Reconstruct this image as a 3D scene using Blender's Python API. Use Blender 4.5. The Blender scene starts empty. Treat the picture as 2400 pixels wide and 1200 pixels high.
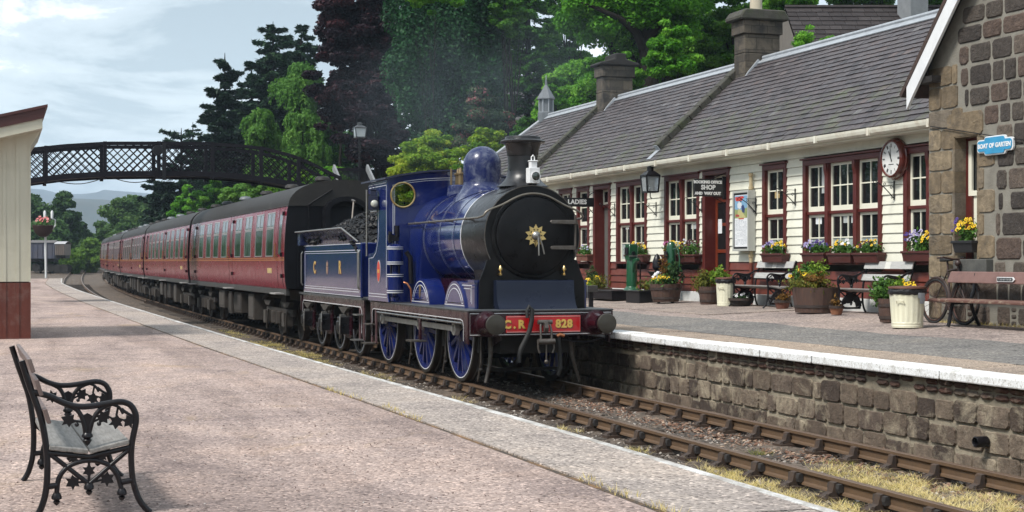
import bpy, bmesh, math, random
import numpy as np
from mathutils import Vector, Matrix

S = bpy.context.scene
COL = S.collection
R = math.radians
# ------------------------------------------------------------------ camera
F_PX, XV, HZ, EYE, L0 = 3550.0, -10.0, 613.0, 1.88, 7.69
TH = math.atan(1210 / F_PX)
sT, cT = math.sin(TH), math.cos(TH)
cd = bpy.data.cameras.new('camera')
cd.sensor_width = 36
cd.lens = 36 * F_PX / 2400
cd.shift_y = (HZ - 600) / 2400
cd.clip_start, cd.clip_end = 0.1, 20000
cam = bpy.data.objects.new('camera', cd)
COL.objects.link(cam)
cam.location = (-L0, 0, EYE)
cam.rotation_euler = (R(90), 0, -TH)
S.camera = cam
# ------------------------------------------------------------------ sky
SUN_EL, SUN_AZ = R(52), R(250)      # azimuth from +Y clockwise: from the left and behind the camera
W = bpy.data.worlds.new('World')
S.world = W
W.use_nodes = True
nt = W.node_tree
nt.nodes.clear()
out = nt.nodes.new('ShaderNodeOutputWorld')
bg = nt.nodes.new('ShaderNodeBackground')
bg.inputs[1].default_value = 0.10
sky = nt.nodes.new('ShaderNodeTexSky')
sky.sky_type = 'NISHITA'
sky.sun_disc = False
sky.sun_elevation, sky.sun_rotation = SUN_EL, SUN_AZ
sky.air_density, sky.dust_density = 1.0, 2.0
tc = nt.nodes.new('ShaderNodeTexCoord')
mp = nt.nodes.new('ShaderNodeMapping')
mp.inputs['Scale'].default_value = (1.0, 1.0, 3.2)
mp.inputs['Location'].default_value = (3.1, 0.4, 0.2)
nt.links.new(tc.outputs['Generated'], mp.inputs[0])
n1 = nt.nodes.new('ShaderNodeTexNoise')
n1.inputs['Scale'].default_value = 5.6
n1.inputs['Detail'].default_value = 7
n1.inputs['Roughness'].default_value = 0.66
n1.inputs['Distortion'].default_value = 0.35
nt.links.new(mp.outputs[0], n1.inputs['Vector'])
rp = nt.nodes.new('ShaderNodeValToRGB')
e = rp.color_ramp.elements
e[0].position, e[0].color = 0.41, (2.9, 3.4, 3.6, 1)
e[1].position, e[1].color = 0.60, (7.4, 7.7, 7.75, 1)
m = rp.color_ramp.elements.new(0.47)
m.color = (4.1, 4.6, 4.75, 1)
m = rp.color_ramp.elements.new(0.56)
m.color = (4.9, 5.4, 5.6, 1)
nt.links.new(n1.outputs['Fac'], rp.inputs[0])
# cloud deck is brighter towards the horizon
sx = nt.nodes.new('ShaderNodeSeparateXYZ')
nt.links.new(tc.outputs['Generated'], sx.inputs[0])
mr = nt.nodes.new('ShaderNodeMapRange')
mr.inputs['From Min'].default_value, mr.inputs['From Max'].default_value = 0.0, 0.16
mr.inputs['To Min'].default_value, mr.inputs['To Max'].default_value = 1.08, 0.66
nt.links.new(sx.outputs['Z'], mr.inputs['Value'])
vm = nt.nodes.new('ShaderNodeVectorMath')
vm.operation = 'SCALE'
nt.links.new(rp.outputs[0], vm.inputs[0])
nt.links.new(mr.outputs[0], vm.inputs['Scale'])
mx = nt.nodes.new('ShaderNodeMix')
mx.data_type = 'RGBA'
mx.inputs[0].default_value = 0.86
nt.links.new(sky.outputs[0], mx.inputs[6])
nt.links.new(vm.outputs[0], mx.inputs[7])
nt.links.new(mx.outputs[2], bg.inputs[0])
nt.links.new(bg.outputs[0], out.inputs[0])
# ------------------------------------------------------------------ sun
sd = bpy.data.lights.new('sun', 'SUN')
sd.energy = 1.5
sd.angle = R(12)
sd.color = (1.0, 0.96, 0.9)
sun = bpy.data.objects.new('sun', sd)
COL.objects.link(sun)
d = Vector((math.sin(SUN_AZ) * math.cos(SUN_EL), math.cos(SUN_AZ) * math.cos(SUN_EL), math.sin(SUN_EL)))
sun.rotation_euler = d.to_track_quat('Z', 'Y').to_euler()
sun.location = (-30, -30, 60)
vs = S.view_settings
vs.view_transform, vs.look, vs.gamma, vs.exposure = 'Standard', 'None', 1, 1.55
S.cycles.max_bounces = 6
S.cycles.transparent_max_bounces = 12
S.cycles.volume_bounces = 0

# ------------------------------------------------------------------ pixel helpers (photo pixels -> points in the world)
def onX(x, y, X):                       # on the plane X = const (parallel to the track)
    L = X + L0
    Z = F_PX * L / (cT * (x - XV))
    return Vector((X, (Z - L * sT) / cT, EYE - (y - HZ) * Z / F_PX))
def onY(x, y, Y):                       # on the plane Y = const
    k = (x - XV) * cT / F_PX
    L = k * Y * cT / (1 - k * sT)
    Z = L * sT + Y * cT
    return Vector((L - L0, Y, EYE - (y - HZ) * Z / F_PX))
def onZ(x, y, z):
    Z = (EYE - z) * F_PX / (y - HZ)
    L = (x - XV) * cT * Z / F_PX
    return Vector((L - L0, (Z - L * sT) / cT, z))
def onD(x, y, Z):                       # at view depth Z
    L = (x - XV) * cT * Z / F_PX
    return Vector((L - L0, (Z - L * sT) / cT, EYE - (y - HZ) * Z / F_PX))
def zr(X):                              # height of the right-hand platform
    return min(0.985, 0.765 + 0.0365 * (X - 1.5))
def onPlat(x, y):
    mm = (y - HZ) / (x - XV)
    L = 1.451 / (mm / cT + 0.0365)
    p = onX(x, y, L - L0)
    p.z = zr(p.x)
    return p
def rise(Y):
    return 0 if Y < 80 else (7e-5 * (Y - 80) ** 2 if Y < 230 else 1.575)
def cx(Y):                              # centre line of the main track
    return 0 if Y < 45 else 2.6e-4 * (Y - 45) ** 2

# ------------------------------------------------------------------ objects
def loc_of(o):
    v = Vector((0, 0, 0))
    while o is not None:
        v += o.location
        o = o.parent
    return v
def thing(name, label, cat, loc=(0, 0, 0), group=None, kind=None):
    o = bpy.data.objects.new(name, None)
    o.empty_display_size = 0.2
    COL.objects.link(o)
    o.location = loc
    return tag(o, label, cat, group, kind)
def tag(o, label=None, cat=None, group=None, kind=None):
    if label: o['label'] = label
    if cat: o['category'] = cat
    if group: o['group'] = group
    if kind: o['kind'] = kind
    return o
def dup(o, parent=None):
    c = o.copy()
    COL.objects.link(c)
    if parent is not None: c.parent = parent
    for ch in list(o.children):
        dup(ch, c)
    return c
def place(o, loc, rz=0.0, label=None):
    o.location = loc
    o.rotation_euler = (0, 0, rz)
    if label: o['label'] = label
    return o

class MB:
    def __init__(s):
        s.v, s.f, s.mi, s.rnd = [], [], [], []
        s.r = 0.5
    def add(s, vs, fs, m=0):
        o = len(s.v)
        s.v += [tuple(p) for p in vs]
        s.f += [tuple(i + o for i in f) for f in fs]
        s.mi += [m] * len(fs)
        s.rnd += [s.r] * len(fs)
        return s
    def box(s, x0, x1, y0, y1, z0, z1, m=0):
        return s.hexa([(x0, y0, z0), (x1, y0, z0), (x1, y1, z0), (x0, y1, z0), (x0, y0, z1), (x1, y0, z1), (x1, y1, z1), (x0, y1, z1)], m)
    def hexa(s, p, m=0):
        return s.add(p, [(0, 3, 2, 1), (4, 5, 6, 7), (0, 1, 5, 4), (1, 2, 6, 5), (2, 3, 7, 6), (3, 0, 4, 7)], m)
    def bar(s, p0, p1, w, h, up=(0, 0, 1), m=0):
        p0, p1 = Vector(p0), Vector(p1)
        a = (p1 - p0).normalized()
        u = Vector(up)
        if abs(a.dot(u)) > 0.98: u = Vector((1, 0, 0))
        b = a.cross(u).normalized() * w / 2
        c = b.cross(a).normalized() * h / 2
        return s.hexa([p0 - b - c, p0 + b - c, p1 + b - c, p1 - b - c, p0 - b + c, p0 + b + c, p1 + b + c, p1 - b + c], m)
    def tube(s, pts, r, n=8, m=0, cap=True):
        pts = [Vector(p) for p in pts]
        k = len(pts)
        rr = r if isinstance(r, (list, tuple)) else [r] * k
        o = len(s.v)
        ref = None
        vs, fs = [], []
        for i, p in enumerate(pts):
            t = (pts[min(i + 1, k - 1)] - pts[max(i - 1, 0)])
            t = t.normalized() if t.length > 1e-9 else Vector((0, 0, 1))
            if ref is None:
                ref = Vector((0, 0, 1)) if abs(t.z) < 0.9 else Vector((1, 0, 0))
            b = t.cross(ref)
            b = b.normalized() if b.length > 1e-6 else t.orthogonal().normalized()
            ref = b.cross(t).normalized()
            for j in range(n):
                a = 2 * math.pi * j / n
                vs.append(p + (b * math.cos(a) + ref * math.sin(a)) * rr[i])
        for i in range(k - 1):
            for j in range(n):
                fs.append((i * n + j, i * n + (j + 1) % n, (i + 1) * n + (j + 1) % n, (i + 1) * n + j))
        if cap:
            fs.append(tuple(range(n - 1, -1, -1)))
            fs.append(tuple(range((k - 1) * n, k * n)))
        return s.add(vs, fs, m)
    def cyl(s, p0, p1, r0, r1=None, n=16, m=0):
        return s.tube([p0, p1], [r0, r0 if r1 is None else r1], n, m)
    def lathe(s, prof, org, axis='z', n=24, a0=0.0, a1=2 * math.pi, m=0):
        full = abs(a1 - a0 - 2 * math.pi) < 1e-6
        k = n if full else n + 1
        vs, fs = [], []
        for (r, t) in prof:
            for j in range(k):
                a = a0 + (a1 - a0) * j / n
                c, q = math.cos(a) * r, math.sin(a) * r
                p = {'z': (c, q, t), 'y': (c, t, q), 'x': (t, c, q)}[axis]
                vs.append((org[0] + p[0], org[1] + p[1], org[2] + p[2]))
        for i in range(len(prof) - 1):
            for j in range(n):
                a, b = i * k + j, i * k + (j + 1) % k
                fs.append((a, b, b + k, a + k))
        return s.add(vs, fs, m)
    def extr(s, poly, a0, a1, axis='x', m=0):
        n = len(poly)
        def p(q, a): return {'x': (a, q[0], q[1]), 'y': (q[0], a, q[1]), 'z': (q[0], q[1], a)}[axis]
        vs = [p(q, a0) for q in poly] + [p(q, a1) for q in poly]
        fs = [tuple(range(n)), tuple(range(2 * n - 1, n - 1, -1))]
        fs += [(i, i + n, (i + 1) % n + n, (i + 1) % n) for i in range(n)]
        return s.add(vs, fs, m)
    def strip(s, pts, w, a0, a1, axis='x', closed=False, m=0):   # flat ribbon following a 2D line, w wide, from a0 to a1
        n = len(pts)
        P = [Vector((q[0], q[1])) for q in pts]
        A, B = [], []
        for i in range(n):
            pa = P[(i - 1) % n] if closed or i > 0 else P[i]
            pb = P[(i + 1) % n] if closed or i < n - 1 else P[i]
            t = (pb - pa).normalized()
            nn = Vector((-t.y, t.x)) * w / 2
            A.append(P[i] + nn)
            B.append(P[i] - nn)
        def p(q, a): return {'x': (a, q[0], q[1]), 'y': (q[0], a, q[1]), 'z': (q[0], q[1], a)}[axis]
        for i in range(n if closed else n - 1):
            j = (i + 1) % n
            s.hexa([p(A[i], a0), p(B[i], a0), p(B[j], a0), p(A[j], a0), p(A[i], a1), p(B[i], a1), p(B[j], a1), p(A[j], a1)], m)
        return s
    def ball(s, c, r, n=10, sq=(1, 1, 1), m=0):
        vs, fs = [], []
        k = n // 2
        for i in range(k + 1):
            t = math.pi * i / k
            for j in range(n):
                a = 2 * math.pi * j / n
                vs.append((c[0] + r * sq[0] * math.sin(t) * math.cos(a), c[1] + r * sq[1] * math.sin(t) * math.sin(a), c[2] + r * sq[2] * math.cos(t)))
        for i in range(k):
            for j in range(n):
                fs.append((i * n + j, (i + 1) * n + j, (i + 1) * n + (j + 1) % n, i * n + (j + 1) % n))
        return s.add(vs, fs, m)
    def torus(s, c, axis, Rr, r, n=28, k=8, m=0):
        pts = []
        for i in range(n + 1):
            a = 2 * math.pi * i / n
            p = {'x': (0, math.cos(a), math.sin(a)), 'y': (math.cos(a), 0, math.sin(a)), 'z': (math.cos(a), math.sin(a), 0)}[axis]
            pts.append(Vector(c) + Vector(p) * Rr)
        return s.tube(pts, r, k, m, cap=False)
    def build(s, name, mat, parent=None, smooth=None, bevel=0, seg=1):
        me = bpy.data.meshes.new(name)
        o = bpy.data.objects.new(name, me)
        COL.objects.link(o)
        off = Vector((0, 0, 0))
        if parent is not None:
            o.parent = parent
            off = loc_of(parent)
        me.from_pydata([(a[0] - off.x, a[1] - off.y, a[2] - off.z) for a in s.v], [], s.f)
        for mt in (mat if isinstance(mat, (list, tuple)) else [mat]):
            me.materials.append(mt)
        me.polygons.foreach_set('material_index', s.mi)
        at = me.attributes.new('rnd', 'FLOAT', 'FACE')
        at.data.foreach_set('value', s.rnd)
        bm = bmesh.new()
        bm.from_mesh(me)
        bmesh.ops.recalc_face_normals(bm, faces=bm.faces)
        bm.to_mesh(me)
        bm.free()
        if smooth:
            me.polygons.foreach_set('use_smooth', [True] * len(me.polygons))
            me.set_sharp_from_angle(angle=R(smooth if smooth is not True else 40))
        if bevel:
            b = o.modifiers.new('bevel', 'BEVEL')
            b.width, b.segments, b.limit_method, b.angle_limit = bevel, seg, 'ANGLE', R(40)
            b.harden_normals = False
        me.update()
        return o

def np_mesh(name, V, k, rnd, mat, parent=None, smooth=False):
    """a mesh of faces with k corners each, V is (N*k, 3)"""
    V = np.asarray(V, dtype=np.float32)
    n = len(V) // k
    me = bpy.data.meshes.new(name)
    o = bpy.data.objects.new(name, me)
    COL.objects.link(o)
    if parent is not None:
        o.parent = parent
        V = V - np.array(loc_of(parent), dtype=np.float32)
    me.vertices.add(len(V))
    me.vertices.foreach_set('co', V.ravel())
    me.loops.add(n * k)
    me.loops.foreach_set('vertex_index', np.arange(n * k, dtype=np.int32))
    me.polygons.add(n)
    me.polygons.foreach_set('loop_start', np.arange(0, n * k, k, dtype=np.int32))
    at = me.attributes.new('rnd', 'FLOAT', 'FACE')
    at.data.foreach_set('value', np.asarray(rnd, dtype=np.float32))
    me.materials.append(mat)
    me.update(calc_edges=True)
    me.validate()
    return o

def text(body, size, mat, name, parent, org, ux, uy, depth=0.004, bold=0.0, align='CENTER', spacing=1.0, label=None):
    """flat lettering lying in the plane spanned by ux (reading direction) and uy (up)"""
    cu = bpy.data.curves.new('text', 'FONT')
    cu.body, cu.size, cu.align_x, cu.align_y = body, size, align, 'CENTER'
    cu.extrude, cu.offset, cu.space_character = depth / 2, bold, spacing
    cu.resolution_u = 3
    to = bpy.data.objects.new('text', cu)
    COL.objects.link(to)
    me = bpy.data.meshes.new_from_object(to.evaluated_get(bpy.context.evaluated_depsgraph_get()))
    bpy.data.objects.remove(to)
    bpy.data.curves.remove(cu)
    ux, uy, org = Vector(ux).normalized(), Vector(uy).normalized(), Vector(org)
    uz = ux.cross(uy)
    off = loc_of(parent)
    for v in me.vertices:
        v.co = org + ux * v.co.x + uy * v.co.y + uz * v.co.z - off
    me.materials.clear()
    me.materials.append(mat)
    me.name = name
    o = bpy.data.objects.new(name, me)
    COL.objects.link(o)
    o.parent = parent
    if label: o['label'] = label
    return o

# ------------------------------------------------------------------ materials
def nodes(name):
    m = bpy.data.materials.new(name)
    m.use_nodes = True
    t = m.node_tree
    return m, t, t.nodes['Principled BSDF']
def N(t, kind, **kw):
    n = t.nodes.new(kind)
    for k, v in kw.items():
        if k in n.inputs.keys(): n.inputs[k].default_value = v
        else: setattr(n, k, v)
    return n
def mixc(t, fac, a, b, mode='MIX'):
    n = t.nodes.new('ShaderNodeMix')
    n.data_type, n.blend_type = 'RGBA', mode
    for i, v in ((0, fac), (6, a), (7, b)):
        if isinstance(v, bpy.types.NodeSocket): t.links.new(v, n.inputs[i])
        elif i == 0: n.inputs[0].default_value = v
        else: n.inputs[i].default_value = (*v[:3], 1)
    return n.outputs[2]
def ramp(t, fac, stops):
    n = t.nodes.new('ShaderNodeValToRGB')
    el = n.color_ramp.elements
    el[0].position, el[0].color = stops[0][0], (*stops[0][1], 1)
    el[1].position, el[1].color = stops[-1][0], (*stops[-1][1], 1)
    for p, c in stops[1:-1]:
        q = el.new(p)
        q.color = (*c, 1)
    t.links.new(fac, n.inputs[0])
    return n.outputs[0]
def noise(t, vec, scale, detail=4, rough=0.6, dist=0.0):
    n = N(t, 'ShaderNodeTexNoise', Scale=scale, Detail=detail, Roughness=rough, Distortion=dist)
    if vec is not None: t.links.new(vec, n.inputs['Vector'])
    return n.outputs['Fac']
def objco(t, scale=None, rot=None):
    c = t.nodes.new('ShaderNodeTexCoord')
    if scale is None: return c.outputs['Object']
    mp = t.nodes.new('ShaderNodeMapping')
    mp.inputs['Scale'].default_value = scale
    if rot: mp.inputs['Rotation'].default_value = rot
    t.links.new(c.outputs['Object'], mp.inputs[0])
    return mp.outputs[0]
def bump(t, p, h, dist, strength=1.0):
    b = N(t, 'ShaderNodeBump', Strength=strength, Distance=dist)
    t.links.new(h, b.inputs['Height'])
    t.links.new(b.outputs[0], p.inputs['Normal'])
    return b
def M(name, col, rough=0.5, metal=0.0, col2=None, scale=4.0, contrast=0.5, bscale=0, bdist=0.002, coat=0.0, spec=0.5, dirt=None, dscale=2.0, damt=0.5, rvar=0.0, stretch=None):
    m, t, p = nodes(name)
    v = objco(t, stretch)
    c2 = col2 if col2 else tuple(x * 0.72 for x in col)
    f = noise(t, v, scale, 6, 0.65)
    rr = ramp(t, f, [(0.5 - contrast / 2, (0, 0, 0)), (0.5 + contrast / 2, (1, 1, 1))])
    c = mixc(t, rr, col, c2)
    if dirt:
        g = noise(t, objco(t), dscale, 8, 0.7, 0.4)
        gg = ramp(t, g, [(0.5, (0, 0, 0)), (0.68, (damt,) * 3)])
        c = mixc(t, gg, c, dirt)
    t.links.new(c, p.inputs['Base Color'])
    p.inputs['Roughness'].default_value = rough
    if rvar:
        q = ramp(t, noise(t, objco(t), dscale * 2.3, 5), [(0.3, (max(0, rough - rvar),) * 3), (0.7, (min(1, rough + rvar),) * 3)])
        t.links.new(q, p.inputs['Roughness'])
    p.inputs['Metallic'].default_value = metal
    p.inputs['Specular IOR Level'].default_value = spec
    p.inputs['Coat Weight'].default_value = coat
    p.inputs['Coat Roughness'].default_value = 0.06
    if bscale: bump(t, p, noise(t, v, bscale, 5, 0.7), bdist)
    return m
def LEAF(name, stops, trans=0.35, rough=0.55):
    m, t, p = nodes(name)
    a = N(t, 'ShaderNodeAttribute', attribute_name='rnd')
    c = ramp(t, a.outputs['Fac'], stops)
    t.links.new(c, p.inputs['Base Color'])
    p.inputs['Roughness'].default_value = rough
    p.inputs['Specular IOR Level'].default_value = 0.18
    tr = t.nodes.new('ShaderNodeBsdfTranslucent')
    t.links.new(mixc(t, 0.5, c, (0.30, 0.42, 0.04), 'MULTIPLY') if False else c, tr.inputs[0])
    ms = t.nodes.new('ShaderNodeMixShader')
    ms.inputs[0].default_value = trans
    t.links.new(p.outputs[0], ms.inputs[1])
    t.links.new(tr.outputs[0], ms.inputs[2])
    t.links.new(ms.outputs[0], t.nodes['Material Output'].inputs[0])
    return m
def RNDM(name, stops, rough=0.8, bscale=0, bdist=0.004, dirt=None, nscale=14, spec=0.3):
    """per-piece colour (attribute rnd) with a fine noise on top"""
    m, t, p = nodes(name)
    a = N(t, 'ShaderNodeAttribute', attribute_name='rnd')
    c = ramp(t, a.outputs['Fac'], stops)
    v = objco(t)
    f = ramp(t, noise(t, v, nscale, 8, 0.75), [(0.28, (0.42, 0.42, 0.42)), (0.75, (1.35, 1.33, 1.3))])
    c = mixc(t, 1.0, c, f, 'MULTIPLY')
    if dirt:
        g = ramp(t, noise(t, v, 2.2, 8, 0.7, 0.5), [(0.5, (0, 0, 0)), (0.66, (0.7, 0.7, 0.7))])
        c = mixc(t, g, c, dirt)
    t.links.new(c, p.inputs['Base Color'])
    p.inputs['Roughness'].default_value = rough
    p.inputs['Specular IOR Level'].default_value = spec
    if bscale: bump(t, p, noise(t, v, bscale, 7, 0.7), bdist)
    return m

blue = M('loco_blue', (0.0045, 0.0115, 0.092), 0.16, col2=(0.006, 0.015, 0.11), coat=0.5, spec=0.6, dirt=(0.07, 0.08, 0.15), dscale=3.0, damt=0.12, rvar=0.05)
bluedust = M('loco_blue_dusty', (0.005, 0.011, 0.075), 0.26, col2=(0.02, 0.028, 0.085), scale=5, contrast=0.35, coat=0.1, spec=0.4, dirt=(0.20, 0.22, 0.28), dscale=5, damt=0.6, rvar=0.1)
smoke_black = M('smokebox_black', (0.004, 0.004, 0.005), 0.36, col2=(0.012, 0.012, 0.013), scale=3.5, contrast=0.35, rvar=0.12, dscale=3, spec=0.16)
sooty = M('sooty_black', (0.005, 0.005, 0.006), 0.33, col2=(0.016, 0.016, 0.019), scale=7, contrast=0.4, rvar=0.1, dscale=4, spec=0.6)
grime = M('grimy_black', (0.007, 0.006, 0.006), 0.75, col2=(0.02, 0.016, 0.013), scale=9, bscale=40, bdist=0.003)
lake = M('crimson_lake', (0.030, 0.0045, 0.010), 0.25, col2=(0.02, 0.004, 0.007), coat=0.1, spec=0.4, rvar=0.08)
white_line = M('white_lining', (0.72, 0.73, 0.75), 0.4)
red_plate = M('red_plate', (0.55, 0.008, 0.012), 0.3, coat=0.3)
gold = M('gold_leaf', (0.85, 0.56, 0.14), 0.35, metal=0.35)
brass = M('brass', (0.72, 0.52, 0.22), 0.28, metal=1.0, col2=(0.5, 0.36, 0.16), scale=12)
copper = M('copper', (0.62, 0.25, 0.12), 0.3, metal=1.0)
steel = M('bright_steel', (0.42, 0.42, 0.41), 0.38, metal=0.85, col2=(0.25, 0.24, 0.23), scale=10)
dullsteel = M('worn_steel', (0.16, 0.15, 0.14), 0.5, metal=0.6, col2=(0.07, 0.055, 0.045), scale=14, contrast=0.6)
dark_gold = M('gilt_shadow', (0.16, 0.05, 0.02), 0.5)
plate_top = M('footplate_grey', (0.075, 0.08, 0.085), 0.4, col2=(0.045, 0.048, 0.052), scale=8, rvar=0.1)
rubber = M('rubber_hose', (0.02, 0.02, 0.02), 0.65, bscale=60, bdist=0.002)
glass_m, _t, _p = nodes('window_glass')
_p.inputs['Base Color'].default_value = (0.010, 0.012, 0.013, 1)
_p.inputs['Roughness'].default_value = 0.035
_p.inputs['Specular IOR Level'].default_value = 0.6
bump(_t, _p, noise(_t, objco(_t), 3.0, 2), 0.004)
frost = M('frosted_glass', (0.44, 0.50, 0.48), 0.35, col2=(0.22, 0.27, 0.26), scale=70, contrast=0.3)
lens = M('lamp_lens', (0.55, 0.57, 0.5), 0.1, coat=1.0)
lens_dark = M('lamp_lens_dark', (0.03, 0.045, 0.04), 0.06, coat=1.0)
white_paint = M('white_paint', (0.78, 0.79, 0.80), 0.35, col2=(0.66, 0.67, 0.68))
cream = M('cream_paint', (0.78, 0.77, 0.66), 0.55, col2=(0.70, 0.69, 0.58), scale=1.6, dirt=(0.30, 0.29, 0.20), dscale=1.1, damt=0.22, bscale=35, bdist=0.0012)
cream2 = M('cream_window_paint', (0.80, 0.79, 0.66), 0.45, col2=(0.74, 0.72, 0.6), scale=3)
gutter_m = M('flaking_white_gutter', (0.74, 0.72, 0.62), 0.5, col2=(0.66, 0.64, 0.54), scale=3, dirt=(0.36, 0.24, 0.15), dscale=3.2, damt=0.45)
maroon = M('maroon_paint', (0.105, 0.016, 0.012), 0.42, col2=(0.075, 0.012, 0.010), scale=3, dirt=(0.2, 0.07, 0.045), dscale=4, damt=0.2)
dado_m = M('red_brown_boards', (0.165, 0.038, 0.024), 0.5, col2=(0.12, 0.028, 0.018), scale=3, dirt=(0.27, 0.11, 0.075), dscale=2.5, damt=0.3)
plinth_m = M('white_plinth', (0.72, 0.73, 0.72), 0.6, col2=(0.55, 0.56, 0.54), scale=5, dirt=(0.2, 0.19, 0.15), dscale=3, damt=0.3)
door_red = M('varnished_door', (0.19, 0.035, 0.012), 0.35, col2=(0.13, 0.024, 0.010), scale=6)
grey_door = M('grey_door', (0.13, 0.13, 0.12), 0.55)
iron = M('black_iron', (0.005, 0.0045, 0.006), 0.36, col2=(0.009, 0.008, 0.011), scale=20, rvar=0.1, dscale=8, spec=0.35)
bridge_iron = M('dark_bridge_iron', (0.005, 0.0045, 0.008), 0.6, col2=(0.009, 0.008, 0.012), scale=6, spec=0.2)
lead = M('lead_flashing', (0.42, 0.45, 0.48), 0.42, metal=0.15, col2=(0.28, 0.30, 0.33), scale=5, contrast=0.5)
lead_dark = M('weathered_lead', (0.15, 0.165, 0.18), 0.5, col2=(0.09, 0.10, 0.11), scale=6, contrast=0.5)
rail_side = M('rusty_rail', (0.085, 0.052, 0.030), 0.7, col2=(0.13, 0.075, 0.038), scale=8, bscale=60, bdist=0.002)
rail_head = M('rail_head', (0.22, 0.145, 0.10), 0.38, metal=0.5, col2=(0.14, 0.08, 0.05), scale=6, stretch=(1, 0.15, 1))
sleeper_m = M('old_sleeper', (0.036, 0.028, 0.023), 0.9, col2=(0.075, 0.06, 0.048), scale=6, contrast=0.5, bscale=25, bdist=0.006, stretch=(0.3, 3, 3))
chair_m = M('rusty_chair', (0.030, 0.024, 0.022), 0.7, col2=(0.075, 0.042, 0.024), scale=12, contrast=0.4)
key_m = M('oak_key', (0.018, 0.017, 0.019), 0.6, col2=(0.05, 0.045, 0.042), scale=20)
wood_grey = M('weathered_slat', (0.50, 0.50, 0.49), 0.7, col2=(0.34, 0.335, 0.32), scale=7, contrast=0.5, bscale=30, bdist=0.002, stretch=(6, 0.6, 6))
wood_seat = M('weathered_seat', (0.27, 0.26, 0.245), 0.75, col2=(0.13, 0.122, 0.115), scale=9, contrast=0.45, bscale=30, bdist=0.003, stretch=(6, 0.6, 6))
barrel_m = M('barrel_oak', (0.10, 0.052, 0.037), 0.75, col2=(0.05, 0.030, 0.024), scale=6, contrast=0.5, bscale=20, bdist=0.004, stretch=(5, 5, 0.7), dirt=(0.12, 0.11, 0.07), dscale=3, damt=0.3)
hoop_m = M('barrel_hoop', (0.04, 0.036, 0.035), 0.6, metal=0.4, col2=(0.075, 0.05, 0.04), scale=8)
terracotta = M('terracotta', (0.19, 0.07, 0.045), 0.8, col2=(0.12, 0.05, 0.035), scale=8)
box_brown = M('brown_trough', (0.085, 0.022, 0.018), 0.5)
soil = M('soil', (0.03, 0.022, 0.016), 0.95, bscale=30, bdist=0.01)
bin_m = M('cream_bin', (0.74, 0.72, 0.56), 0.42, col2=(0.66, 0.64, 0.48), dirt=(0.33, 0.33, 0.34), dscale=3.4, damt=0.3)
bag_m = M('black_bin_bag', (0.012, 0.012, 0.014), 0.3, bscale=14, bdist=0.02)
rust_lid = M('rusty_lid', (0.14, 0.055, 0.035), 0.55, col2=(0.09, 0.035, 0.025), scale=8)
green_cast = M('green_cast_iron', (0.012, 0.085, 0.035), 0.3, col2=(0.010, 0.065, 0.028), coat=0.4)
totem_blue = M('totem_blue', (0.045, 0.33, 0.60), 0.35, coat=0.3)
white_enamel = M('white_enamel', (0.85, 0.86, 0.87), 0.35)
sign_black = M('sign_black', (0.012, 0.012, 0.014), 0.4)
paper = M('paper', (0.8, 0.81, 0.82), 0.7, col2=(0.62, 0.65, 0.68), scale=40, contrast=0.2)
coal_m = M('coal', (0.006, 0.006, 0.007), 0.42, col2=(0.016, 0.016, 0.018), scale=30, spec=0.2)
peeling = M('peeling_brown_bench', (0.15, 0.072, 0.055), 0.6, col2=(0.11, 0.05, 0.04), scale=5, dirt=(0.42, 0.37, 0.27), dscale=4.5, damt=0.75, stretch=(3, 1, 3))
pinkwood = M('faded_red_plank', (0.215, 0.125, 0.108), 0.55, col2=(0.175, 0.095, 0.082), scale=5, dirt=(0.06, 0.035, 0.03), dscale=5, damt=0.35)
bark = M('bark', (0.013, 0.011, 0.009), 0.95, spec=0.1, col2=(0.03, 0.026, 0.022), scale=6, contrast=0.5, bscale=18, bdist=0.03, stretch=(4, 4, 1))
# ================================================================== SETTING
rng = np.random.default_rng(7)
random.seed(11)

def gravel(name, c1, c2, c3, sc=60, patch=None):
    m, t, p = nodes(name)
    v = objco(t)
    f = noise(t, v, sc, 10, 0.85)
    c = ramp(t, f, [(0.30, c3), (0.46, c1), (0.56, c1), (0.70, c2)])
    vo = N(t, 'ShaderNodeTexVoronoi', Scale=sc * 1.9)
    t.links.new(v, vo.inputs['Vector'])
    vs_ = t.nodes.new('ShaderNodeSeparateColor')
    t.links.new(vo.outputs['Color'], vs_.inputs[0])
    c = mixc(t, 0.85, c, ramp(t, vs_.outputs[0], [(0.04, (0.34, 0.32, 0.32)), (0.22, (0.92, 0.92, 0.92)), (0.82, (1.08, 1.07, 1.06)), (1.0, (2.0, 1.95, 1.9))]), 'MULTIPLY')
    big = ramp(t, noise(t, v, 0.6, 9, 0.72, 0.5), [(0.33, (0.66, 0.66, 0.69)), (0.5, (1.0, 1.0, 1.0)), (0.67, (1.16, 1.12, 1.07))])
    c = mixc(t, 1.0, c, big, 'MULTIPLY')
    mid = ramp(t, noise(t, v, 4.0, 6, 0.7), [(0.3, (0.86, 0.86, 0.86)), (0.7, (1.1, 1.1, 1.1))])
    c = mixc(t, 1.0, c, mid, 'MULTIPLY')
    if patch:
        c = mixc(t, 1.0, c, ramp(t, noise(t, objco(t, (1.1, 0.10, 1)), 1.3, 5, 0.6), [(0.36, (0.76, 0.75, 0.75)), (0.52, (1, 1, 1)), (0.7, (1.08, 1.07, 1.06))]), 'MULTIPLY')
        g = ramp(t, noise(t, objco(t, (1.0, 0.6, 1)), 0.55, 8, 0.75, 0.8), [(0.56, (0, 0, 0)), (0.74, (0.7, 0.7, 0.7))])
        c = mixc(t, g, c, patch)
    t.links.new(c, p.inputs['Base Color'])
    p.inputs['Roughness'].default_value = 0.9
    p.inputs['Specular IOR Level'].default_value = 0.2
    bump(t, p, vo.outputs['Distance'], -0.008, 0.8)
    return m
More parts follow.
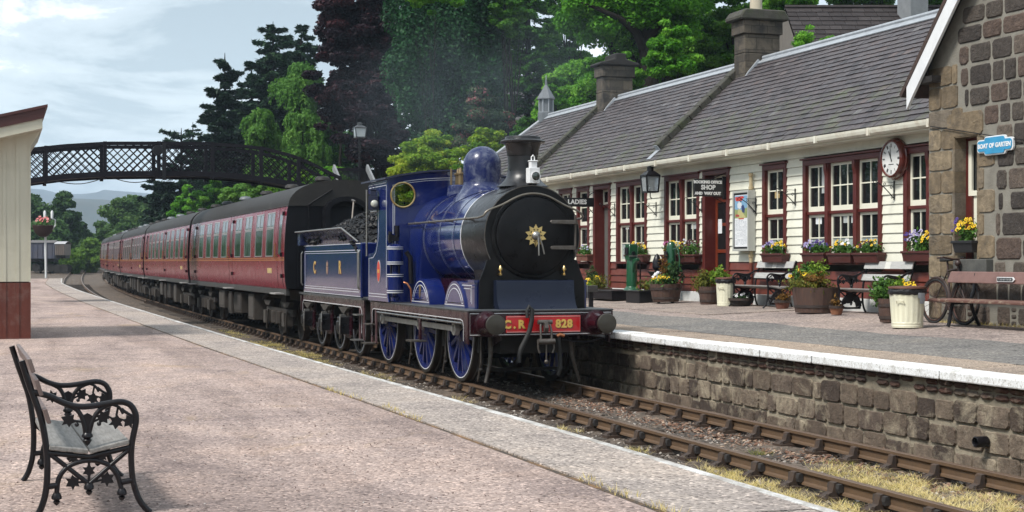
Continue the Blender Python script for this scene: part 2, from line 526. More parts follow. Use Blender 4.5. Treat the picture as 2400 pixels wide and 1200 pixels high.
pink_gravel = gravel('pink_gravel', (0.365, 0.288, 0.260), (0.49, 0.402, 0.37), (0.18, 0.132, 0.115), 26, (0.30, 0.21, 0.10))
pink_gravel2 = gravel('pink_gravel_far_side', (0.31, 0.256, 0.232), (0.45, 0.385, 0.35), (0.16, 0.12, 0.11), 18)
tarmac = gravel('chipping_tarmac', (0.185, 0.178, 0.170), (0.38, 0.37, 0.355), (0.07, 0.068, 0.066), 21)
slab_m = gravel('edging_concrete', (0.345, 0.30, 0.272), (0.46, 0.41, 0.38), (0.20, 0.17, 0.15), 24)
coping_top = gravel('coping_concrete', (0.33, 0.27, 0.22), (0.42, 0.35, 0.29), (0.2, 0.16, 0.13), 40)
paving = gravel('worn_paving', (0.30, 0.25, 0.22), (0.38, 0.33, 0.29), (0.19, 0.16, 0.14), 22)
dirt_m = gravel('track_dirt', (0.115, 0.092, 0.074), (0.30, 0.25, 0.21), (0.035, 0.027, 0.021), 11)
grass_far = gravel('rough_grass', (0.055, 0.075, 0.022), (0.10, 0.12, 0.04), (0.03, 0.04, 0.012), 3)
white_edge = None
def worn(name, base, paintc, lo, hi, sc):
    m, t, p = nodes(name)
    v = objco(t)
    f = ramp(t, noise(t, v, sc, 9, 0.75, 0.3), [(lo, (0, 0, 0)), (hi, (1, 1, 1))])
    f2 = ramp(t, noise(t, v, sc * 9, 6, 0.8), [(0.36, (0.1,) * 3), (0.5, (1, 1, 1))])
    f = mixc(t, 1.0, f, f2, 'MULTIPLY')
    c = mixc(t, f, base, paintc)
    t.links.new(c, p.inputs['Base Color'])
    p.inputs['Roughness'].default_value = 0.8
    bump(t, p, noise(t, v, 30, 8, 0.7), 0.006)
    return m
white_edge = worn('worn_white_edge', (0.30, 0.275, 0.25), (0.66, 0.66, 0.65), 0.42, 0.60, 3.2)
coping_white = worn('whitewashed_coping', (0.34, 0.32, 0.28), (0.82, 0.83, 0.84), 0.32, 0.50, 4.0)
mortar_m = M('old_mortar', (0.38, 0.33, 0.245), 0.9, col2=(0.16, 0.135, 0.10), scale=3.5, contrast=0.35, bscale=30, bdist=0.012, dirt=(0.06, 0.05, 0.04), dscale=2.5, damt=0.6)
mortar_grey = M('grey_lime_mortar', (0.25, 0.235, 0.20), 0.9, col2=(0.17, 0.158, 0.132), scale=4, contrast=0.4, bscale=30, bdist=0.008)
plat_stone = RNDM('platform_stone', [(0, (0.070, 0.053, 0.044)), (0.35, (0.110, 0.083, 0.065)), (0.6, (0.145, 0.112, 0.086)), (0.85, (0.19, 0.15, 0.115)), (1, (0.125, 0.095, 0.078))], 0.88, 22, 0.02, dirt=(0.46, 0.395, 0.29), nscale=9)
brick_m = RNDM('platform_brick', [(0, (0.065, 0.045, 0.038)), (0.5, (0.10, 0.062, 0.050)), (1, (0.135, 0.072, 0.056))], 0.88, 26, 0.012, dirt=(0.26, 0.22, 0.17))
rubble = RNDM('dark_rubble', [(0, (0.055, 0.047, 0.043)), (0.3, (0.080, 0.068, 0.060)), (0.55, (0.105, 0.088, 0.074)), (0.75, (0.115, 0.080, 0.066)), (1, (0.16, 0.138, 0.115))], 0.86, 16, 0.03, nscale=9)
quoin_m = RNDM('sandstone', [(0, (0.165, 0.128, 0.085)), (0.5, (0.22, 0.17, 0.112)), (0.8, (0.27, 0.215, 0.145)), (1, (0.18, 0.152, 0.12))], 0.86, 26, 0.012, dirt=(0.10, 0.085, 0.07), nscale=6)

# ground sheet
mb = MB()
xs = [-900, -300, -120, -60, -30, -15, -8, -5, -3, 3, 8, 15, 30, 60, 120, 300, 900]
ys = [-300, -60, 0, 20, 40, 60, 80, 95, 110, 125, 140, 155, 170, 185, 200, 215, 230, 260, 320, 500, 900, 1600, 2600, 5200]
for Y in ys:
    for X in xs:
        mb.v.append((X, Y, -0.42 + rise(Y)))
for i in range(len(ys) - 1):
    for j in range(len(xs) - 1):
        a = i * len(xs) + j
        mb.f.append((a, a + 1, a + 1 + len(xs), a + len(xs)))
        mb.mi.append(0)
        mb.rnd.append(0.5)
tag(mb.build('ground', grass_far), kind='structure')

# track bed: a fine, uneven sheet near the camera, coarse beyond
def bed(name, x0, x1, y0, y1, step, z0, amp, follow=False):
    nx, ny = int((x1 - x0) / step) + 1, int((y1 - y0) / step) + 1
    X, Y = np.meshgrid(np.linspace(x0, x1, nx), np.linspace(y0, y1, ny))
    r = np.random.default_rng(3)
    Z = np.full(X.shape, z0)
    for sc, am in ((0.9, 1.0), (0.35, 0.8), (0.14, 0.6), (step * 1.2, 0.7)):
        gx, gy = int((x1 - x0) / sc) + 3, int((y1 - y0) / sc) + 3
        g = r.normal(0, 1, (gy, gx))
        fx, fy = (X - x0) / sc, (Y - y0) / sc
        ix, iy = np.minimum(fx.astype(int), gx - 2), np.minimum(fy.astype(int), gy - 2)
        tx, ty = fx - ix, fy - iy
        tx, ty = tx * tx * (3 - 2 * tx), ty * ty * (3 - 2 * ty)
        Z += am * amp * ((g[iy, ix] * (1 - tx) + g[iy, ix + 1] * tx) * (1 - ty) + (g[iy + 1, ix] * (1 - tx) + g[iy + 1, ix + 1] * tx) * ty)
    if follow:
        for i in range(ny):
            X[i] += cx(Y[i, 0])
            Z[i] += rise(Y[i, 0])
    v = np.stack([X, Y, Z], -1).reshape(-1, 3)
    idx = np.arange(nx * ny).reshape(ny, nx)
    q = np.stack([idx[:-1, :-1], idx[:-1, 1:], idx[1:, 1:], idx[1:, :-1]], -1).reshape(-1, 4)
    o = np_mesh(name, v[q.ravel()], 4, np.full(len(q), 0.5), dirt_m)
    bm = bmesh.new()
    bm.from_mesh(o.data)
    bmesh.ops.remove_doubles(bm, verts=bm.verts, dist=1e-4)
    for f in bm.faces: f.smooth = True
    bm.to_mesh(o.data)
    bm.free()
    return tag(o, kind='structure')
bed('trackbed', -2.6, 1.62, 5, 30, 0.07, -0.197, 0.011)
bed('trackbed', -6.4, 1.62, 30, 240, 0.6, -0.205, 0.012, True)
bed('trackbed', -14.5, -6.4, 120, 240, 1.0, -0.23, 0.012, True)

# ------------------------------------------------------------------ platforms
def hl(Y):
    h = 1.5 if Y < 22 else (1.5 - 0.22 * (Y - 22) / 28 if Y < 50 else 1.28)
    return h - 0.8 * rise(Y)
def edge_pt(x, y):
    h = 1.5
    for _ in range(40):
        p = onZ(x, y, EYE - h)
        h = 0.5 * h + 0.5 * hl(p.y)
    return p
E_px = [(2600, 1390), (1960, 1199), (1567, 1079), (1300, 1004), (1080, 939), (1000, 920), (860, 880), (680, 831), (400, 748), (275, 710), (183, 680), (145, 664)]
EDGE = [edge_pt(*q) for q in E_px]
EDGE[0] = EDGE[1] + (EDGE[1] - EDGE[2]) * 4.5
last = EDGE[-1]
EDGE += [Vector((last.x + 0.5, last.y + 12, EYE - hl(last.y + 12))), Vector((last.x + 0.9, last.y + 22, EYE - hl(last.y + 22)))]
def dens(P, step):
    o = []
    for a, b in zip(P[:-1], P[1:]):
        k = max(1, int((b - a).length / step))
        o += [a.lerp(b, i / k) for i in range(k)]
    return o + [P[-1]]
E1 = dens(EDGE, 2.0)
# smooth the line a little
for _ in range(4):
    E1 = [E1[0]] + [(E1[i - 1] + E1[i] * 2 + E1[i + 1]) / 4 for i in range(1, len(E1) - 1)] + [E1[-1]]
SL = 0.94
mb = MB()
n = len(E1)
for p in E1:
    w = SL * 0.98
    mb.v += [(p.x - w, p.y, p.z - 0.012), (p.x - 4.5, p.y, p.z - 0.012), (p.x - 45, p.y, p.z - 0.012), (p.x - 0.16, p.y, p.z - 0.14), (p.x - 0.16, p.y, -0.6)]
for i in range(n - 1):
    a, b = i * 5, i * 5 + 5
    mb.f += [(a, b, b + 1, a + 1), (a + 1, b + 1, b + 2, a + 2), (a, a + 3, b + 3, b), (a + 3, a + 4, b + 4, b + 3)]
    mb.mi += [0, 0, 1, 1]
    mb.rnd += [0.5] * 4
mb.f += [((n - 1) * 5 + 2, (n - 1) * 5 + 1, (n - 1) * 5, (n - 1) * 5 + 3, (n - 1) * 5 + 4)]
mb.mi += [1]
mb.rnd += [0.5]
plat = tag(mb.build('platform', [pink_gravel, mortar_m]), kind='structure')
# edging slabs
acc, marks = 0.0, [0]
tgt = 1.7
for i in range(1, n):
    acc += (E1[i] - E1[i - 1]).length
    if acc >= tgt:
        marks.append(i)
        acc, tgt = 0, random.uniform(1.6, 3.2)
marks.append(n - 1)
for a, b in zip(marks[:-1], marks[1:]):
    if a == b: continue
    mb = MB()
    dz = random.uniform(-0.004, 0.004)
    pts = E1[a:b + 1]
    g0 = (pts[1] - pts[0]).normalized() * 0.006
    g1 = (pts[-1] - pts[-2]).normalized() * 0.006
    pts = [pts[0] + g0] + pts[1:-1] + [pts[-1] - g1]
    for p, q in zip(pts[:-1], pts[1:]):
        mb.hexa([(p.x - SL, p.y, p.z - 0.11), (p.x, p.y, p.z - 0.11), (q.x, q.y, q.z - 0.11), (q.x - SL, q.y, q.z - 0.11),
                 (p.x - SL, p.y, p.z + dz), (p.x, p.y, p.z + dz), (q.x, q.y, q.z + dz), (q.x - SL, q.y, q.z + dz)])
    mb.build('edging_slab', slab_m, plat)
mb = MB()
for p, q in zip(E1[:-1], E1[1:]):
    w = 0.075 + random.uniform(-0.01, 0.02)
    mb.hexa([(p.x - w, p.y, p.z + 0.003), (p.x + 0.004, p.y, p.z - 0.03), (q.x + 0.004, q.y, q.z - 0.03), (q.x - w, q.y, q.z + 0.003),
             (p.x - w, p.y, p.z + 0.008), (p.x + 0.004, p.y, p.z + 0.008), (q.x + 0.004, q.y, q.z + 0.008), (q.x - w, q.y, q.z + 0.008)])
mb.build('white_edge_line', white_edge, plat)
mb = MB()
for p, q in zip(E1[:-1], E1[1:]):
    w = random.uniform(0.02, 0.045)
    mb.add([(p.x - SL - w, p.y, p.z - 0.009), (p.x - SL + 0.003, p.y, p.z - 0.009), (q.x - SL + 0.003, q.y, q.z - 0.009), (q.x - SL - w, q.y, q.z - 0.009)], [(0, 1, 2, 3)])
mb.build('mossy_joint', worn('mossy_joint', (0.05, 0.04, 0.03), (0.24, 0.13, 0.05), 0.45, 0.6, 2.5), plat)

# right-hand platform (follows the curve of the track beyond the building)
YR = [4] + list(range(6, 46, 4)) + list(range(46, 150, 8))
mb = MB()
for Y in YR:
    o, r_ = cx(Y), rise(Y)
    for X in (1.62, 1.62, 2.40, 4.2, 7.6, 30.0):
        mb.v.append((X + o, Y, (zr(X) if X != 1.62 else zr(1.62)) + r_ - 0.012))
    k = len(mb.v)
    mb.v[k - 6] = (1.62 + o, Y, -0.6)
for i in range(len(YR) - 1):
    for j in range(5):
        a = i * 6 + j
        mb.f.append((a, a + 1, a + 7, a + 6))
        mb.mi.append(1 if j == 0 else 0)
        mb.rnd.append(0.5)
platr = tag(mb.build('platform', [pink_gravel2, mortar_m]), kind='structure')
mb = MB()
def wob(y): return 0.12 * math.sin(y * 0.9) + 0.07 * math.sin(y * 2.3 + 1) + random.uniform(-0.05, 0.05)
Ys = np.arange(6, 60, 0.5)
for y in Ys:
    o = cx(y)
    mb.v += [(2.46 + o, y, zr(2.46)), (3.4 + o, y, zr(3.4)), (4.25 + wob(y) + o, y, zr(4.25))]
for i in range(len(Ys) - 1):
    a = i * 3
    mb.f += [(a, a + 1, a + 4, a + 3), (a + 1, a + 2, a + 5, a + 4)]
    mb.mi += [0, 0]
    mb.rnd += [0.5, 0.5]
mb.build('tarmac_strip', tarmac, platr)
mb = MB()
y = 25.6
while y < 46:
    l = random.uniform(1.4, 2.4)
    for xa, xb in ((4.9, 6.1), (6.11, 7.38)):
        mb.hexa([(xa, y + 0.01, zr(xa) - 0.03), (xb, y + 0.01, zr(xb) - 0.03), (xb, y + l, zr(xb) - 0.03), (xa, y + l, zr(xa) - 0.03),
                 (xa, y + 0.01, zr(xa)), (xb, y + 0.01, zr(xb)), (xb, y + l, zr(xb)), (xa, y + l, zr(xa))])
    y += l
mb.build('paving', paving, platr)
# coping: painted stones, each a part
y = 5.0
jj = 0
while y < 70:
    l = random.uniform(1.05, 1.5)
    o, o2 = cx(y), cx(y + l)
    dz, dx = random.uniform(-0.006, 0.006), random.uniform(-0.008, 0.008)
    mb = MB()
    g = random.uniform(0.012, 0.028)
    mb.hexa([(1.5 + o + dx, y + g, 0.667), (2.46 + o, y + g, 0.667), (2.46 + o2, y + l - 0.004, 0.667), (1.5 + o2 + dx, y + l - 0.004, 0.667),
             (1.5 + o + dx, y + g, 0.765 + dz), (2.46 + o, y + g, zr(2.46) + 0.001 + dz), (2.46 + o2, y + l - 0.004, zr(2.46) + 0.001 + dz), (1.5 + o2 + dx, y + l - 0.004, 0.765 + dz)])
    c = mb.build('coping_stone', coping_top, platr, bevel=0.012, seg=2)
    mw = MB()
    w = 0.30 + random.uniform(-0.02, 0.02)
    mw.hexa([(1.494 + o + dx, y + g, 0.664), (1.75 + o, y + g, 0.68), (1.75 + o2, y + l - 0.003, 0.68), (1.494 + o2 + dx, y + l - 0.003, 0.664),
             (1.494 + o + dx, y + g, 0.769 + dz), (1.5 + w + o, y + g, 0.769 + dz + 0.0365 * w), (1.5 + w + o2, y + l - 0.003, 0.769 + dz + 0.0365 * w), (1.494 + o2 + dx, y + l - 0.003, 0.769 + dz)])
    mw.build('white_paint_band', coping_white, c, bevel=0.016, seg=2)
    y += l

# stonework of the platform wall
def stone(mb, org, u, v, nrm, a0, a1, b0, b1, dep, rn, jit=0.10, sq=4.0, k=14, e=0.025):
    ca, cb, ha, hb = (a0 + a1) / 2, (b0 + b1) / 2, (a1 - a0) / 2, (b1 - b0) / 2
    O, I, C = [], [], []
    for i in range(k):
        t = 2 * math.pi * (i + 0.5) / k
        c, s_ = math.cos(t), math.sin(t)
        rr = (abs(c) ** sq + abs(s_) ** sq) ** (-1 / sq)
        rr *= 1 + random.uniform(-jit, jit * 0.4)
        pa, pb = ca + ha * c * rr, cb + hb * s_ * rr
        q = org + u * pa + v * pb
        O.append(q - nrm * 0.01)
        f = 1 - e / max(ha, 0.03)
        g = 1 - e / max(hb, 0.03)
        I.append(org + u * (ca + (pa - ca) * f) + v * (cb + (pb - cb) * g) + nrm * dep * random.uniform(0.75, 1.0))
        C.append(org + u * (ca + (pa - ca) * 0.5) + v * (cb + (pb - cb) * 0.5) + nrm * dep * random.uniform(0.8, 1.12))
    mb.r = rn
    vs = O + I + C
    fs = []
    for i in range(k):
        j = (i + 1) % k
        fs += [(i, j, k + j, k + i), (k + i, k + j, 2 * k + j, 2 * k + i)]
    fs.append(tuple(range(2 * k, 3 * k)))
    mb.add(vs, fs)
mb, mbk = MB(), MB()
org, u_, v_, n_ = Vector((1.60, 0, 0)), Vector((0, 1, 0)), Vector((0, 0, 1)), Vector((-1, 0, 0))
rows = [(-0.30, -0.02), (-0.02, 0.235), (0.235, 0.49)]
for b0, b1 in rows:
    y = 5.5 + random.uniform(0, 0.3)
    while y < 26:
        w = random.choice([0.22, 0.3, 0.36, 0.42, 0.5])
        w *= random.uniform(0.9, 1.1)
        stone(mb, org, u_, v_, n_, y + 0.006, y + w - 0.006, b0 + random.uniform(0.003, 0.012), b1 - random.choice([0.008, 0.02, 0.045]) * random.uniform(0.5, 1.2), random.uniform(0.004, 0.016), random.random(), 0.045, 12, 26, 0.008)
        y += w
y = 5.5
while y < 26:
    w = random.uniform(0.20, 0.26)
    for b0, b1 in ((0.51, 0.585), (0.59, 0.662)):
        if random.random() < 0.93:
            stone(mbk, org, u_, v_, n_, y + 0.006, y + w - 0.008, b0, b1 - 0.008, random.uniform(0.008, 0.02), random.random(), 0.05, 6, 10)
    y += w
mb.build('stonework', plat_stone, platr)
mbk.build('brickwork', brick_m, platr)
dp = thing('drainpipe', 'short black pipe end poking out of the stone platform wall beside the track', 'drain pipe', onX(2312, 1035, 1.58))
q = dp.location
mb = MB()
mb.lathe([(0.055, 0.0), (0.055, -0.13), (0.046, -0.135), (0.042, -0.13), (0.042, -0.02), (0.0, -0.02)], (q.x, q.y, q.z), 'x', 18)
mb.build('pipe', iron, dp, smooth=True)

# ------------------------------------------------------------------ tracks
HP = [(-0.035, -0.003), (-0.028, 0.0), (0.028, 0.0), (0.035, -0.003), (0.035, -0.032), (0.026, -0.042), (0.010, -0.052), (0.010, -0.108), (0.026, -0.122), (0.030, -0.14), (-0.030, -0.14), (-0.026, -0.122), (-0.010, -0.108), (-0.010, -0.052), (-0.026, -0.042), (-0.035, -0.032)]
def rail_mesh(off, Y0, Y1, parent, fc, fr):
    ys = list(np.arange(Y0, min(60, Y1), 3.0)) + list(np.arange(max(Y0, 60), Y1 + 0.1, 5.0))
    mb = MB()
    k = len(HP)
    for y in ys:
        mb.v += [(fc(y) + off + a, y, b + fr(y)) for a, b in HP]
    for i in range(len(ys) - 1):
        for j in range(k):
            a = i * k
            mb.f.append((a + j, a + (j + 1) % k, a + k + (j + 1) % k, a + k + j))
            mb.mi.append(0 if j in (0, 1, 2) else 1)
            mb.rnd.append(0.5)
    mb.f.append(tuple(range(k)))
    mb.mi.append(1)
    mb.rnd.append(0.5)
    return mb.build('rail', [rail_head, rail_side], parent)
trk = thing('railway_track', 'rusty bullhead railway track with grass tufts, running under the train', 'railway track', (0, 0, 0))
for s_ in (-0.752, 0.752): rail_mesh(s_, 4, 235, trk, cx, rise)
def chair_mb(side):
    mb = MB()
    x = side * 0.752
    mb.box(x - 0.185, x + 0.185, -0.095, 0.095, -0.19, -0.155)
    for q in (-1, 1):
        # webbed jaw on each side of the rail
        P = [(x + q * 0.036, -0.156), (x + q * 0.175, -0.156), (x + q * 0.155, -0.135), (x + q * 0.095, -0.115), (x + q * 0.075, -0.035), (x + q * 0.042, -0.028)]
        mb.extr(P, -0.045, 0.045, 'y', 0)
        mb.cyl((x + q * 0.145, -0.055, -0.155), (x + q * 0.145, -0.055, -0.125), 0.018, n=8)
        mb.cyl((x + q * 0.145, 0.055, -0.155), (x + q * 0.145, 0.055, -0.125), 0.018, n=8)
    # oak key, on the outer side
    q = side
    K = [(x + q * 0.014, -0.112), (x + q * 0.058, -0.118), (x + q * 0.066, -0.085), (x + q * 0.060, -0.045), (x + q * 0.030, -0.040), (x + q * 0.014, -0.055)]
    mb.extr(K, -0.10, 0.09, 'y', 1)
    return mb
def sleeper_mb():
    mb = MB()
    mb.box(-1.30, 1.30, -0.125, 0.125, -0.32, -0.188)
    return mb
sl0 = sleeper_mb().build('sleeper', sleeper_m, trk, bevel=0.012)
ch0 = [chair_mb(s_).build('rail_chair', [chair_m, key_m], sl0) for s_ in (-1, 1)]
Yc = 9.4
first = True
cnt = 0
while cnt < 98:
    o = sl0 if first else sl0.copy()
    if not first:
        COL.objects.link(o)
        for c in ch0:
            d_ = c.copy()
            COL.objects.link(d_)
            d_.parent = o
    first = False
    o.location = (cx(Yc) + random.uniform(-0.04, 0.04) * 0, Yc, rise(Yc))
    o.rotation_euler = (0, 0, -math.atan(5.2e-4 * max(0, Yc - 45)))
    Yc += 0.70 + random.uniform(-0.03, 0.03)
    cnt += 1
cx2 = lambda y: cx(y) - 3.55
trk2 = thing('railway_track', 'pale curving empty track left of the carriages, seen beyond the platform end', 'railway track', (0, 0, 0))
for s_ in (-0.752, 0.752): rail_mesh(s_, 66, 260, trk2, cx2, rise)
sl2 = sleeper_mb().build('sleeper', sleeper_m, trk2)
Yc = 68
first = True
while Yc < 130:
    o = sl2 if first else sl2.copy()
    if not first: COL.objects.link(o)
    first = False
    o.location = (cx2(Yc), Yc, rise(Yc) + 0.01)
    Yc += 0.75

# ------------------------------------------------------------------ loose things on the ground
def blades(P, h, w, lean, tone, name, mat, label, cat):
    """P (n,3) feet of blades; two-segment blades as triangles"""
    n = len(P)
    a = rng.uniform(0, 2 * np.pi, n)
    dirx, diry = np.cos(a), np.sin(a)
    hh = h * rng.uniform(0.45, 1.25, n)
    ln = lean * rng.uniform(0.3, 1.6, n) * hh
    ww = w * rng.uniform(0.6, 1.3, n)
    V = np.zeros((n, 3, 3))
    V[:, 0] = P + np.stack([-diry * ww, dirx * ww, np.zeros(n)], -1)
    V[:, 1] = P + np.stack([diry * ww, -dirx * ww, np.zeros(n)], -1)
    V[:, 2] = P + np.stack([dirx * ln, diry * ln, hh], -1)
    o = np_mesh(name, V.reshape(-1, 3), 3, np.clip(tone + rng.normal(0, 0.13, n), 0, 1), mat)
    return tag(o, label, cat, kind='stuff')
straw = LEAF('dry_grass', [(0, (0.09, 0.13, 0.022)), (0.2, (0.26, 0.25, 0.06)), (0.42, (0.60, 0.48, 0.17)), (1, (0.80, 0.68, 0.38))], 0.3, 0.7)
def tufts(spots):
    P, T = [], []
    for (x, y, rx, ry, k, tone) in spots:
        nt_ = max(1, k // 45)
        for _ in range(nt_):
            a, r_ = rng.uniform(0, 2 * np.pi), np.sqrt(rng.uniform(0, 1))
            c0 = np.array([x + rx * r_ * np.cos(a), y + ry * r_ * np.sin(a), 0])
            q = rng.normal(0, 0.045, (45, 3))
            q[:, 2] = 0
            P.append(c0 + q)
            T.append(np.full(45, tone + rng.normal(0, 0.1)))
    P, T = np.concatenate(P), np.concatenate(T)
    P[:, 2] = -0.205
    return P, T
spots = [(0.15, 10.9, 0.55, 1.4, 6800, 0.72), (0.25, 12.6, 0.42, 0.75, 2600, 0.62), (-0.15, 12.0, 0.35, 0.8, 1100, 0.66), (-0.2, 9.8, 0.5, 0.9, 2200, 0.75), (-1.1, 11.6, 0.3, 1.6, 4200, 0.66), (-1.05, 12.9, 0.22, 0.7, 900, 0.62),
         (-1.0, 13.9, 0.2, 0.35, 330, 0.7), (-1.05, 15.2, 0.12, 0.3, 200, 0.5), (0.0, 14.6, 0.15, 0.2, 160, 0.12), (0.3, 13.6, 0.3, 0.2, 200, 0.3), (-1.1, 17.2, 0.1, 0.4, 160, 0.6),
         (-1.15, 21.5, 0.1, 0.7, 260, 0.6), (-1.2, 26.5, 0.15, 1.2, 500, 0.55), (-1.3, 33.5, 0.35, 1.6, 1300, 0.42), (-1.35, 37.5, 0.35, 2.0, 1500, 0.45), (-1.3, 30.5, 0.2, 1.0, 400, 0.5), (1.15, 17.5, 0.1, 1.4, 300, 0.55), (1.2, 12.5, 0.1, 1.0, 130, 0.6),
         (-1.25, 44.0, 0.3, 3.0, 900, 0.35)]
P, T = tufts(spots)
blades(P, 0.062, 0.0034, 1.9, T + rng.normal(0, 0.16, len(T)), 'grass', straw, 'straw coloured dry grass tufts growing between and beside the rails', 'grass')
# weeds along the back of the platform edging and at the hut
P = []
for i, p in enumerate(dens(EDGE[1:7], 0.07)):
    if rng.uniform() < 0.55 and math.sin(p.y * 2.3) + math.sin(p.y * 0.9) > 0.2:
        q = rng.normal(0, 0.022, (9, 3))
        q[:, 2] = p.z - 0.012
        q[:, 0] += p.x - SL - 0.01
        q[:, 1] += p.y
        P.append(q)
pw = onPlat(2300, 762)
for y in np.arange(18.2, 20.4, 0.05):
    q = rng.normal(0, 0.03, (8, 3))
    q[:, 2] = zr(6.3) - 0.01
    q[:, 0] += 6.28
    q[:, 1] += y
    P.append(q)
for c0, k, sp in ((onZ(92, 800, 0.38), 1500, 0.16), (onZ(105, 812, 0.38), 200, 0.1)):
    q = rng.normal(0, 1, (k, 3)) * np.array([sp * 0.7, sp * 2.0, 0])
    P.append(q + np.array([c0.x, c0.y, c0.z - 0.03]))
blades(np.concatenate(P), 0.055, 0.004, 0.8, 0.55, 'grass', straw, 'dry moss and weeds in the joints of both platforms', 'weeds')

def pebbles(P, size, name, mat, label, cat, flat=0.7):
    n = len(P)
    base = np.array([[1, 0, 0], [-1, 0, 0], [0, 1, 0], [0, -1, 0], [0, 0, 1], [0, 0, -1]], float)
    tri = np.array([[0, 2, 4], [2, 1, 4], [1, 3, 4], [3, 0, 4], [2, 0, 5], [1, 2, 5], [3, 1, 5], [0, 3, 5]])
    vv = base[None] * rng.uniform(0.55, 1.2, (n, 6, 1)) * (size * rng.uniform(0.5, 1.4, (n, 1, 1)))
    vv[:, :, 2] *= flat
    a = rng.uniform(0, 6.28, n)
    c, s_ = np.cos(a)[:, None], np.sin(a)[:, None]
    x, y = vv[:, :, 0] * c - vv[:, :, 1] * s_, vv[:, :, 0] * s_ + vv[:, :, 1] * c
    b = rng.normal(0, 0.4, n)[:, None]
    z = vv[:, :, 2] + x * b
    vv = np.stack([x, y, z], -1) + P[:, None, :]
    o = np_mesh(name, vv[:, tri].reshape(-1, 3), 3, np.repeat(rng.uniform(0, 1, n), 8), mat)
    return tag(o, label, cat, kind='stuff')
stone_m = RNDM('ballast_chips', [(0, (0.05, 0.042, 0.036)), (0.5, (0.12, 0.10, 0.085)), (0.8, (0.22, 0.185, 0.16)), (1, (0.48, 0.44, 0.40))], 0.85, nscale=30)
P = np.stack([rng.uniform(-1.7, 1.6, 14000), 8.8 + 22 * rng.uniform(0, 1, 14000) ** 1.4, np.full(14000, -0.194)], -1)
pebbles(P, 0.027, 'ballast', stone_m, 'small dark ballast stones lying between the rails', 'ballast')
litter = RNDM('fallen_leaves', [(0, (0.11, 0.055, 0.035)), (0.4, (0.19, 0.10, 0.065)), (0.75, (0.27, 0.17, 0.12)), (1, (0.42, 0.32, 0.24))], 0.8, nscale=30)
P = np.stack([np.concatenate([rng.normal(1.28, 0.12, 6500), rng.normal(0.45, 0.17, 2200), rng.normal(0.9, 0.25, 700)]), 8.8 + 13 * rng.uniform(0, 1, 9400) ** 1.2, np.full(9400, -0.186)], -1)
P[:, 0] = np.minimum(P[:, 0], 1.57)
pebbles(P, 0.026, 'leaf_litter', litter, 'brown fallen leaves heaped along the foot of the platform wall', 'leaf litter', 0.35)

P = np.stack([rng.uniform(-10.5, -4.2, 5200), rng.uniform(5.5, 24, 5200), np.full(5200, 0.37)], -1)
pebbles(P, 0.009, 'loose_stones', RNDM('loose_chips', [(0, (0.13, 0.09, 0.08)), (0.5, (0.30, 0.23, 0.21)), (1, (0.55, 0.50, 0.48))], 0.9, nscale=40), 'loose stone chips scattered over the near gravel platform', 'gravel')
# ------------------------------------------------------------------ hills
def hill(ridge, Z, wid, name, mat):
    mb = MB()
    P = []
    for (x, y) in ridge: P.append(onD(x, y, Z))
    P = dens(P, Z * 0.004)
    fwd = Vector((sT, cT, 0))
    k = 7
    for i, p in enumerate(P):
        jz = Z * 0.0006 * (math.sin(i * 1.3) + math.sin(i * 0.47 + 2) + random.uniform(-0.6, 0.6))
        for j in range(k):
            t = j / (k - 1)
            f = math.cos((t - 0.45) * math.pi * 0.9)
            q = p + fwd * (wid * (t - 0.45))
            mb.v.append((q.x, q.y, -2 + max(0.0, f) * (p.z + jz + 2) * (1 if j == 3 else random.uniform(0.94, 1.0))))
    for i in range(len(P) - 1):
        for j in range(k - 1):
            a = i * k + j
            mb.f.append((a, a + 1, a + 1 + k, a + k))
            mb.mi.append(0)
            mb.rnd.append(0.5)
    return tag(mb.build(name, mat, smooth=80), kind='structure')
hill_m = M('heather_hill', (0.020, 0.036, 0.024), 0.95, col2=(0.060, 0.058, 0.034), scale=0.012, contrast=0.3)
hill([(-500, 520), (-200, 470), (40, 438), (90, 444), (150, 452), (200, 461), (250, 455), (320, 448), (380, 452), (450, 440), (560, 470), (800, 520), (1100, 560)], 4200, 2200, 'hill', hill_m)
hill([(-300, 560), (0, 520), (110, 500), (160, 476), (215, 462), (255, 470), (290, 492), (330, 512), (420, 540), (600, 570)], 2100, 1100, 'hill', hill_m)
# ================================================================== STATION BUILDING
WX = 7.41
def yw(x, X=WX): return onX(x, HZ, X).y
def zw(x, y, X=WX): return onX(x, y, X).z
slate_m, t, p = nodes('slates')
a = N(t, 'ShaderNodeAttribute', attribute_name='rnd')
c = ramp(t, a.outputs['Fac'], [(0, (0.050, 0.046, 0.050)), (0.3, (0.078, 0.070, 0.074)), (0.55, (0.098, 0.085, 0.087)), (0.8, (0.088, 0.085, 0.092)), (0.93, (0.12, 0.094, 0.09)), (1, (0.145, 0.14, 0.142))])
v = objco(t)
c = mixc(t, 1.0, c, ramp(t, noise(t, v, 9, 8, 0.75), [(0.3, (0.55, 0.53, 0.54)), (0.7, (1.10, 1.06, 1.07))]), 'MULTIPLY')
sp_ = t.nodes.new('ShaderNodeSeparateXYZ')
t.links.new(v, sp_.inputs[0])
mr_ = N(t, 'ShaderNodeMapRange')
mr_.inputs['From Min'].default_value, mr_.inputs['From Max'].default_value = 4.95, 4.25
mr_.inputs['To Min'].default_value, mr_.inputs['To Max'].default_value = -0.4, 0.03
t.links.new(sp_.outputs['Z'], mr_.inputs['Value'])
ad = N(t, 'ShaderNodeMath', operation='ADD')
t.links.new(noise(t, v, 1.6, 8, 0.8, 0.4), ad.inputs[0])
t.links.new(mr_.outputs[0], ad.inputs[1])
g = ramp(t, ad.outputs[0], [(0.52, (0, 0, 0)), (0.68, (0.75, 0.75, 0.75))])
c = mixc(t, g, c, (0.085, 0.10, 0.048))
t.links.new(c, p.inputs['Base Color'])
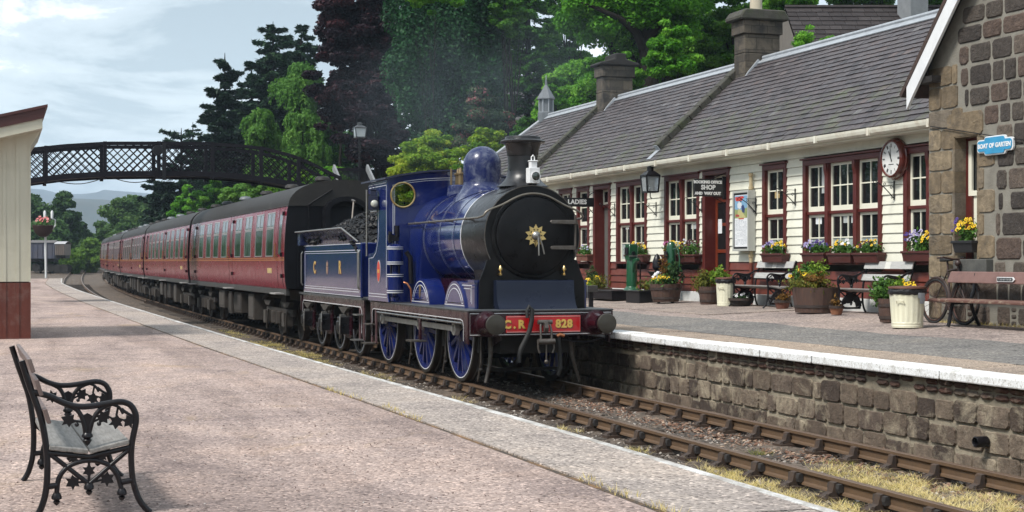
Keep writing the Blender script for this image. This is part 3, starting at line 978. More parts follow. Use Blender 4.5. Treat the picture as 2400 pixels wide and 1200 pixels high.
p.inputs['Roughness'].default_value = 0.55
bump(t, p, noise(t, v, 40, 6, 0.7), 0.004)
skew_m = M('mossy_skew_stone', (0.035, 0.034, 0.028), 0.9, col2=(0.075, 0.07, 0.058), scale=4, contrast=0.4, dirt=(0.04, 0.055, 0.02), dscale=3, damt=0.7, bscale=14, bdist=0.015)

stn = thing('station_building', 'long single storey station building with cream boards above red brown ones', 'building', (WX, 33, zr(WX)))
YS0, YS1 = 20.6, 49.7
DADO, ZTOP, PL = 1.875, 4.08, 1.20
# openings: (px right, px left, z0, z1)
yW1 = (yw(2121) - 1.5, yw(2121))
OPEN = {'w1': (*yW1, 1.82, 3.90), 'w2': (yw(2070), yw(1885), 1.82, 3.90), 'w3': (yw(1846), yw(1790), 1.82, 3.90),
        'd1': (yw(1712), yw(1650), 0.95, 3.94), 'w4': (yw(1641), yw(1560), 1.82, 3.92), 'w5': (yw(1518), yw(1447), 1.82, 3.92),
        'd2': (yw(1433), yw(1393), 0.95, 3.92), 'w6': (yw(1383), yw(1354), 1.82, 3.92), 'w7': (yw(1342), yw(1312), 1.82, 3.92), 'w8': (47.2, 48.1, 1.82, 3.92)}
def spans(za, zb):
    cut = sorted([(o[0], o[1]) for o in OPEN.values() if o[2] < zb - 0.01 and o[3] > za + 0.01])
    a, r = YS0, []
    for c0, c1 in cut:
        if c0 > a: r.append((a, c0))
        a = max(a, c1)
    if a < YS1: r.append((a, YS1))
    return r
def boards(name, z0, z1, h, mat, proud):
    bays = {}
    k = max(1, round((z1 - z0) / h))
    h = (z1 - z0) / k
    for i in range(k):
        za, zb = z0 + i * h, z0 + (i + 1) * h
        for (a, b) in spans(za, zb):
            mb = bays.setdefault((round(a, 2), round(b, 2)), MB())
            mb.r = random.random()
            j = random.uniform(-0.002, 0.002)
            mb.extr([(WX + 0.02, za), (WX - proud + j, za), (WX - proud + j, za + 0.012), (WX - 0.004, zb - 0.006), (WX + 0.02, zb - 0.006)], a, b, 'y')
    for mb in bays.values(): mb.build(name, mat, stn)
boards('weatherboarding', DADO, 3.93, 0.165, cream, 0.026)
boards('dado_boarding', PL, DADO - 0.01, 0.165, dado_m, 0.030)
mb = MB()
for a, b in spans(0.8, PL): mb.box(WX - 0.06, WX + 0.1, a, b, 0.6, PL - 0.002)
mb.build('plinth', plinth_m, stn, bevel=0.008)
mb = MB()
mb.box(WX + 0.62, 12.4, YS0, YS1, 0.5, 4.2)
mb.build('wall_core', cream, stn)
mb = MB()
mb.box(WX - 0.02, WX + 0.05, YS0, YS1, 3.932, 4.085)
mb.build('frieze_board', cream, stn)
mb = MB()
mb.box(7.055, WX + 0.09, YS0, YS1, 4.087, 4.112)
mb.build('soffit', cream, stn)
mb = MB()
mb.extr([(7.05, 4.115), (6.99, 4.118), (6.945, 4.150), (6.93, 4.20), (6.925, 4.245), (6.945, 4.245), (6.955, 4.20), (7.05, 4.20)], YS0, 47.8, 'y')
for y in np.arange(21.5, 47, 1.83):
    mb.box(6.918, 7.05, y, y + 0.07, 4.112, 4.25)
mb.build('gutter', gutter_m, stn)
mb = MB()
mb.box(7.052, 7.08, YS0, YS1, 4.115, 4.26)
mb.build('fascia', cream2, stn)

def window(Y0, Y1, z0, z1, lights, frost_rows=(0,), name='window'):
    """lights: list of (share, columns). Two sashes in each light, two rows of panes in each sash"""
    xf, xb = WX - 0.045, WX + 0.10
    fr, sa, pa = MB(), MB(), MB()
    j = 0.115
    fr.box(xf, xb, Y0, Y0 + j, z0 + 0.06, z1 - 0.14)
    fr.box(xf, xb, Y1 - j, Y1, z0 + 0.06, z1 - 0.14)
    fr.box(xf, xb, Y0, Y1, z1 - 0.139, z1 - 0.035)
    fr.box(xf - 0.045, xb, Y0 - 0.04, Y1 + 0.04, z1 - 0.034, z1)
    fr.box(xf - 0.05, xb, Y0 - 0.05, Y1 + 0.05, z0, z0 + 0.059)
    tot = sum(l[0] for l in lights)
    mw = 0.115
    wid = (Y1 - Y0 - 2 * j - mw * (len(lights) - 1)) / tot
    y = Y1 - j                                  # from the far (left in the photo) side
    zb, zt = z0 + 0.06, z1 - 0.14
    zm = zb + (zt - zb) * 0.5
    for i, (sh, cols) in enumerate(lights):
        ya, yb = y - wid * sh, y
        fr.box(WX - 0.005, xb, ya, yb, zm - 0.03, zm + 0.03)
        for (za, zc, up) in ((zb, zm - 0.03, 0), (zm + 0.03, zt, 1)):
            xs_ = WX + 0.035 if up else WX + 0.045
            b = 0.05
            br = 0.10 if up else 0.06
            sa.box(xs_, xs_ + 0.035, ya, ya + b, za, zc)
            sa.box(xs_, xs_ + 0.035, yb - b, yb, za, zc)
            sa.box(xs_ + 0.001, xs_ + 0.034, ya + b, yb - b, za, za + br)
            sa.box(xs_ + 0.001, xs_ + 0.034, ya + b, yb - b, zc - 0.05, zc)
            zmid = (za + br + zc - 0.05) / 2
            sa.box(xs_ + 0.004, xs_ + 0.03, ya + b, yb - b, zmid - 0.012, zmid + 0.012)
            for q in range(1, cols):
                yy = ya + b + (yb - ya - 2 * b) * q / cols
                sa.box(xs_ + 0.003, xs_ + 0.031, yy - 0.011, yy + 0.011, za + br, zc - 0.05)
            for q in range(cols):
                a_, c_ = ya + b + (yb - ya - 2 * b) * q / cols, ya + b + (yb - ya - 2 * b) * (q + 1) / cols
                for rix, (u0, u1) in enumerate(((za + br, zmid), (zmid, zc - 0.05))):
                    fz = 1 if (not up and rix in frost_rows) else 0
                    dx = random.uniform(-0.002, 0.002)
                    pa.add([(xs_ + 0.022 + dx, a_, u0), (xs_ + 0.022 - dx, c_, u0), (xs_ + 0.022 - dx, c_, u1), (xs_ + 0.022 + dx, a_, u1)], [(0, 1, 2, 3)], fz)
        y = ya
        if i < len(lights) - 1:
            fr.box(xf, xb, y - mw, y, zb, zt)
            # corbel on the mullion
            fr.extr([(xf, zt), (xf - 0.035, zt), (xf - 0.03, zt - 0.12), (xf, zt - 0.26)], y - mw + 0.01, y - 0.01, 'y')
            y -= mw
    f = fr.build(name, maroon, stn, bevel=0.006)
    s_ = sa.build('sash', cream2, f)
    pa.build('pane', [glass_m, frost], f)
    return f
curt = M('curtain', (0.45, 0.47, 0.46), 0.8, col2=(0.3, 0.32, 0.32), scale=3, stretch=(1, 9, 0.2))
def inlay(f, name, px0, px1, py0, py1, mat, dep=0.03):
    a, b = onX(px0, py0, WX + dep), onX(px1, py1, WX + dep)
    mb = MB()
    mb.box(WX + dep, WX + dep + 0.004, min(a.y, b.y), max(a.y, b.y), min(a.z, b.z), max(a.z, b.z))
    return mb.build(name, mat, f)
f = window(*OPEN['w1'], [(1, 2), (1, 2)])
f = window(*OPEN['w2'], [(1.0, 2), (1.25, 3), (1.0, 2)])
inlay(f, 'curtain', 1977, 1990, 487, 522, curt, 0.064)
inlay(f, 'curtain', 1995, 2009, 487, 522, curt, 0.064)
inlay(f, 'notice', 1912, 1926, 489, 525, paper, 0.064)
inlay(f, 'curtain', 1926, 1941, 390, 452, curt, 0.054)
f = window(*OPEN['w3'], [(1, 2)])
inlay(f, 'notice', 1816, 1827, 447, 464, M('old_card', (0.42, 0.31, 0.15), 0.7), 0.054)
f = window(*OPEN['w4'], [(1, 2), (1, 2)])
inlay(f, 'curtain', 1620, 1636, 510, 536, curt, 0.064)
f = window(*OPEN['w5'], [(1, 2), (1, 2)])
inlay(f, 'notice', 1467, 1474, 516, 537, paper, 0.064)
window(*OPEN['w6'], [(1, 1)])
window(*OPEN['w7'], [(1, 2)])
window(*OPEN['w8'], [(1, 1)])
# doors
def doorway(key, open_leaf):
    Y0, Y1, z0, z1 = OPEN[key]
    xf, xb = WX - 0.05, WX + 0.34
    fr = MB()
    j = 0.13
    fr.box(xf, xb, Y0, Y0 + j, z0, z1 - 0.14)
    fr.box(xf, xb, Y1 - j, Y1, z0, z1 - 0.14)
    fr.box(xf, xb, Y0, Y1, z1 - 0.139, z1 - 0.036)
    fr.box(xf - 0.05, xb, Y0 - 0.05, Y1 + 0.05, z1 - 0.035, z1)
    zt = z1 - 0.62
    fr.box(WX + 0.18, xb, Y0 + j, Y1 - j, zt, zt + 0.09)
    f = fr.build('door_frame', maroon, stn, bevel=0.008)
    sa = MB()
    xs_ = WX + 0.2
    for q in (Y0 + j, Y1 - j - 0.05): sa.box(xs_, xs_ + 0.04, q, q + 0.05, zt + 0.09, z1 - 0.14)
    sa.box(xs_ + 0.001, xs_ + 0.039, Y0 + j + 0.05, Y1 - j - 0.05, zt + 0.09, zt + 0.15)
    sa.box(xs_ + 0.001, xs_ + 0.039, Y0 + j + 0.05, Y1 - j - 0.05, z1 - 0.19, z1 - 0.14)
    fl = sa.build('fanlight', cream2, f)
    mb = MB()
    mb.box(xs_ + 0.02, xs_ + 0.025, Y0 + j + 0.05, Y1 - j - 0.05, zt + 0.15, z1 - 0.19)
    mb.build('pane', glass_m, f)
    return f, Y0 + j, Y1 - j, z0, zt
f, a, b, z0, zt = doorway('d1', False)
mb = MB()
x0, x1 = WX + 0.22, WX + 0.27
mid = a + (b - a) * 0.36
st = 0.09
yl0, yl1 = mid, b                       # the closed leaf on the left
for q0, q1 in ((yl0, yl0 + st), (yl1 - st, yl1)): mb.box(x0, x1, q0, q1, z0, zt)
for u0, u1 in ((z0, z0 + 0.75), (z0 + 1.12, z0 + 1.2), (z0 + 1.72, z0 + 1.79), (zt - 0.12, zt)): mb.box(x0 + 0.002, x1 - 0.002, yl0 + st, yl1 - st, u0, u1)
d_ = mb.build('door', door_red, f, bevel=0.005)
mb = MB()
mb.box(x0 + 0.02, x0 + 0.028, yl0 + st, yl1 - st, z0 + 0.75, zt - 0.12)
mb.build('pane', glass_m, f)
inlay(f, 'notice', 1683, 1692, 514, 547, paper, 0.215)
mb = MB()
mb.box(WX + 0.36, WX + 0.38, a, b, z0, zt)  # flat black sheet stands in for the unlit depth of the lobby
mb.build('lobby_shade_sheet', grime, f)
mb = MB()
mb.box(WX + 0.24, WX + 0.9, a + 0.0, a + 0.04, z0, zt)
mb.build('door', grey_door, f)
f, a, b, z0, zt = doorway('d2', False)
mb = MB()
mb.box(WX + 0.24, WX + 0.29, a, b, z0, zt)
mb.build('door', grey_door, f)
# slated roof
EX, EZ, RX, RZ = 7.00, 4.255, 9.75, 6.72
SLEN = math.hypot(RX - EX, RZ - EZ)
ux, uz = (RX - EX) / SLEN, (RZ - EZ) / SLEN
HIP = 2.55
mb = MB()
NC = 22
ch_ = SLEN / NC
for i in range(NC):
    s0, s1 = i * ch_, (i + 1) * ch_ + 0.02
    y = 20.75 + (0.13 if i % 2 else 0)
    while y < YS1 + 0.25 - HIP * i / NC:
        w = random.uniform(0.22, 0.28)
        mb.r = min(1, max(0, random.gauss(0.48, 0.22)))
        lift, tw = random.uniform(0.024, 0.034), random.uniform(-0.003, 0.003)
        js = random.uniform(-0.008, 0.008)
        def pt(s_, yy, l): return (EX + ux * s_ - uz * l, yy, EZ + uz * s_ + ux * l)
        g_ = 0.003
        mb.hexa([pt(s0 + js, y + g_, lift - 0.014), pt(s0 + js, y + w - g_, lift - 0.014 + tw), pt(s1, y + w - g_, -0.002), pt(s1, y + g_, -0.002),
                 pt(s0 + js, y + g_, lift), pt(s0 + js, y + w - g_, lift + tw), pt(s1, y + w - g_, 0.008), pt(s1, y + g_, 0.008)])
        y += w
roof = mb.build('roof', slate_m, stn)
mb = MB()
BX = 2 * RX - EX
mb.r = 0.2
e0, e1 = YS1 + 0.25, YS1 + 0.25 - HIP
mb.add([(EX, 20.7, EZ - 0.004), (EX, e0, EZ - 0.004), (RX, e1, RZ - 0.004), (RX, 20.7, RZ - 0.004), (BX, e0, EZ - 0.004), (BX, 20.7, EZ - 0.004)], [(0, 1, 2, 3), (3, 2, 4, 5), (1, 4, 2), (0, 3, 5), (0, 5, 4, 1)])
mb.build('roof_deck', slate_m, stn)
mb = MB()
segs = [(20.7, 32.45), (33.2, 41.35), (42.1, e1)]
for a, b in segs:
    mb.tube([(RX, a, RZ + 0.05), (RX, b, RZ + 0.05)], 0.05, 8)
    for sgn in (-1, 1):
        mb.hexa([(RX, a, RZ + 0.02), (RX + sgn * 0.17, a, RZ - 0.115), (RX + sgn * 0.17, b, RZ - 0.115), (RX, b, RZ + 0.02),
                 (RX, a, RZ + 0.04), (RX + sgn * 0.18, a, RZ - 0.095), (RX + sgn * 0.18, b, RZ - 0.095), (RX, b, RZ + 0.04)])
mb.tube([(RX, e1, RZ + 0.05), (EX + 0.05, e0 - 0.05, EZ + 0.08)], 0.07, 8)
mb.tube([(RX, e1, RZ + 0.05), (BX - 0.05, e0 - 0.05, EZ + 0.08)], 0.07, 8)
mb.build('ridge_flashing', lead, stn)
for ys_ in (33.12, 42.02):
    mb = MB()
    k = 9
    for i in range(k):
        s0, s1 = 0.42 + (SLEN - 0.42) * i / k, 0.42 + (SLEN - 0.42) * (i + 1) / k - 0.008
        l0, l1 = 0.0, 0.17 + random.uniform(-0.01, 0.01)
        P = [(EX + ux * s_ - uz * l, EZ + uz * s_ + ux * l) for s_, l in ((s0, l0), (s1, l0), (s1, l1), (s0, l1))]
        mb.extr(P, ys_ - 0.15, ys_ + 0.17, 'y')
    mb.build('skew_coping', skew_m, stn, bevel=0.02)
    mb = MB()
    for (sa_, sb_, la, lb) in ((0.40, 0.415, 0.0, 0.16), (0.06, 0.40, 0.022, 0.035)):
        P = [(EX + ux * s_ - uz * l, EZ + uz * s_ + ux * l) for s_, l in ((sa_, la), (sb_, la), (sb_, lb), (sa_, lb))]
        mb.extr(P, ys_ - 0.12, ys_ + 0.1, 'y')
    s_ = SLEN
    mb.extr([(EX + ux * (s_ - 0.62) - uz * 0.02, EZ + uz * (s_ - 0.62) + ux * 0.02), (EX + ux * (s_ - 0.1) - uz * 0.02, EZ + uz * (s_ - 0.1) + ux * 0.02), (EX + ux * (s_ - 0.1) - uz * 0.1, EZ + uz * (s_ - 0.1) + ux * 0.1), (EX + ux * (s_ - 0.5) - uz * 0.05, EZ + uz * (s_ - 0.5) + ux * 0.05)], ys_ - 0.68, ys_ - 0.42 + 0.0, 'y')
    mb.build('lead_apron', lead, stn)
chim_m = M('chimney_stone', (0.115, 0.098, 0.078), 0.9, col2=(0.075, 0.066, 0.056), scale=3, contrast=0.5, bscale=20, bdist=0.012)
t = chim_m.node_tree
p = t.nodes['Principled BSDF']
sp_ = t.nodes.new('ShaderNodeSeparateXYZ')
t.links.new(objco(t), sp_.inputs[0])
ad = N(t, 'ShaderNodeMath', operation='ADD')
t.links.new(sp_.outputs['X'], ad.inputs[0])
t.links.new(sp_.outputs['Y'], ad.inputs[1])
cb = t.nodes.new('ShaderNodeCombineXYZ')
t.links.new(ad.outputs[0], cb.inputs[0])
t.links.new(sp_.outputs['Z'], cb.inputs[1])
bk = N(t, 'ShaderNodeTexBrick', Scale=1.0)
for k_, v_ in (('Brick Width', 0.42), ('Row Height', 0.285), ('Mortar Size', 0.008), ('Color1', (1.2, 1.15, 1.05, 1)), ('Color2', (0.55, 0.55, 0.55, 1)), ('Mortar', (0.35, 0.33, 0.3, 1))): bk.inputs[k_].default_value = v_
t.links.new(cb.outputs[0], bk.inputs['Vector'])
c0_ = p.inputs['Base Color'].links[0].from_socket
c1_ = mixc(t, 1.0, c0_, bk.outputs['Color'], 'MULTIPLY')
g = ramp(t, noise(t, objco(t), 2.2, 8, 0.75, 0.3), [(0.46, (0, 0, 0)), (0.62, (0.8, 0.8, 0.8))])
t.links.new(mixc(t, g, c1_, (0.022, 0.021, 0.020)), p.inputs['Base Color'])
def chimney(y0, pot, dark):
    mb = MB()
    x0, x1 = 9.27, 10.22
    mb.box(x0, x1, y0, y0 + 0.56, 6.0, 6.88)
    mb.box(x0 + 0.003, x1 - 0.003, y0 + 0.003, y0 + 0.557, 6.885, 7.34)
    mb.box(x0 - 0.05, x1 + 0.05, y0 - 0.05, y0 + 0.61, 7.345, 7.67)
    c = mb.build('chimney', chim_m, stn, bevel=0.015)
    mb = MB()
    z = 7.672
    P = [(x0 - 0.17, z), (x1 + 0.17, z), (x1 + 0.17, z + 0.09), (x1 + 0.05, z + 0.25), (x0 - 0.05, z + 0.25), (x0 - 0.17, z + 0.09)]
    if dark: P = [(x0 - 0.15, z), (x1 + 0.15, z), (x1 + 0.15, z + 0.08), (9.95, z + 0.2), (9.95, z + 0.36), (9.6, z + 0.36), (9.6, z + 0.2), (x0 - 0.15, z + 0.08)]
    mb.extr(P, y0 - 0.15, y0 + 0.71, 'y')
    mb.build('chimney_cap', grime if dark else skew_m, c, bevel=0.03)
    if pot:
        mb = MB()
        mb.lathe([(0.17, 7.9), (0.15, 8.0), (0.145, 8.35), (0.17, 8.37), (0.17, 8.45), (0.13, 8.45), (0.13, 8.2), (0, 8.2)], (9.72, y0 + 0.28, 0), 'z', 18)
        mb.build('chimney_pot', M('buff_pot', (0.5, 0.44, 0.33), 0.7), c, smooth=True)
chimney(32.5, True, False)
chimney(41.42, False, True)
vy = yw(1280, 9.75)
mb = MB()
mb.lathe([(0.30, 6.3), (0.30, 6.85), (0.24, 6.9), (0.23, 7.30), (0.33, 7.31), (0.31, 7.36), (0.17, 7.58), (0.05, 7.78), (0.035, 7.95), (0.0, 7.97)], (9.75, vy, 0), 'z', 8)
vt = mb.build('roof_ventilator', lead_dark, stn)
mb = MB()
for k in range(8):
    aa = math.pi / 4 * k
    mb.cyl((9.75 + 0.25 * math.cos(aa), vy + 0.25 * math.sin(aa), 6.88), (9.75 + 0.25 * math.cos(aa), vy + 0.25 * math.sin(aa), 7.31), 0.02, n=6)
mb.tube([(9.75, vy, 7.9), (9.75, vy, 8.12)], 0.012, 6)
mb.build('vent_slats', lead, vt)

# ================================================================== STONE BUILDING
SX = 6.36
yc0 = yw(2178, SX)                                    # the corner
sb = thing('stone_building', 'gabled building of dark rubble stone with sandstone corner blocks at the right edge', 'building', (SX, yc0 - 3, zr(SX)))
mb = MB()
tipb = onX(2127, 236, SX - 0.22)
tanp = math.tan(R(48))
def roofz(y): return tipb.z + 0.22 + (tipb.y - y) * tanp          # underside of roof along the slope
yp = yc0 - 3.7
P = [(12.5, 0.5), (yc0, 0.5), (yc0, roofz(yc0) + 0.02), (yp, roofz(yp)), (12.5, roofz(yp) - (yp - 12.5) * tanp)]
win0, win1 = onX(2292, 323, SX), onX(2239, 323, SX)
wz0, wz1 = 1.92, onX(2265, 320, SX).z
wy0, wy1 = win0.y, win1.y
# wall around the opening, in pieces that butt
def wpiece(poly, x0=SX + 0.0, x1=SX + 5.5): mb.extr(poly, x0, x1, 'x')
wpiece([(12.5, 0.5), (wy0, 0.5), (wy0, roofz(yp)), (yp, roofz(yp)), (12.5, roofz(yp) - (yp - 12.5) * tanp)] if wy0 > yp else [(12.5, 0.5), (wy0, 0.5), (wy0, 5), (12.5, 5)])
wpiece([(wy0, 0.5), (wy1, 0.5), (wy1, wz0), (wy0, wz0)])
wpiece([(wy0, wz1), (wy1, wz1), (wy1, roofz(wy1)), (wy0, roofz(max(wy0, yp)))])
wpiece([(wy1, 0.5), (yc0, 0.5), (yc0, roofz(yc0)), (wy1, roofz(wy1))])
mb.build('wall', mortar_grey, sb)
mq, mrb = MB(), MB()
org, u_, v_, n_ = Vector((SX, 0, 0)), Vector((0, 1, 0)), Vector((0, 0, 1)), Vector((-1, 0, 0))
# corner blocks, alternately long and short, and their return
zz = 0.98
i = 0
ql = []
while zz < roofz(yc0) - 0.05:
    h = [0.34, 0.30, 0.36, 0.32][i % 4]
    h = min(h, roofz(yc0) + 0.15 - zz)
    inner = wy1 if wz0 < zz + h / 2 < wz1 else yc0 - random.uniform(0.75, 1.0)
    cut = yc0 - (0.62 if i % 2 else 0.34)
    for a, b in ((cut, yc0), (inner, cut)):
        if b - a > 0.1 and (i > 1 or b == yc0 or inner == wy1):
            stone(mq, org, u_, v_, n_, a + 0.006, b - 0.006, zz + 0.006, zz + h - 0.006, 0.022, random.random(), 0.012, 12, 22, 0.009)
    ql.append((zz, zz + h, inner if (i > 1 or inner == wy1) else cut))
    zz += h
    i += 1
# window jambs on the near side and lintel
zz, i = wz0, 0
jl = []
while zz < wz1 - 0.02:
    h = min(0.36 if i % 2 == 0 else 0.33, wz1 - zz)
    w = 0.42 if i % 2 == 0 else 0.16
    stone(mq, org, u_, v_, n_, wy0 - w + 0.006, wy0, zz + 0.006, zz + h - 0.006, 0.022, 0.3 + 0.6 * random.random(), 0.012, 12, 22, 0.009)
    jl.append((zz, zz + h, wy0 - w))
    zz += h
    i += 1
stone(mq, org, u_, v_, n_, wy0 - 0.14, wy1 + 0.2, wz1 + 0.005, wz1 + 0.38, 0.022, 0.45, 0.01, 14, 26, 0.009)
mq.r = 0.35
for q0_, q1_ in ((wy0 - 0.05, wy0 + 0.004), (wy1 - 0.004, wy1 + 0.05)):
    zz = wz0
    while zz < wz1 - 0.01:
        mq.r = random.random()
        mq.box(SX - 0.016, SX + 0.32, q0_, q1_, zz, min(wz1, zz + 0.335))
        zz += 0.34
mq.box(SX - 0.01, SX + 0.3, wy0, wy1, wz1 - 0.004, wz1 + 0.05)
mq.build('sandstone_block', quoin_m, sb)
# rubble
def free(y0, y1, z0, z1):
    for (a, b, c) in ql:
        if z0 < b - 0.02 and z1 > a + 0.02 and y1 > c: return False
    for (a, b, c) in jl:
        if z0 < b - 0.02 and z1 > a + 0.02 and y1 > c: return False
    if z0 < wz1 + 0.38 and z1 > wz1 and y1 > wy0 - 0.14: return False
    if z1 > wz0 - 0.2 and z0 < wz1 and y1 > wy0 - 0.05 and y0 < wy1 + 0.2: return False
    return True
zz = 0.93
while zz < 8.2:
    h = random.uniform(0.28, 0.38)
    y = 14.5 + random.uniform(0, 0.3)
    while y < yc0 - 0.02:
        w = random.choice([0.3, 0.4, 0.48, 0.58]) * random.uniform(0.9, 1.1)
        y1 = min(y + w, yc0 - 0.01)
        top = zz + h
        if top < roofz(y1) + 0.02 and y1 - y > 0.12:
            if free(y, y1, zz, top):
                if random.random() < 0.16 and w > 0.3:
                    hh = h / 3
                    for k in range(3):
                        stone(mrb, org, u_, v_, n_, y + 0.012, y + 0.15, zz + k * hh + 0.008, zz + (k + 1) * hh - 0.008, 0.015, random.random(), 0.07, 5, 12)
                    y += 0.15
                stone(mrb, org, u_, v_, n_, y + 0.012, y1 - 0.010, zz + random.uniform(0.004, 0.02), top - random.uniform(0.004, 0.02), random.uniform(0.012, 0.028), random.random(), 0.032, 13, 26)
            else:
                for ww in (w * 0.7, w * 0.45, 0.14):
                    if free(y, y + ww, zz, top):
                        stone(mrb, org, u_, v_, n_, y + 0.018, y + ww - 0.012, zz + 0.018, top - 0.018, 0.025, random.random(), 0.08, 6, 16)
                        break
        y += w
    zz += h
mrb.build('rubble_stone', rubble, sb)
# sill
mb = MB()
q0, q1 = onX(2312, 600, SX - 0.12).y, onX(2237, 600, SX - 0.1).y
P = [(q0, 1.915), (q1, 1.915)]
k = 14
for i in range(k + 1):
    yy = q1 + (q0 - q1) * i / k
    P.append((yy, 1.70 + (0.02 if i % 2 else 0)))
mb.extr(P, SX - 0.13, SX + 0.2, 'x')
mb.build('window_sill', M('grey_sill', (0.055, 0.055, 0.052), 0.85, col2=(0.11, 0.11, 0.10), scale=6, bscale=30, bdist=0.006), sb, bevel=0.01)
# sash window set deep in the opening
zm = wz0 + (wz1 - wz0) * 0.52
mb = MB()
mb.box(SX + 0.19, SX + 0.3, wy1 - 0.055, wy1 - 0.005, zm, wz1 - 0.05)
mb.box(SX + 0.19, SX + 0.3, wy1 - 0.15, wy1 - 0.005, wz0, zm)
mb.box(SX + 0.19, SX + 0.3, wy0 + 0.005, wy1 - 0.005, wz1 - 0.05, wz1 - 0.005)
fz = mb.build('window', maroon, sb)
mb = MB()
for za, zb, xx, yy in ((wz0, zm, SX + 0.23, wy1 - 0.15), (zm, wz1 - 0.05, SX + 0.20, wy1 - 0.055)):
    mb.box(xx, xx + 0.035, yy - 0.08, yy, za, zb)
    mb.box(xx, xx + 0.035, wy0 + 0.01, wy0 + 0.07, za, zb)
    mb.box(xx + 0.001, xx + 0.034, wy0 + 0.07, yy - 0.08, za, za + 0.08)
    mb.box(xx + 0.001, xx + 0.034, wy0 + 0.07, yy - 0.08, zb - 0.06, zb)
mb.build('sash', cream2, fz)
mb = MB()
mb.box(SX + 0.25, SX + 0.255, wy0, wy1, wz0, wz1)
mb.build('pane', glass_m, fz)
# gable roof and barge board
bx = SX - 0.22
def slope_poly(y0, y1, l0, l1):
    c_, s_ = math.cos(R(48)), math.sin(R(48))
    r = []
    for y, l in ((y0, l0), (y1, l0), (y1, l1), (y0, l1)):
        r.append((y + s_ * l, roofz(y) + c_ * l))
    return r
mb = MB()
mb.extr(slope_poly(tipb.y + 0.14, yp, 0.0, 0.07), bx - 0.03, SX + 5.5, 'x')
mb.extr([(yp, roofz(yp)), (yp, roofz(yp) + 0.11), (12.0, roofz(yp) + 0.11 - (yp - 12.0) * tanp), (12.0, roofz(yp) - (yp - 12.0) * tanp)], bx - 0.03, SX + 5.5, 'x')
mb.build('roof', M('brown_roof_edge', (0.07, 0.038, 0.028), 0.8, col2=(0.04, 0.03, 0.026), scale=9, contrast=0.5, bscale=30, bdist=0.01), sb)
mb = MB()
c_, s_ = math.cos(R(48)), math.sin(R(48))
ty = tipb.y
P = [(ty, roofz(ty) - 0.004), (ty - 0.0, roofz(ty) - 0.36), (ty - 0.15, roofz(ty - 0.15) - 0.34), (yp, roofz(yp) - 0.34), (yp, roofz(yp) - 0.004)]
mb.extr(P, bx - 0.02, bx + 0.025, 'x')
mb.build('barge_board', white_paint, sb)
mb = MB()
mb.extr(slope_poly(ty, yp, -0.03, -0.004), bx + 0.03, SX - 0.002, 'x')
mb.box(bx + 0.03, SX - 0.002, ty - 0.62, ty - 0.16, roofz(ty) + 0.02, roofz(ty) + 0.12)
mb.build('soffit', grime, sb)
mb = MB()
mb.tube([(SX - 0.045, 15, 3.2), (SX - 0.05, 17, 3.42), (SX - 0.045, 19, 3.75), (SX - 0.045, yc0 - 0.1, 4.02)], 0.008, 5)
mb.build('cable', iron, sb)

# ================================================================== HUT ON THE LEFT PLATFORM
hp = onZ(72, 800, EYE - 1.5)
hz = hp.z
hut = thing('timber_hut', 'cream and red brown boarded platform hut at the left edge, with an overhanging roof', 'hut', (hp.x - 1.5, hp.y + 1.5, hz))
HY = hp.y
def hx(x, y): return onY(x, y, HY)
ztop, zd = hx(68, 300).z, hx(72, 660).z
hx1 = hp.x
mb = MB()
def vboards(mb, z0, z1):
    x = hx1
    while x > hx1 - 3.0:
        w = 0.235
        mb.r = random.random()
        mb.box(x - w + 0.004, x - 0.004, HY, HY + 0.03, z0, z1)
        mb.box(x - 0.03, x + 0.03 if x < hx1 else x, HY - 0.014, HY - 0.001, z0, z1)
        x -= w
    mb.box(hx1 - 0.04, hx1, HY + 0.031, HY + 3.2, z0, z1)
vboards(mb, zd, ztop)
hut_cream = M('hut_cream', (0.58, 0.56, 0.45), 0.55, col2=(0.52, 0.50, 0.40), scale=2, dirt=(0.35, 0.33, 0.24), dscale=1.3, damt=0.25, stretch=(3, 3, 0.5))
hut_red = M('hut_red_brown', (0.13, 0.028, 0.016), 0.5, col2=(0.10, 0.022, 0.013), scale=3, dirt=(0.25, 0.2, 0.17), dscale=5, damt=0.25)
mb.build('cream_boarding', hut_cream, hut)
mb = MB()
vboards(mb, hz + 0.02, zd - 0.02)
mb.build('red_boarding', hut_red, hut)
mb = MB()
mb.box(hx1 - 3.0, hx1 - 0.05, HY + 0.035, HY + 3.2, hz, ztop)
mb.box(hx1 - 3.02, hx1 + 0.012, HY - 0.025, HY + 3.2, hz, hz + 0.03)
mb.build('wall_core', grime, hut)
# roof rising towards the track
fy = HY - 0.55
A = [onY(x, y, fy) for x, y in ((112, 244), (103, 276), (100, 300), (-40, 276), (-40, 308), (-40, 330))]
mb = MB()
sl = (A[0].z - A[3].z) / (A[0].x - A[3].x)
xr, xl = A[0].x, A[0].x - 3.2
def rz(x, z0): return z0 + sl * (x - A[0].x)
mb.hexa([(xl, fy, rz(xl, A[0].z) - 0.06), (xr, fy, A[0].z - 0.05), (xr, HY + 3.4, A[0].z - 0.05), (xl, HY + 3.4, rz(xl, A[0].z) - 0.06),
         (xl, fy, rz(xl, A[0].z)), (xr, fy, A[0].z), (xr, HY + 3.4, A[0].z), (xl, HY + 3.4, rz(xl, A[0].z))])
mb.hexa([(xl, fy + 0.03, rz(xl, A[1].z)), (A[1].x, fy + 0.03, A[1].z), (A[1].x, HY + 3.35, A[1].z), (xl, HY + 3.35, rz(xl, A[1].z)),
         (xl, fy + 0.03, rz(xl, A[0].z) - 0.061), (A[1].x + 0.03, fy + 0.03, A[0].z - 0.055), (A[1].x + 0.03, HY + 3.35, A[0].z - 0.055), (xl, HY + 3.35, rz(xl, A[0].z) - 0.061)])
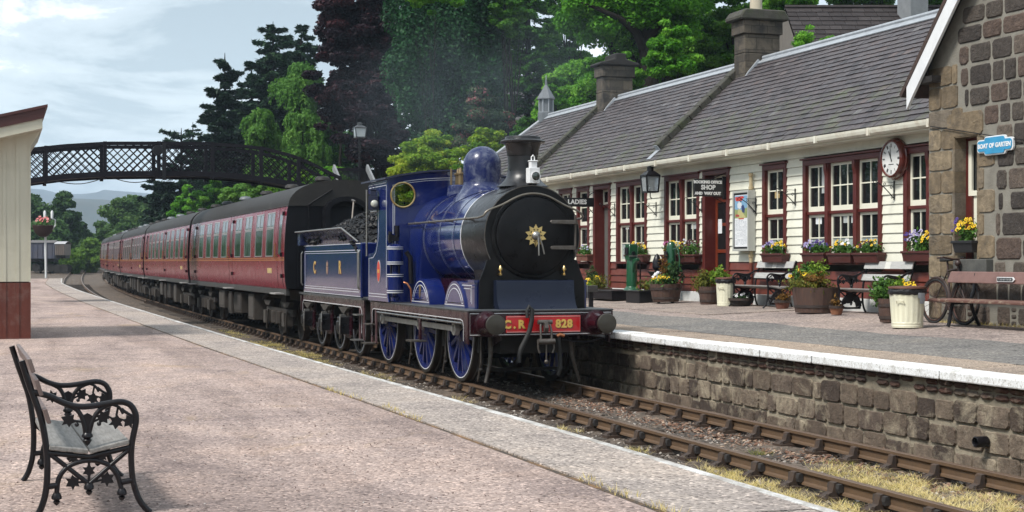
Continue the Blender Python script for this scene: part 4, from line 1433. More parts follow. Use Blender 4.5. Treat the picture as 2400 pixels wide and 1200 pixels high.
mb.build('roof', M('hut_roof_edge', (0.075, 0.022, 0.020), 0.5), hut)
mb = MB()
b2 = A[2]
xt = b2.x
mb.hexa([(xl, fy + 0.06, rz(xl, b2.z)), (xt, fy + 0.06, b2.z), (xt, HY + 3.3, b2.z), (xl, HY + 3.3, rz(xl, b2.z)),
         (xl, fy + 0.06, rz(xl, A[1].z) - 0.002), (xt, fy + 0.06, A[1].z - 0.002), (xt, HY + 3.3, A[1].z - 0.002), (xl, HY + 3.3, rz(xl, A[1].z) - 0.002)])
# raking soffit on the track side
zq = hx(66, 343).z
mb.extr([(hx1 + 0.001, zq), (xt - 0.01, b2.z - 0.002), (hx1 + 0.001, b2.z - 0.03)], HY + 0.0, HY + 3.2, 'y')
mb.build('fascia', hut_cream, hut)

# ================================================================== FOOTBRIDGE
BY = 50.0
fb = thing('footbridge', 'dark iron lattice footbridge arching over the railway behind the train', 'bridge', onY(430, 412, BY))
low = [(-60, 462), (20, 440), (65, 431), (150, 420), (250, 414), (370, 413), (480, 414), (560, 419), (640, 429), (700, 440), (760, 455), (800, 468)]
upp = [(-60, 380), (20, 358), (65, 347), (150, 338), (250, 332), (370, 332), (480, 333), (560, 338), (620, 345), (680, 360), (730, 380), (785, 408), (800, 414)]
lo = [onY(x, y, BY) for x, y in low]
up = [onY(x, y, BY) for x, y in upp]
def interp(P, x):
    if x <= P[0].x: return P[0].z
    for a, b in zip(P[:-1], P[1:]):
        if a.x <= x <= b.x: return a.z + (b.z - a.z) * (x - a.x) / (b.x - a.x)
    return P[-1].z
xa, xb = lo[0].x, up[-1].x
xsb = np.linspace(xa, xb, 60)
def ribbon(P, dz0, dz1, y0, y1):
    mb = MB()
    for a, b in zip(xsb[:-1], xsb[1:]):
        za, zb = interp(P, a), interp(P, b)
        mb.hexa([(a, y0, za + dz0), (b, y0, zb + dz0), (b, y1, zb + dz0), (a, y1, za + dz0), (a, y0, za + dz1), (b, y0, zb + dz1), (b, y1, zb + dz1), (a, y1, za + dz1)])
    return mb
for k, y in ((0, BY), (1, BY + 1.7)):
    ribbon(up, -0.11, 0.0, y - 0.06, y + 0.06).build('top_rail', bridge_iron, fb)
    ribbon(lo, 0.0, 0.17, y - 0.07, y + 0.07).build('bottom_girder', bridge_iron, fb)
posts = [onY(x, 400, BY).x for x in (-40, 108, 246, 372, 498, 612, 700)]
ribbon(lo, 0.05, 0.10, BY + 0.08, BY + 1.62).build('deck', bridge_iron, fb)
for k, y in ((0, BY), (1, BY + 1.7)):
    for px_ in posts:
        mb = MB()
        mb.box(px_ - 0.055, px_ + 0.055, y - 0.075, y + 0.075, interp(lo, px_) - 0.06, interp(up, px_) + 0.01)
        mb.build('post', bridge_iron, fb)
    edges = [xa] + posts + [xb]
    for e0_, e1_ in zip(edges[:-1], edges[1:]):
        mb = MB()
        for sg in (-1, 1):
            c_ = -14.0
            while c_ < 14:
                pts = []
                for x in np.linspace(e0_, e1_, 90):
                    z = 4.6 + sg * (x - c_)
                    if interp(lo, x) + 0.1 < z < interp(up, x) - 0.05: pts.append((x, z))
                if len(pts) > 2:
                    mb.bar((pts[0][0], y + 0.02 * sg, pts[0][1]), (pts[-1][0], y + 0.02 * sg, pts[-1][1]), 0.036 - 0.012 * k, 0.014, (0, 1, 0))
                c_ += 0.25
        if mb.v: mb.build('lattice_panel', bridge_iron, fb)
mb = MB()
for pa_, pb_ in (((250, 414), (130, 424)), ((370, 416), (262, 416))):
    a, b = onY(*pa_, BY - 0.1), onY(*pb_, BY - 0.1)
    mb.tube([a.lerp(b, i / 8) - Vector((0, 0, 0.16 * math.sin(math.pi * i / 8))) for i in range(9)], 0.014, 5)
mb.build('slung_cable', iron, fb)
mb = MB()
q = onY(370, 352, BY - 0.1)
mb.lathe([(0, -0.04), (0.16, -0.035), (0.17, 0.02), (0, 0.03)], (q.x, q.y, q.z), 'y', 18)
mb.box(q.x + 0.14, q.x + 0.26, BY - 0.14, BY - 0.08, q.z - 0.95, q.z + 0.25)
mb.build('notice_disc', iron, fb)
solebar_s = M('string_grey', (0.24, 0.25, 0.26), 0.6)
# stairs coming down to the far platform, with pale hand strings
for px_, nm in ((790, 0), (868, 1)):
    top = onY(px_ - 8, 392, BY + 1.4)
    mb = MB()
    a = Vector((top.x, top.y, top.z))
    b = Vector((top.x + 0.25, top.y - 4.2, top.z - 2.9))
    mb.bar(a, b, 0.07, 0.22)
    mb.build('stair_string', solebar_s, fb)
tl = onY(790, 392, BY + 1.4)
tr = onY(868, 392, BY + 1.4)
mb = MB()
for k in range(13):
    f_ = k / 13
    z, y = tl.z - 1.1 - 2.9 * f_, tl.y - 4.2 * f_
    mb.box(tl.x + 0.05, tr.x + 0.2, y - 0.3, y, z - 0.04, z)
mb.build('stair_treads', bridge_iron, fb)
mb = MB()
mb.box(tl.x, tr.x, BY + 1.42, BY + 1.47, tl.z - 0.12, tl.z - 0.02)
for i in range(26):
    x = tl.x + (tr.x - tl.x) * i / 25
    mb.box(x - 0.012, x + 0.012, BY + 1.43, BY + 1.46, tl.z - 1.1, tl.z - 0.12)
mb.box(tl.x, tr.x, BY + 1.42, BY + 1.47, tl.z - 1.2, tl.z - 1.1)
for q in (tl, tr):
    mb.box(q.x - 0.07, q.x + 0.07, BY + 1.3, BY + 1.5, 0.7, q.z - 0.2)
mb.build('landing_rail', bridge_iron, fb)

# ================================================================== HOUSES BEHIND
def house(px0, px1, py0, py1, Z, name, label, roofmat, tilt, wallmat, ridge_z=None):
    a, b = onD(px0, py0, Z), onD(px1, py1, Z)
    dirv = (b - a)
    dirv.z = 0
    L_ = dirv.length
    dirv.normalize()
    bk = Vector((-dirv.y, dirv.x, 0))
    if bk.dot(Vector((sT, cT, 0))) < 0: bk = -bk
    h = thing(name, label, 'house', ((a.x + b.x) / 2, (a.y + b.y) / 2, 0))
    zt = (a.z + b.z) / 2
    mb = MB()
    nr, run, drop = 16, 4.2, 4.2 * tilt
    for i in range(nr):
        t0, t1 = i / nr, (i + 1) / nr + 0.01
        k = 0
        x = 0
        while x < L_:
            w = random.uniform(0.3, 0.5)
            mb.r = random.random()
            P = []
            for (tt, l) in ((t0, 0.0), (t1, 0.03)):
                for xx in (x + 0.004, min(L_, x + w) - 0.004):
                    P.append(a + dirv * xx - bk * (run * tt) + Vector((0, 0, zt - a.z - drop * tt + l)))
            mb.add(P, [(0, 1, 3, 2)])
            x += w
    mb.build('roof', roofmat, h)
    mb = MB()
    P0, P1 = a.copy(), b.copy()
    P0.z = P1.z = 0
    q = [P0 - bk * (run - 0.4), P1 - bk * (run - 0.4), P1 + bk * (run - 0.4), P0 + bk * (run - 0.4)]
    ze = zt - drop + 0.2
    mb.hexa([(*v.xy, -0.4) for v in q] + [(*v.xy, ze) for v in q])
    for (v0, v1) in ((0, 3), (1, 2)):
        mid_ = (q[v0] + q[v1]) / 2
        mb.add([(*q[v0].xy, ze), (*q[v1].xy, ze), (*mid_.xy, zt - 0.1)], [(0, 1, 2)])
    mb.build('wall', wallmat, h)
    mb = MB()
    A_, B_ = a - dirv * 0.0, b
    mb.add([(*(A_.xy), zt - 0.01), (*(B_.xy), zt - 0.01), (*((B_ + bk * run).xy), zt - drop), (*((A_ + bk * run).xy), zt - drop)], [(0, 1, 2, 3)])
    mb.tube([(*A_.xy, zt + 0.02), (*B_.xy, zt + 0.02)], 0.08, 6)
    mb.build('back_slope', roofmat, h)
    return h, a, b, zt, dirv, bk
house_roof = RNDM('dark_tiles', [(0, (0.026, 0.020, 0.020)), (0.5, (0.036, 0.029, 0.029)), (1, (0.048, 0.040, 0.040))], 0.7, nscale=6)
grey_roof = RNDM('grey_slates', [(0, (0.06, 0.06, 0.066)), (0.5, (0.085, 0.085, 0.09)), (1, (0.11, 0.11, 0.115))], 0.7, nscale=6)
hwall = M('harled_wall', (0.18, 0.16, 0.14), 0.9)
h, a, b, zt, dv, bk = house(1840, 2230, 24, 12, 52, 'house', 'house behind the station with a dark brown tiled roof and a grey chimney', house_roof, 0.72, hwall)
c0 = onD(2143, 20, 51.2)
mb = MB()
mb.box(c0.x - 0.34, c0.x + 0.34, c0.y - 0.3, c0.y + 0.5, zt - 1.1, zt + 1.6)
cc = mb.build('chimney', M('grey_render', (0.22, 0.23, 0.24), 0.9, col2=(0.15, 0.16, 0.17), scale=4), h)
mb = MB()
mb.box(c0.x - 0.42, c0.x + 0.42, c0.y - 0.38, c0.y + 0.58, zt + 1.6, zt + 1.72)
mb.build('chimney_cap', grime, cc)
house(1185, 1285, 193, 196, 92, 'house', 'small far house, its grey roof showing beside the roof turret through drifting smoke', grey_roof, 0.8, hwall)
# ================================================================== LOCOMOTIVE
loco = thing('steam_locomotive', 'blue steam locomotive with a black smokebox, red number plate and tall black chimney', 'locomotive', (0, 24, 0))
BZ, BR = 2.27, 0.765
FY = 21.60                                   # smokebox front
def arc(cx_, cz_, r, a0, a1, k):
    return [(cx_ + r * math.cos(a0 + (a1 - a0) * i / k), cz_ + r * math.sin(a0 + (a1 - a0) * i / k)) for i in range(k + 1)]
right = arc(0, BZ, BR, R(-28), R(90), 22)
flare = [(0.725, 1.90), (0.755, 1.80), (0.795, 1.70), (0.835, 1.60), (0.848, 1.50), (0.85, 1.165)]
prof = list(reversed(flare)) + right
prof = prof + [(-x, z) for x, z in reversed(prof[:-1])]
mb = MB()
mb.extr(prof, FY, FY + 0.035, 'y')
mb.build('smokebox_front', smoke_black, loco, bevel=0.008, seg=2)
prof2 = [(x * 0.98, BZ + (z - BZ) * 0.992) for x, z in prof]
mb = MB()
mb.lathe([(0.5, FY + 0.036), (BR * 0.99, FY + 0.037), (BR, FY + 0.06), (BR, 22.80)], (0, 0, BZ), 'y', 64)
mb.build('smokebox', sooty, loco, smooth=35)
mb = MB()
mb.extr([(-0.6, 1.169), (0.6, 1.169), (0.52, 1.5), (0.56, 1.75), (-0.56, 1.75), (-0.52, 1.5)], FY + 0.04, 22.78, 'y')
mb.build('saddle', smoke_black, loco)
mb = MB()
mb.lathe([(BR + 0.004, 22.80), (BR + 0.004, 22.84)], (0, 0, BZ), 'y', 48)
mb.build('lining_band', white_line, loco)
mb = MB()
mb.strip(arc(0, BZ, BR - 0.005, R(-28), R(208), 40), 0.012, FY - 0.004, FY + 0.004, 'y')
mb.build('front_beading', dullsteel, loco)
# door
mb = MB()
mb.lathe([(0.655, FY), (0.655, FY - 0.02), (0.635, FY - 0.035), (0.60, FY - 0.035), (0.592, FY - 0.02)], (0, 0, BZ), 'y', 56)
mb.build('door_ring', smoke_black, loco, smooth=40)
mb = MB()
pr = [(0.592, FY - 0.02), (0.590, FY - 0.05), (0.57, FY - 0.062)]
for i in range(1, 11):
    r_ = 0.57 * (1 - i / 10)
    pr.append((r_, FY - 0.062 - 0.085 * (1 - (r_ / 0.57) ** 2)))
mb.lathe(pr, (0, 0, BZ), 'y', 56)
door = mb.build('smokebox_door', smoke_black, loco, smooth=40)
yc = FY - 0.15
P = []
for i in range(20):
    a_ = math.pi * 2 * i / 20 + math.pi / 10
    P.append(((0.175 if i % 2 == 0 else 0.115) * math.cos(a_), BZ + (0.175 if i % 2 == 0 else 0.115) * math.sin(a_)))
mb = MB()
mb.extr(P, yc - 0.004, yc + 0.006, 'y')
star = mb.build('door_star', brass, door)
mb = MB()
for i in range(10):
    a_ = math.pi * 2 * (i + 0.5) / 10 + math.pi / 10
    T = []
    for q in range(3):
        b_ = a_ + math.pi + q * 2.094
        T.append((0.092 * math.cos(a_) + 0.018 * math.cos(b_), BZ + 0.092 * math.sin(a_) + 0.018 * math.sin(b_)))
    mb.extr(T, yc - 0.006, yc - 0.003, 'y')
mb.build('star_piercing', smoke_black, star)
mb = MB()
mb.lathe([(0.0, yc - 0.075), (0.03, yc - 0.07), (0.06, yc - 0.045), (0.068, yc - 0.02), (0.06, yc - 0.004)], (0, 0, BZ), 'y', 24)
mb.tube([(0.015, yc - 0.05, BZ), (0.02, yc - 0.075, BZ - 0.12), (0.02, yc - 0.08, BZ - 0.30)], [0.016, 0.014, 0.012], 8)
mb.tube([(0.035, yc - 0.03, BZ), (0.085, yc - 0.05, BZ - 0.14), (0.115, yc - 0.055, BZ - 0.28)], [0.016, 0.014, 0.012], 8)
mb.build('door_handle', steel, door, smooth=40)
for z in (BZ + 0.21, BZ - 0.18):
    mb = MB()
    mb.extr([(0.26, z - 0.028), (0.655, z - 0.032), (0.655, z + 0.032), (0.26, z + 0.028), (0.24, z)], FY - 0.125, FY - 0.04, 'y')
    mb.build('door_hinge', dullsteel, door, bevel=0.006)
mb = MB()
mb.cyl((0.665, FY - 0.075, BZ - 0.32), (0.665, FY - 0.075, BZ + 0.32), 0.017, n=10)
mb.cyl((0.665, FY - 0.075, BZ - 0.25), (0.665, FY - 0.075, BZ - 0.20), 0.035, n=10)
mb.cyl((0.665, FY - 0.075, BZ + 0.18), (0.665, FY - 0.075, BZ + 0.24), 0.035, n=10)
mb.build('hinge_rod', dullsteel, door, smooth=40)
for q in ((1173, 632), (1322, 632)):
    c0 = onY(*q, FY - 0.08)
    mb = MB()
    mb.lathe([(0, 0.07), (0.012, 0.06), (0.018, 0.04), (0.034, 0.015), (0.034, -0.005), (0.014, -0.02), (0.014, -0.055), (0.026, -0.06), (0.026, -0.085), (0, -0.09)], tuple(c0), 'z', 14)
    mb.cyl(c0 + Vector((0, 0, -0.07)), c0 + Vector((0, 0.08, -0.07)), 0.018, n=8)
    mb.build('oil_cup', brass, loco, smooth=50)
mb = MB()
mb.extr([(FY - 0.002, 1.60), (FY - 0.10, 1.60), (FY - 0.13, 1.585), (FY - 0.14, 1.55), (FY - 0.15, 1.42), (FY - 0.175, 1.31), (FY - 0.22, 1.23), (FY - 0.29, 1.168), (FY - 0.002, 1.168)], -0.62, 0.62, 'x')
mb.build('front_casing', M('casing_dark_blue', (0.008, 0.012, 0.028), 0.32, col2=(0.012, 0.016, 0.03), rvar=0.08, spec=0.25), loco, smooth=25)
# chimney, dome, safety valves
CY, DY, VY = 22.05, 24.1, 25.35
mb = MB()
pr = []
for i in range(9):
    t_ = i / 8
    pr.append((0.235 + 0.17 * (1 - t_) ** 2.2, 3.03 + 0.24 * t_))
pr += [(0.228, 3.36), (0.232, 3.50), (0.240, 3.51), (0.243, 3.535), (0.252, 3.60), (0.272, 3.67), (0.29, 3.70), (0.345, 3.705), (0.35, 3.73), (0.335, 3.745), (0.28, 3.76), (0.27, 3.80), (0.255, 3.805), (0.20, 3.79), (0.18, 3.4)]
mb.lathe(pr, (0, CY, 0), 'z', 40)
# saddle skirt
def skirt(mb, cy, r_top, z_top, r_bot, drop, n=40, k=6):
    vs, fs = [], []
    for i in range(k + 1):
        t_ = i / k
        r_ = r_top + (r_bot - r_top) * t_ ** 2
        for j in range(n):
            a_ = 2 * math.pi * j / n
            x = r_ * math.cos(a_)
            zb = BZ + math.sqrt(max(0.0, (BR + 0.006) ** 2 - min(x * x, BR * BR * 0.98)))
            z = z_top * (1 - t_) + zb * t_ if t_ > 0 else z_top
            vs.append((x, cy + r_ * math.sin(a_), z))
    for i in range(k):
        for j in range(n):
            fs.append((i * n + j, i * n + (j + 1) % n, (i + 1) * n + (j + 1) % n, (i + 1) * n + j))
    mb.add(vs, fs)
skirt(mb, CY, 0.235, 3.27, 0.42, 0)
mb.build('chimney', sooty, loco, smooth=30)
mb = MB()
pr = [(0.0, 3.805)]
for i in range(1, 13):
    a_ = math.pi / 2 * (1 - i / 12)
    pr.append((0.318 * math.cos(a_), 3.49 + 0.315 * math.sin(a_)))
pr += [(0.318, 3.25), (0.318, 3.15)]
mb.lathe(pr, (0, DY, 0), 'z', 44)
skirt(mb, DY, 0.318, 3.20, 0.50, 0)
mb.build('dome', bluedust, loco, smooth=30)
mb = MB()
mb.lathe([(0.24, 3.0), (0.23, 3.12), (0.22, 3.19), (0.19, 3.215), (0.0, 3.22)], (0, VY, 0), 'z', 28)
sv = mb.build('safety_valve_seat', bluedust, loco, smooth=35)
mb = MB()
for y, h in ((VY - 0.06, 3.46), (VY + 0.08, 3.45)):
    mb.lathe([(0.055, 3.2), (0.05, 3.3), (0.05, h - 0.07), (0.075, h - 0.06), (0.075, h - 0.03), (0.03, h - 0.02), (0.02, h + 0.05), (0, h + 0.06)], (-0.02, y, 0), 'z', 16)
mb.tube([(-0.17, VY, 3.2), (-0.17, VY, 3.5)], 0.018, 8)
mb.build('safety_valve', M('tarnished_brass', (0.42, 0.30, 0.16), 0.4, metal=0.9, col2=(0.25, 0.19, 0.12), scale=10), sv, smooth=40)
# boiler and firebox
mb = MB()
mb.lathe([(BR, 22.842), (BR, 25.1)], (0, 0, BZ), 'y', 64)
mb.build('boiler', blue, loco, smooth=True)
for y in (23.25, 24.05, 24.98):
    mb = MB()
    mb.lathe([(BR + 0.001, y - 0.030), (BR + 0.006, y - 0.028), (BR + 0.006, y + 0.028), (BR + 0.001, y + 0.030)], (0, 0, BZ), 'y', 64)
    b_ = mb.build('boiler_band', blue, loco, smooth=30)
    mb = MB()
    for q in (-0.032, 0.030): mb.lathe([(BR + 0.0075, y + q - 0.003), (BR + 0.0075, y + q + 0.004)], (0, 0, BZ), 'y', 64)
    mb.build('band_lining', M('pale_lining', (0.42, 0.46, 0.55), 0.4) if y < 23.5 else bpy.data.materials['pale_lining'], b_)
FB = 0.80
fp = arc(0, BZ, FB, R(0), R(180), 36)
fp = [(FB, 1.17)] + fp + [(-FB, 1.17)]
mb = MB()
mb.extr(fp, 25.02, 25.795, 'y')
mb.build('firebox', blue, loco, smooth=30)
mb = MB()
mb.box(-0.45, 0.45, 21.7, 25.0, 0.9, 1.6)
mb.build('boiler_underside', lake, loco)
ww = onX(990, 490, -0.62)
mb = MB()
for i in range(40):
    a_, b_ = 2 * math.pi * i / 40, 2 * math.pi * (i + 1) / 40
    def sp(aa, r1, r2):
        ang = R(132) + 0.24 * r1 * math.sin(aa) / 0.8
        return (BR + r2) * math.cos(ang), 24.55 + 0.34 * r1 * math.cos(aa), BZ + (BR + r2) * math.sin(ang)
    mb.add([sp(a_, 1, 0.004), sp(b_, 1, 0.004), sp(b_, 0.93, 0.010), sp(a_, 0.93, 0.010)], [(0, 1, 2, 3)])
    mb.add([sp(a_, 0.93, 0.010), sp(b_, 0.93, 0.010), sp(0, 0, 0.012)], [(0, 1, 2)])
mb.build('washout_cover', blue, loco, smooth=30)
# handrail round the boiler
hr = []
hz_ = 2.54
for y in np.linspace(25.75, FY + 0.1, 9): hr.append((-0.83, y, hz_))
for a_ in np.linspace(R(172), R(8), 26):
    rr = 0.645 + 0.17 * abs(math.cos(a_)) ** 6
    zz_ = BZ + rr * math.sin(a_) * (0.99) + 0.20 * abs(math.cos(a_)) ** 8
    hr.append((rr * math.cos(a_), FY - 0.06, zz_))
for y in np.linspace(FY + 0.1, 25.75, 9): hr.append((0.83, y, hz_))
mb = MB()
mb.tube(hr, 0.0165, 8)
h_ = mb.build('handrail', M('handrail_steel', (0.20, 0.18, 0.15), 0.4, metal=0.6), loco, smooth=True)
mb = MB()
for s_ in (-1, 1):
    for y in (22.3, 23.4, 24.4, 25.3):
        mb.cyl((s_ * 0.70, y, hz_ - 0.02), (s_ * 0.83, y, hz_), 0.016, 0.014, 8)
        mb.ball((s_ * 0.83, y, hz_), 0.027, 8)
mb.build('handrail_knob', dullsteel, h_, smooth=True)
# footplate, valances, buffer beam
mb = MB()
mb.box(-1.15, 1.15, 21.18, 27.35, 1.142, 1.168)
mb.build('footplate', plate_top, loco, bevel=0.006)
def valance(s_):
    P = [(21.26, 1.14), (27.35, 1.14), (27.35, 0.50), (27.24, 0.50), (27.24, 0.92), (27.20, 0.985), (27.12, 1.0), (21.62, 1.0), (21.52, 0.985), (21.46, 0.93), (21.44, 0.80), (21.40, 0.68), (21.26, 0.66)]
    mb = MB()
    mb.extr(P, s_ * 1.105, s_ * 1.13, 'x')
    v_ = mb.build('valance', lake, loco)
    L_ = [(21.475, 0.70), (21.475, 0.92), (21.51, 0.995), (21.62, 1.018), (27.10, 1.018), (27.19, 1.0), (27.225, 0.93), (27.225, 0.52)]
    mb = MB()
    mb.strip(L_, 0.012, s_ * 1.13, s_ * 1.133, 'x')
    mb.build('lining', white_line, v_)
    mb = MB()
    mb.tube([(s_ * 1.10, 21.62, 0.96), (s_ * 1.10, 27.0, 0.96)], 0.02, 8)
    for y in (23.0, 24.6): mb.bar((s_ * 1.10, y, 0.95), (s_ * 1.10, y, 1.02), 0.05, 0.03)
    mb.build('side_pipe', white_line if False else steel, v_)
for s_ in (-1, 1): valance(s_)
mb = MB()
mb.box(-1.15, 1.15, 21.20, 21.255, 0.775, 1.14)
beam = mb.build('buffer_beam', lake, loco, bevel=0.006)
mb = MB()
mb.strip([(-1.115, 0.80), (1.115, 0.80), (1.115, 1.115), (-1.115, 1.115)], 0.011, 21.197, 21.20, 'y', closed=True)
mb.build('lining', white_line, beam)
PX0, PX1, PZ0, PZ1 = -0.56, 0.62, 0.825, 1.075
mb = MB()
mb.box(PX0, PX1, 21.185, 21.197, PZ0, PZ1)
pl = mb.build('number_plate', red_plate, beam, bevel=0.006, seg=2)
mb = MB()
mb.strip([(PX0 + 0.012, PZ0 + 0.012), (PX1 - 0.012, PZ0 + 0.012), (PX1 - 0.012, PZ1 - 0.012), (PX0 + 0.012, PZ1 - 0.012)], 0.008, 21.182, 21.1845, 'y', closed=True)
mb.build('plate_border', M('pale_pink_line', (0.75, 0.45, 0.42), 0.4), pl)
cxl = onY(1205, 758, 21.18)
cxr = onY(1322, 755, 21.18)
for off, mt, nm, yy in ((0.010, dark_gold, 'letter_shadow', 21.1835), (0.0, gold, 'letters', 21.179)):
    text('C . R', 0.165, mt, nm, pl, (cxl.x + off, yy, 0.945 - off), (1, 0, 0), (0, 0, 1), 0.003, 0.008, spacing=0.95)
    text('828', 0.165, mt, nm, pl, (cxr.x + off, yy, 0.948 - off), (1, 0, 0), (0, 0, 1), 0.003, 0.008, spacing=1.12)
for s_ in (-1, 1):
    mb = MB()
    mb.lathe([(0.0, 21.2), (0.19, 21.199), (0.19, 21.165), (0.16, 21.155), (0.125, 21.05), (0.115, 20.93), (0.125, 20.925), (0.125, 20.90), (0.0, 20.9)], (s_ * 0.865, 0, 0.965), 'y', 28)
    b_ = mb.build('buffer', lake, beam, smooth=35)
    mb = MB()
    mb.lathe([(0.0, 20.715), (0.08, 20.717), (0.142, 20.727), (0.150, 20.74), (0.150, 20.765), (0.13, 20.785), (0.065, 20.80), (0.06, 20.905)], (s_ * 0.865, 0, 0.965), 'y', 32)
    mb.build('buffer_head', M('greasy_buffer', (0.075, 0.068, 0.055), 0.4, metal=0.5, col2=(0.045, 0.04, 0.035), scale=9) if s_ < 0 else bpy.data.materials['greasy_buffer'], b_, smooth=35)
mb = MB()
mb.extr([(21.18, 1.00), (21.05, 1.01), (20.98, 0.97), (20.96, 0.90), (20.99, 0.84), (21.03, 0.83), (21.05, 0.87), (21.03, 0.91), (21.06, 0.95), (21.18, 0.93)], -0.03, 0.03, 'x')
for s_ in (-1, 1):
    mb.tube([(s_ * 0.07, 21.05, 0.98), (s_ * 0.085, 21.0, 0.86), (s_ * 0.085, 20.99, 0.70), (s_ * 0.07, 20.99, 0.665)], 0.018, 8)
    mb.tube([(s_ * 0.12, 21.02, 0.72), (s_ * 0.125, 21.0, 0.60), (s_ * 0.10, 21.0, 0.53)], 0.016, 8)
mb.cyl((-0.13, 20.99, 0.70), (0.13, 20.99, 0.70), 0.042, n=12)
mb.cyl((-0.11, 21.05, 0.985), (0.11, 21.05, 0.985), 0.035, n=12)
mb.tube([(0, 20.99, 0.70), (0, 20.99, 0.42)], 0.012, 8)
mb.ball((0, 20.99, 0.40), 0.035, 10)
mb.build('screw_coupling', dullsteel, beam, smooth=40)
def hose(px, Y, r, name, mat):
    mb = MB()
    mb.tube([onY(x, y, Y) for x, y in px], r, 10)
    return mb.build(name, mat, beam, smooth=60)
hose([(1236, 745), (1235, 728), (1240, 718), (1247, 726), (1246, 752), (1241, 775), (1232, 796), (1222, 815), (1217, 832), (1216, 850)], 21.08, [0.026, 0.026, 0.028, 0.035, 0.036, 0.036, 0.036, 0.038, 0.034, 0.036], 'brake_hose', rubber)
hose([(1304, 789), (1308, 786), (1309, 796), (1312, 830), (1313, 860), (1308, 880)], 21.1, [0.03, 0.034, 0.036, 0.034, 0.034, 0.03], 'heating_hose', rubber)
hose([(1322, 787), (1312, 784), (1305, 788)], 21.08, 0.028, 'hose_elbow', copper)
hose([(1318, 795), (1350, 800), (1385, 800), (1410, 792)], 21.3, 0.014, 'brake_pipe', iron)
for P, nm in (([(1150, 790), (1150, 830), (1147, 858), (1138, 897)], 'guard_iron'), ([(1335, 790), (1340, 830), (1347, 858), (1358, 893)], 'guard_iron')):
    mb = MB()
    pts = [onY(x, y, 21.55) for x, y in P]
    mb.tube(pts, [0.04, 0.035, 0.03, 0.026], 6)
    mb.build(nm, dullsteel, loco)
# inside frames, and black motion boxes added to keep the underside dark
for s_ in (-1, 1):
    mb = MB()
    mb.extr([(21.26, 1.12), (27.3, 1.12), (27.3, 0.55), (26.4, 0.42), (23.6, 0.42), (21.9, 0.55), (21.26, 0.72)], s_ * 0.60, s_ * 0.63, 'x')
    mb.build('main_frame', M('dark_lake', (0.028, 0.007, 0.008), 0.5) if s_ < 0 else bpy.data.materials['dark_lake'], loco)
mb = MB()
mb.box(-0.55, 0.55, 21.5, 23.0, 0.5, 1.05)
mb.box(-0.5, 0.5, 24.2, 27.0, 0.35, 1.0)
for y in (23.5, 25.6):
    mb.bar((-0.6, y, 0.35), (0.6, y, 0.35), 0.05, 0.08)
mb.bar((-0.72, 22.1, 0.22), (0.72, 22.1, 0.22), 0.04, 0.05)
mb.build('dark_motion_boxes', grime, loco)
for s_ in (-1, 1):
    for y in (21.85, 23.75, 25.9):
        mb = MB()
        mb.tube([(s_ * 0.70, y - 0.02, 1.0), (s_ * 0.72, y, 0.6), (s_ * 0.72, y + 0.03, 0.28)], 0.025, 6)
        mb.box(s_ * 0.72 - 0.05, s_ * 0.72 + 0.05, y + 0.0, y + 0.09, 0.5, 0.75)
        mb.ball((s_ * 0.74, y, 0.24), 0.035, 8)
        mb.build('brake_hanger', grime, loco)
        mb = MB()
        mb.tube([(s_ * 0.752, y - 0.06, 1.05), (s_ * 0.752, y - 0.03, 0.35), (s_ * 0.752, y + 0.12, 0.06)], 0.015, 6)
        mb.build('sand_pipe', dullsteel, loco)
def wheel(parent, y, r, s_, ns, mat, name, weight=True, ring=white_line):
    xo, xi = s_ * 0.815, s_ * 0.69
    mb = MB()
    rim0, rim1 = r - 0.065, r - 0.13
    mb.lathe([(rim0, xi), (rim0, xo - s_ * 0.004), (rim1, xo - s_ * 0.012), (rim1, xi + s_ * 0.01), (rim0, xi)], (0, y, r), 'x', 48)
    mb.lathe([(0, xo + s_ * 0.03), (0.10, xo + s_ * 0.03), (0.12, xo + s_ * 0.015), (0.14, xo - s_ * 0.01), (0.15, xi + s_ * 0.02)], (0, y, r), 'x', 24)
    for i in range(ns):
        a_ = 2 * math.pi * i / ns + 0.1
        c_, q_ = math.cos(a_), math.sin(a_)
        p0 = Vector((xo - s_ * 0.035, y + 0.12 * c_, r + 0.12 * q_))
        p1 = Vector((xo - s_ * 0.05, y + (rim1 + 0.01) * c_, r + (rim1 + 0.01) * q_))
        t_ = Vector((0, -q_, c_))
        xv = Vector((0.028, 0, 0))
        a1_, a2_ = t_ * 0.042, t_ * 0.028
        mb.hexa([p0 - a1_ - xv, p0 + a1_ - xv, p0 + a1_ + xv, p0 - a1_ + xv, p1 - a2_ - xv, p1 + a2_ - xv, p1 + a2_ + xv, p1 - a2_ + xv])
    if weight:
        A_ = []
        for i in range(13): A_.append((y + (rim1 + 0.01) * math.cos(R(55 + 70 * i / 12)), r + (rim1 + 0.01) * math.sin(R(55 + 70 * i / 12))))
        A_ += [(y - 0.2, r + 0.33), (y + 0.2, r + 0.33)]
        mb.extr(A_, xo - s_ * 0.075, xo - s_ * 0.008, 'x')
    w = mb.build(name, mat, parent, smooth=35)
    mb = MB()
    mb.lathe([(rim0 + 0.001, xi - s_ * 0.01), (r + 0.028, xi - s_ * 0.01), (r + 0.024, xi + s_ * 0.02), (r + 0.002, xi + s_ * 0.035), (r - 0.001, xo - s_ * 0.01), (r - 0.01, xo), (rim0 + 0.001, xo)], (0, y, r), 'x', 56)
    mb.build('tyre', M('tyre_steel', (0.05, 0.045, 0.042), 0.45, metal=0.6) if 'tyre_steel' not in bpy.data.materials else bpy.data.materials['tyre_steel'], w, smooth=35)
    if ring:
        mb = MB()
        mb.lathe([(rim0 + 0.006, xo + s_ * 0.0015), (rim0 - 0.008, xo + s_ * 0.0015)], (0, y, r), 'x', 56)
        mb.build('rim_lining', ring, w)
    return w
WY = (22.69, 24.75, 27.28)
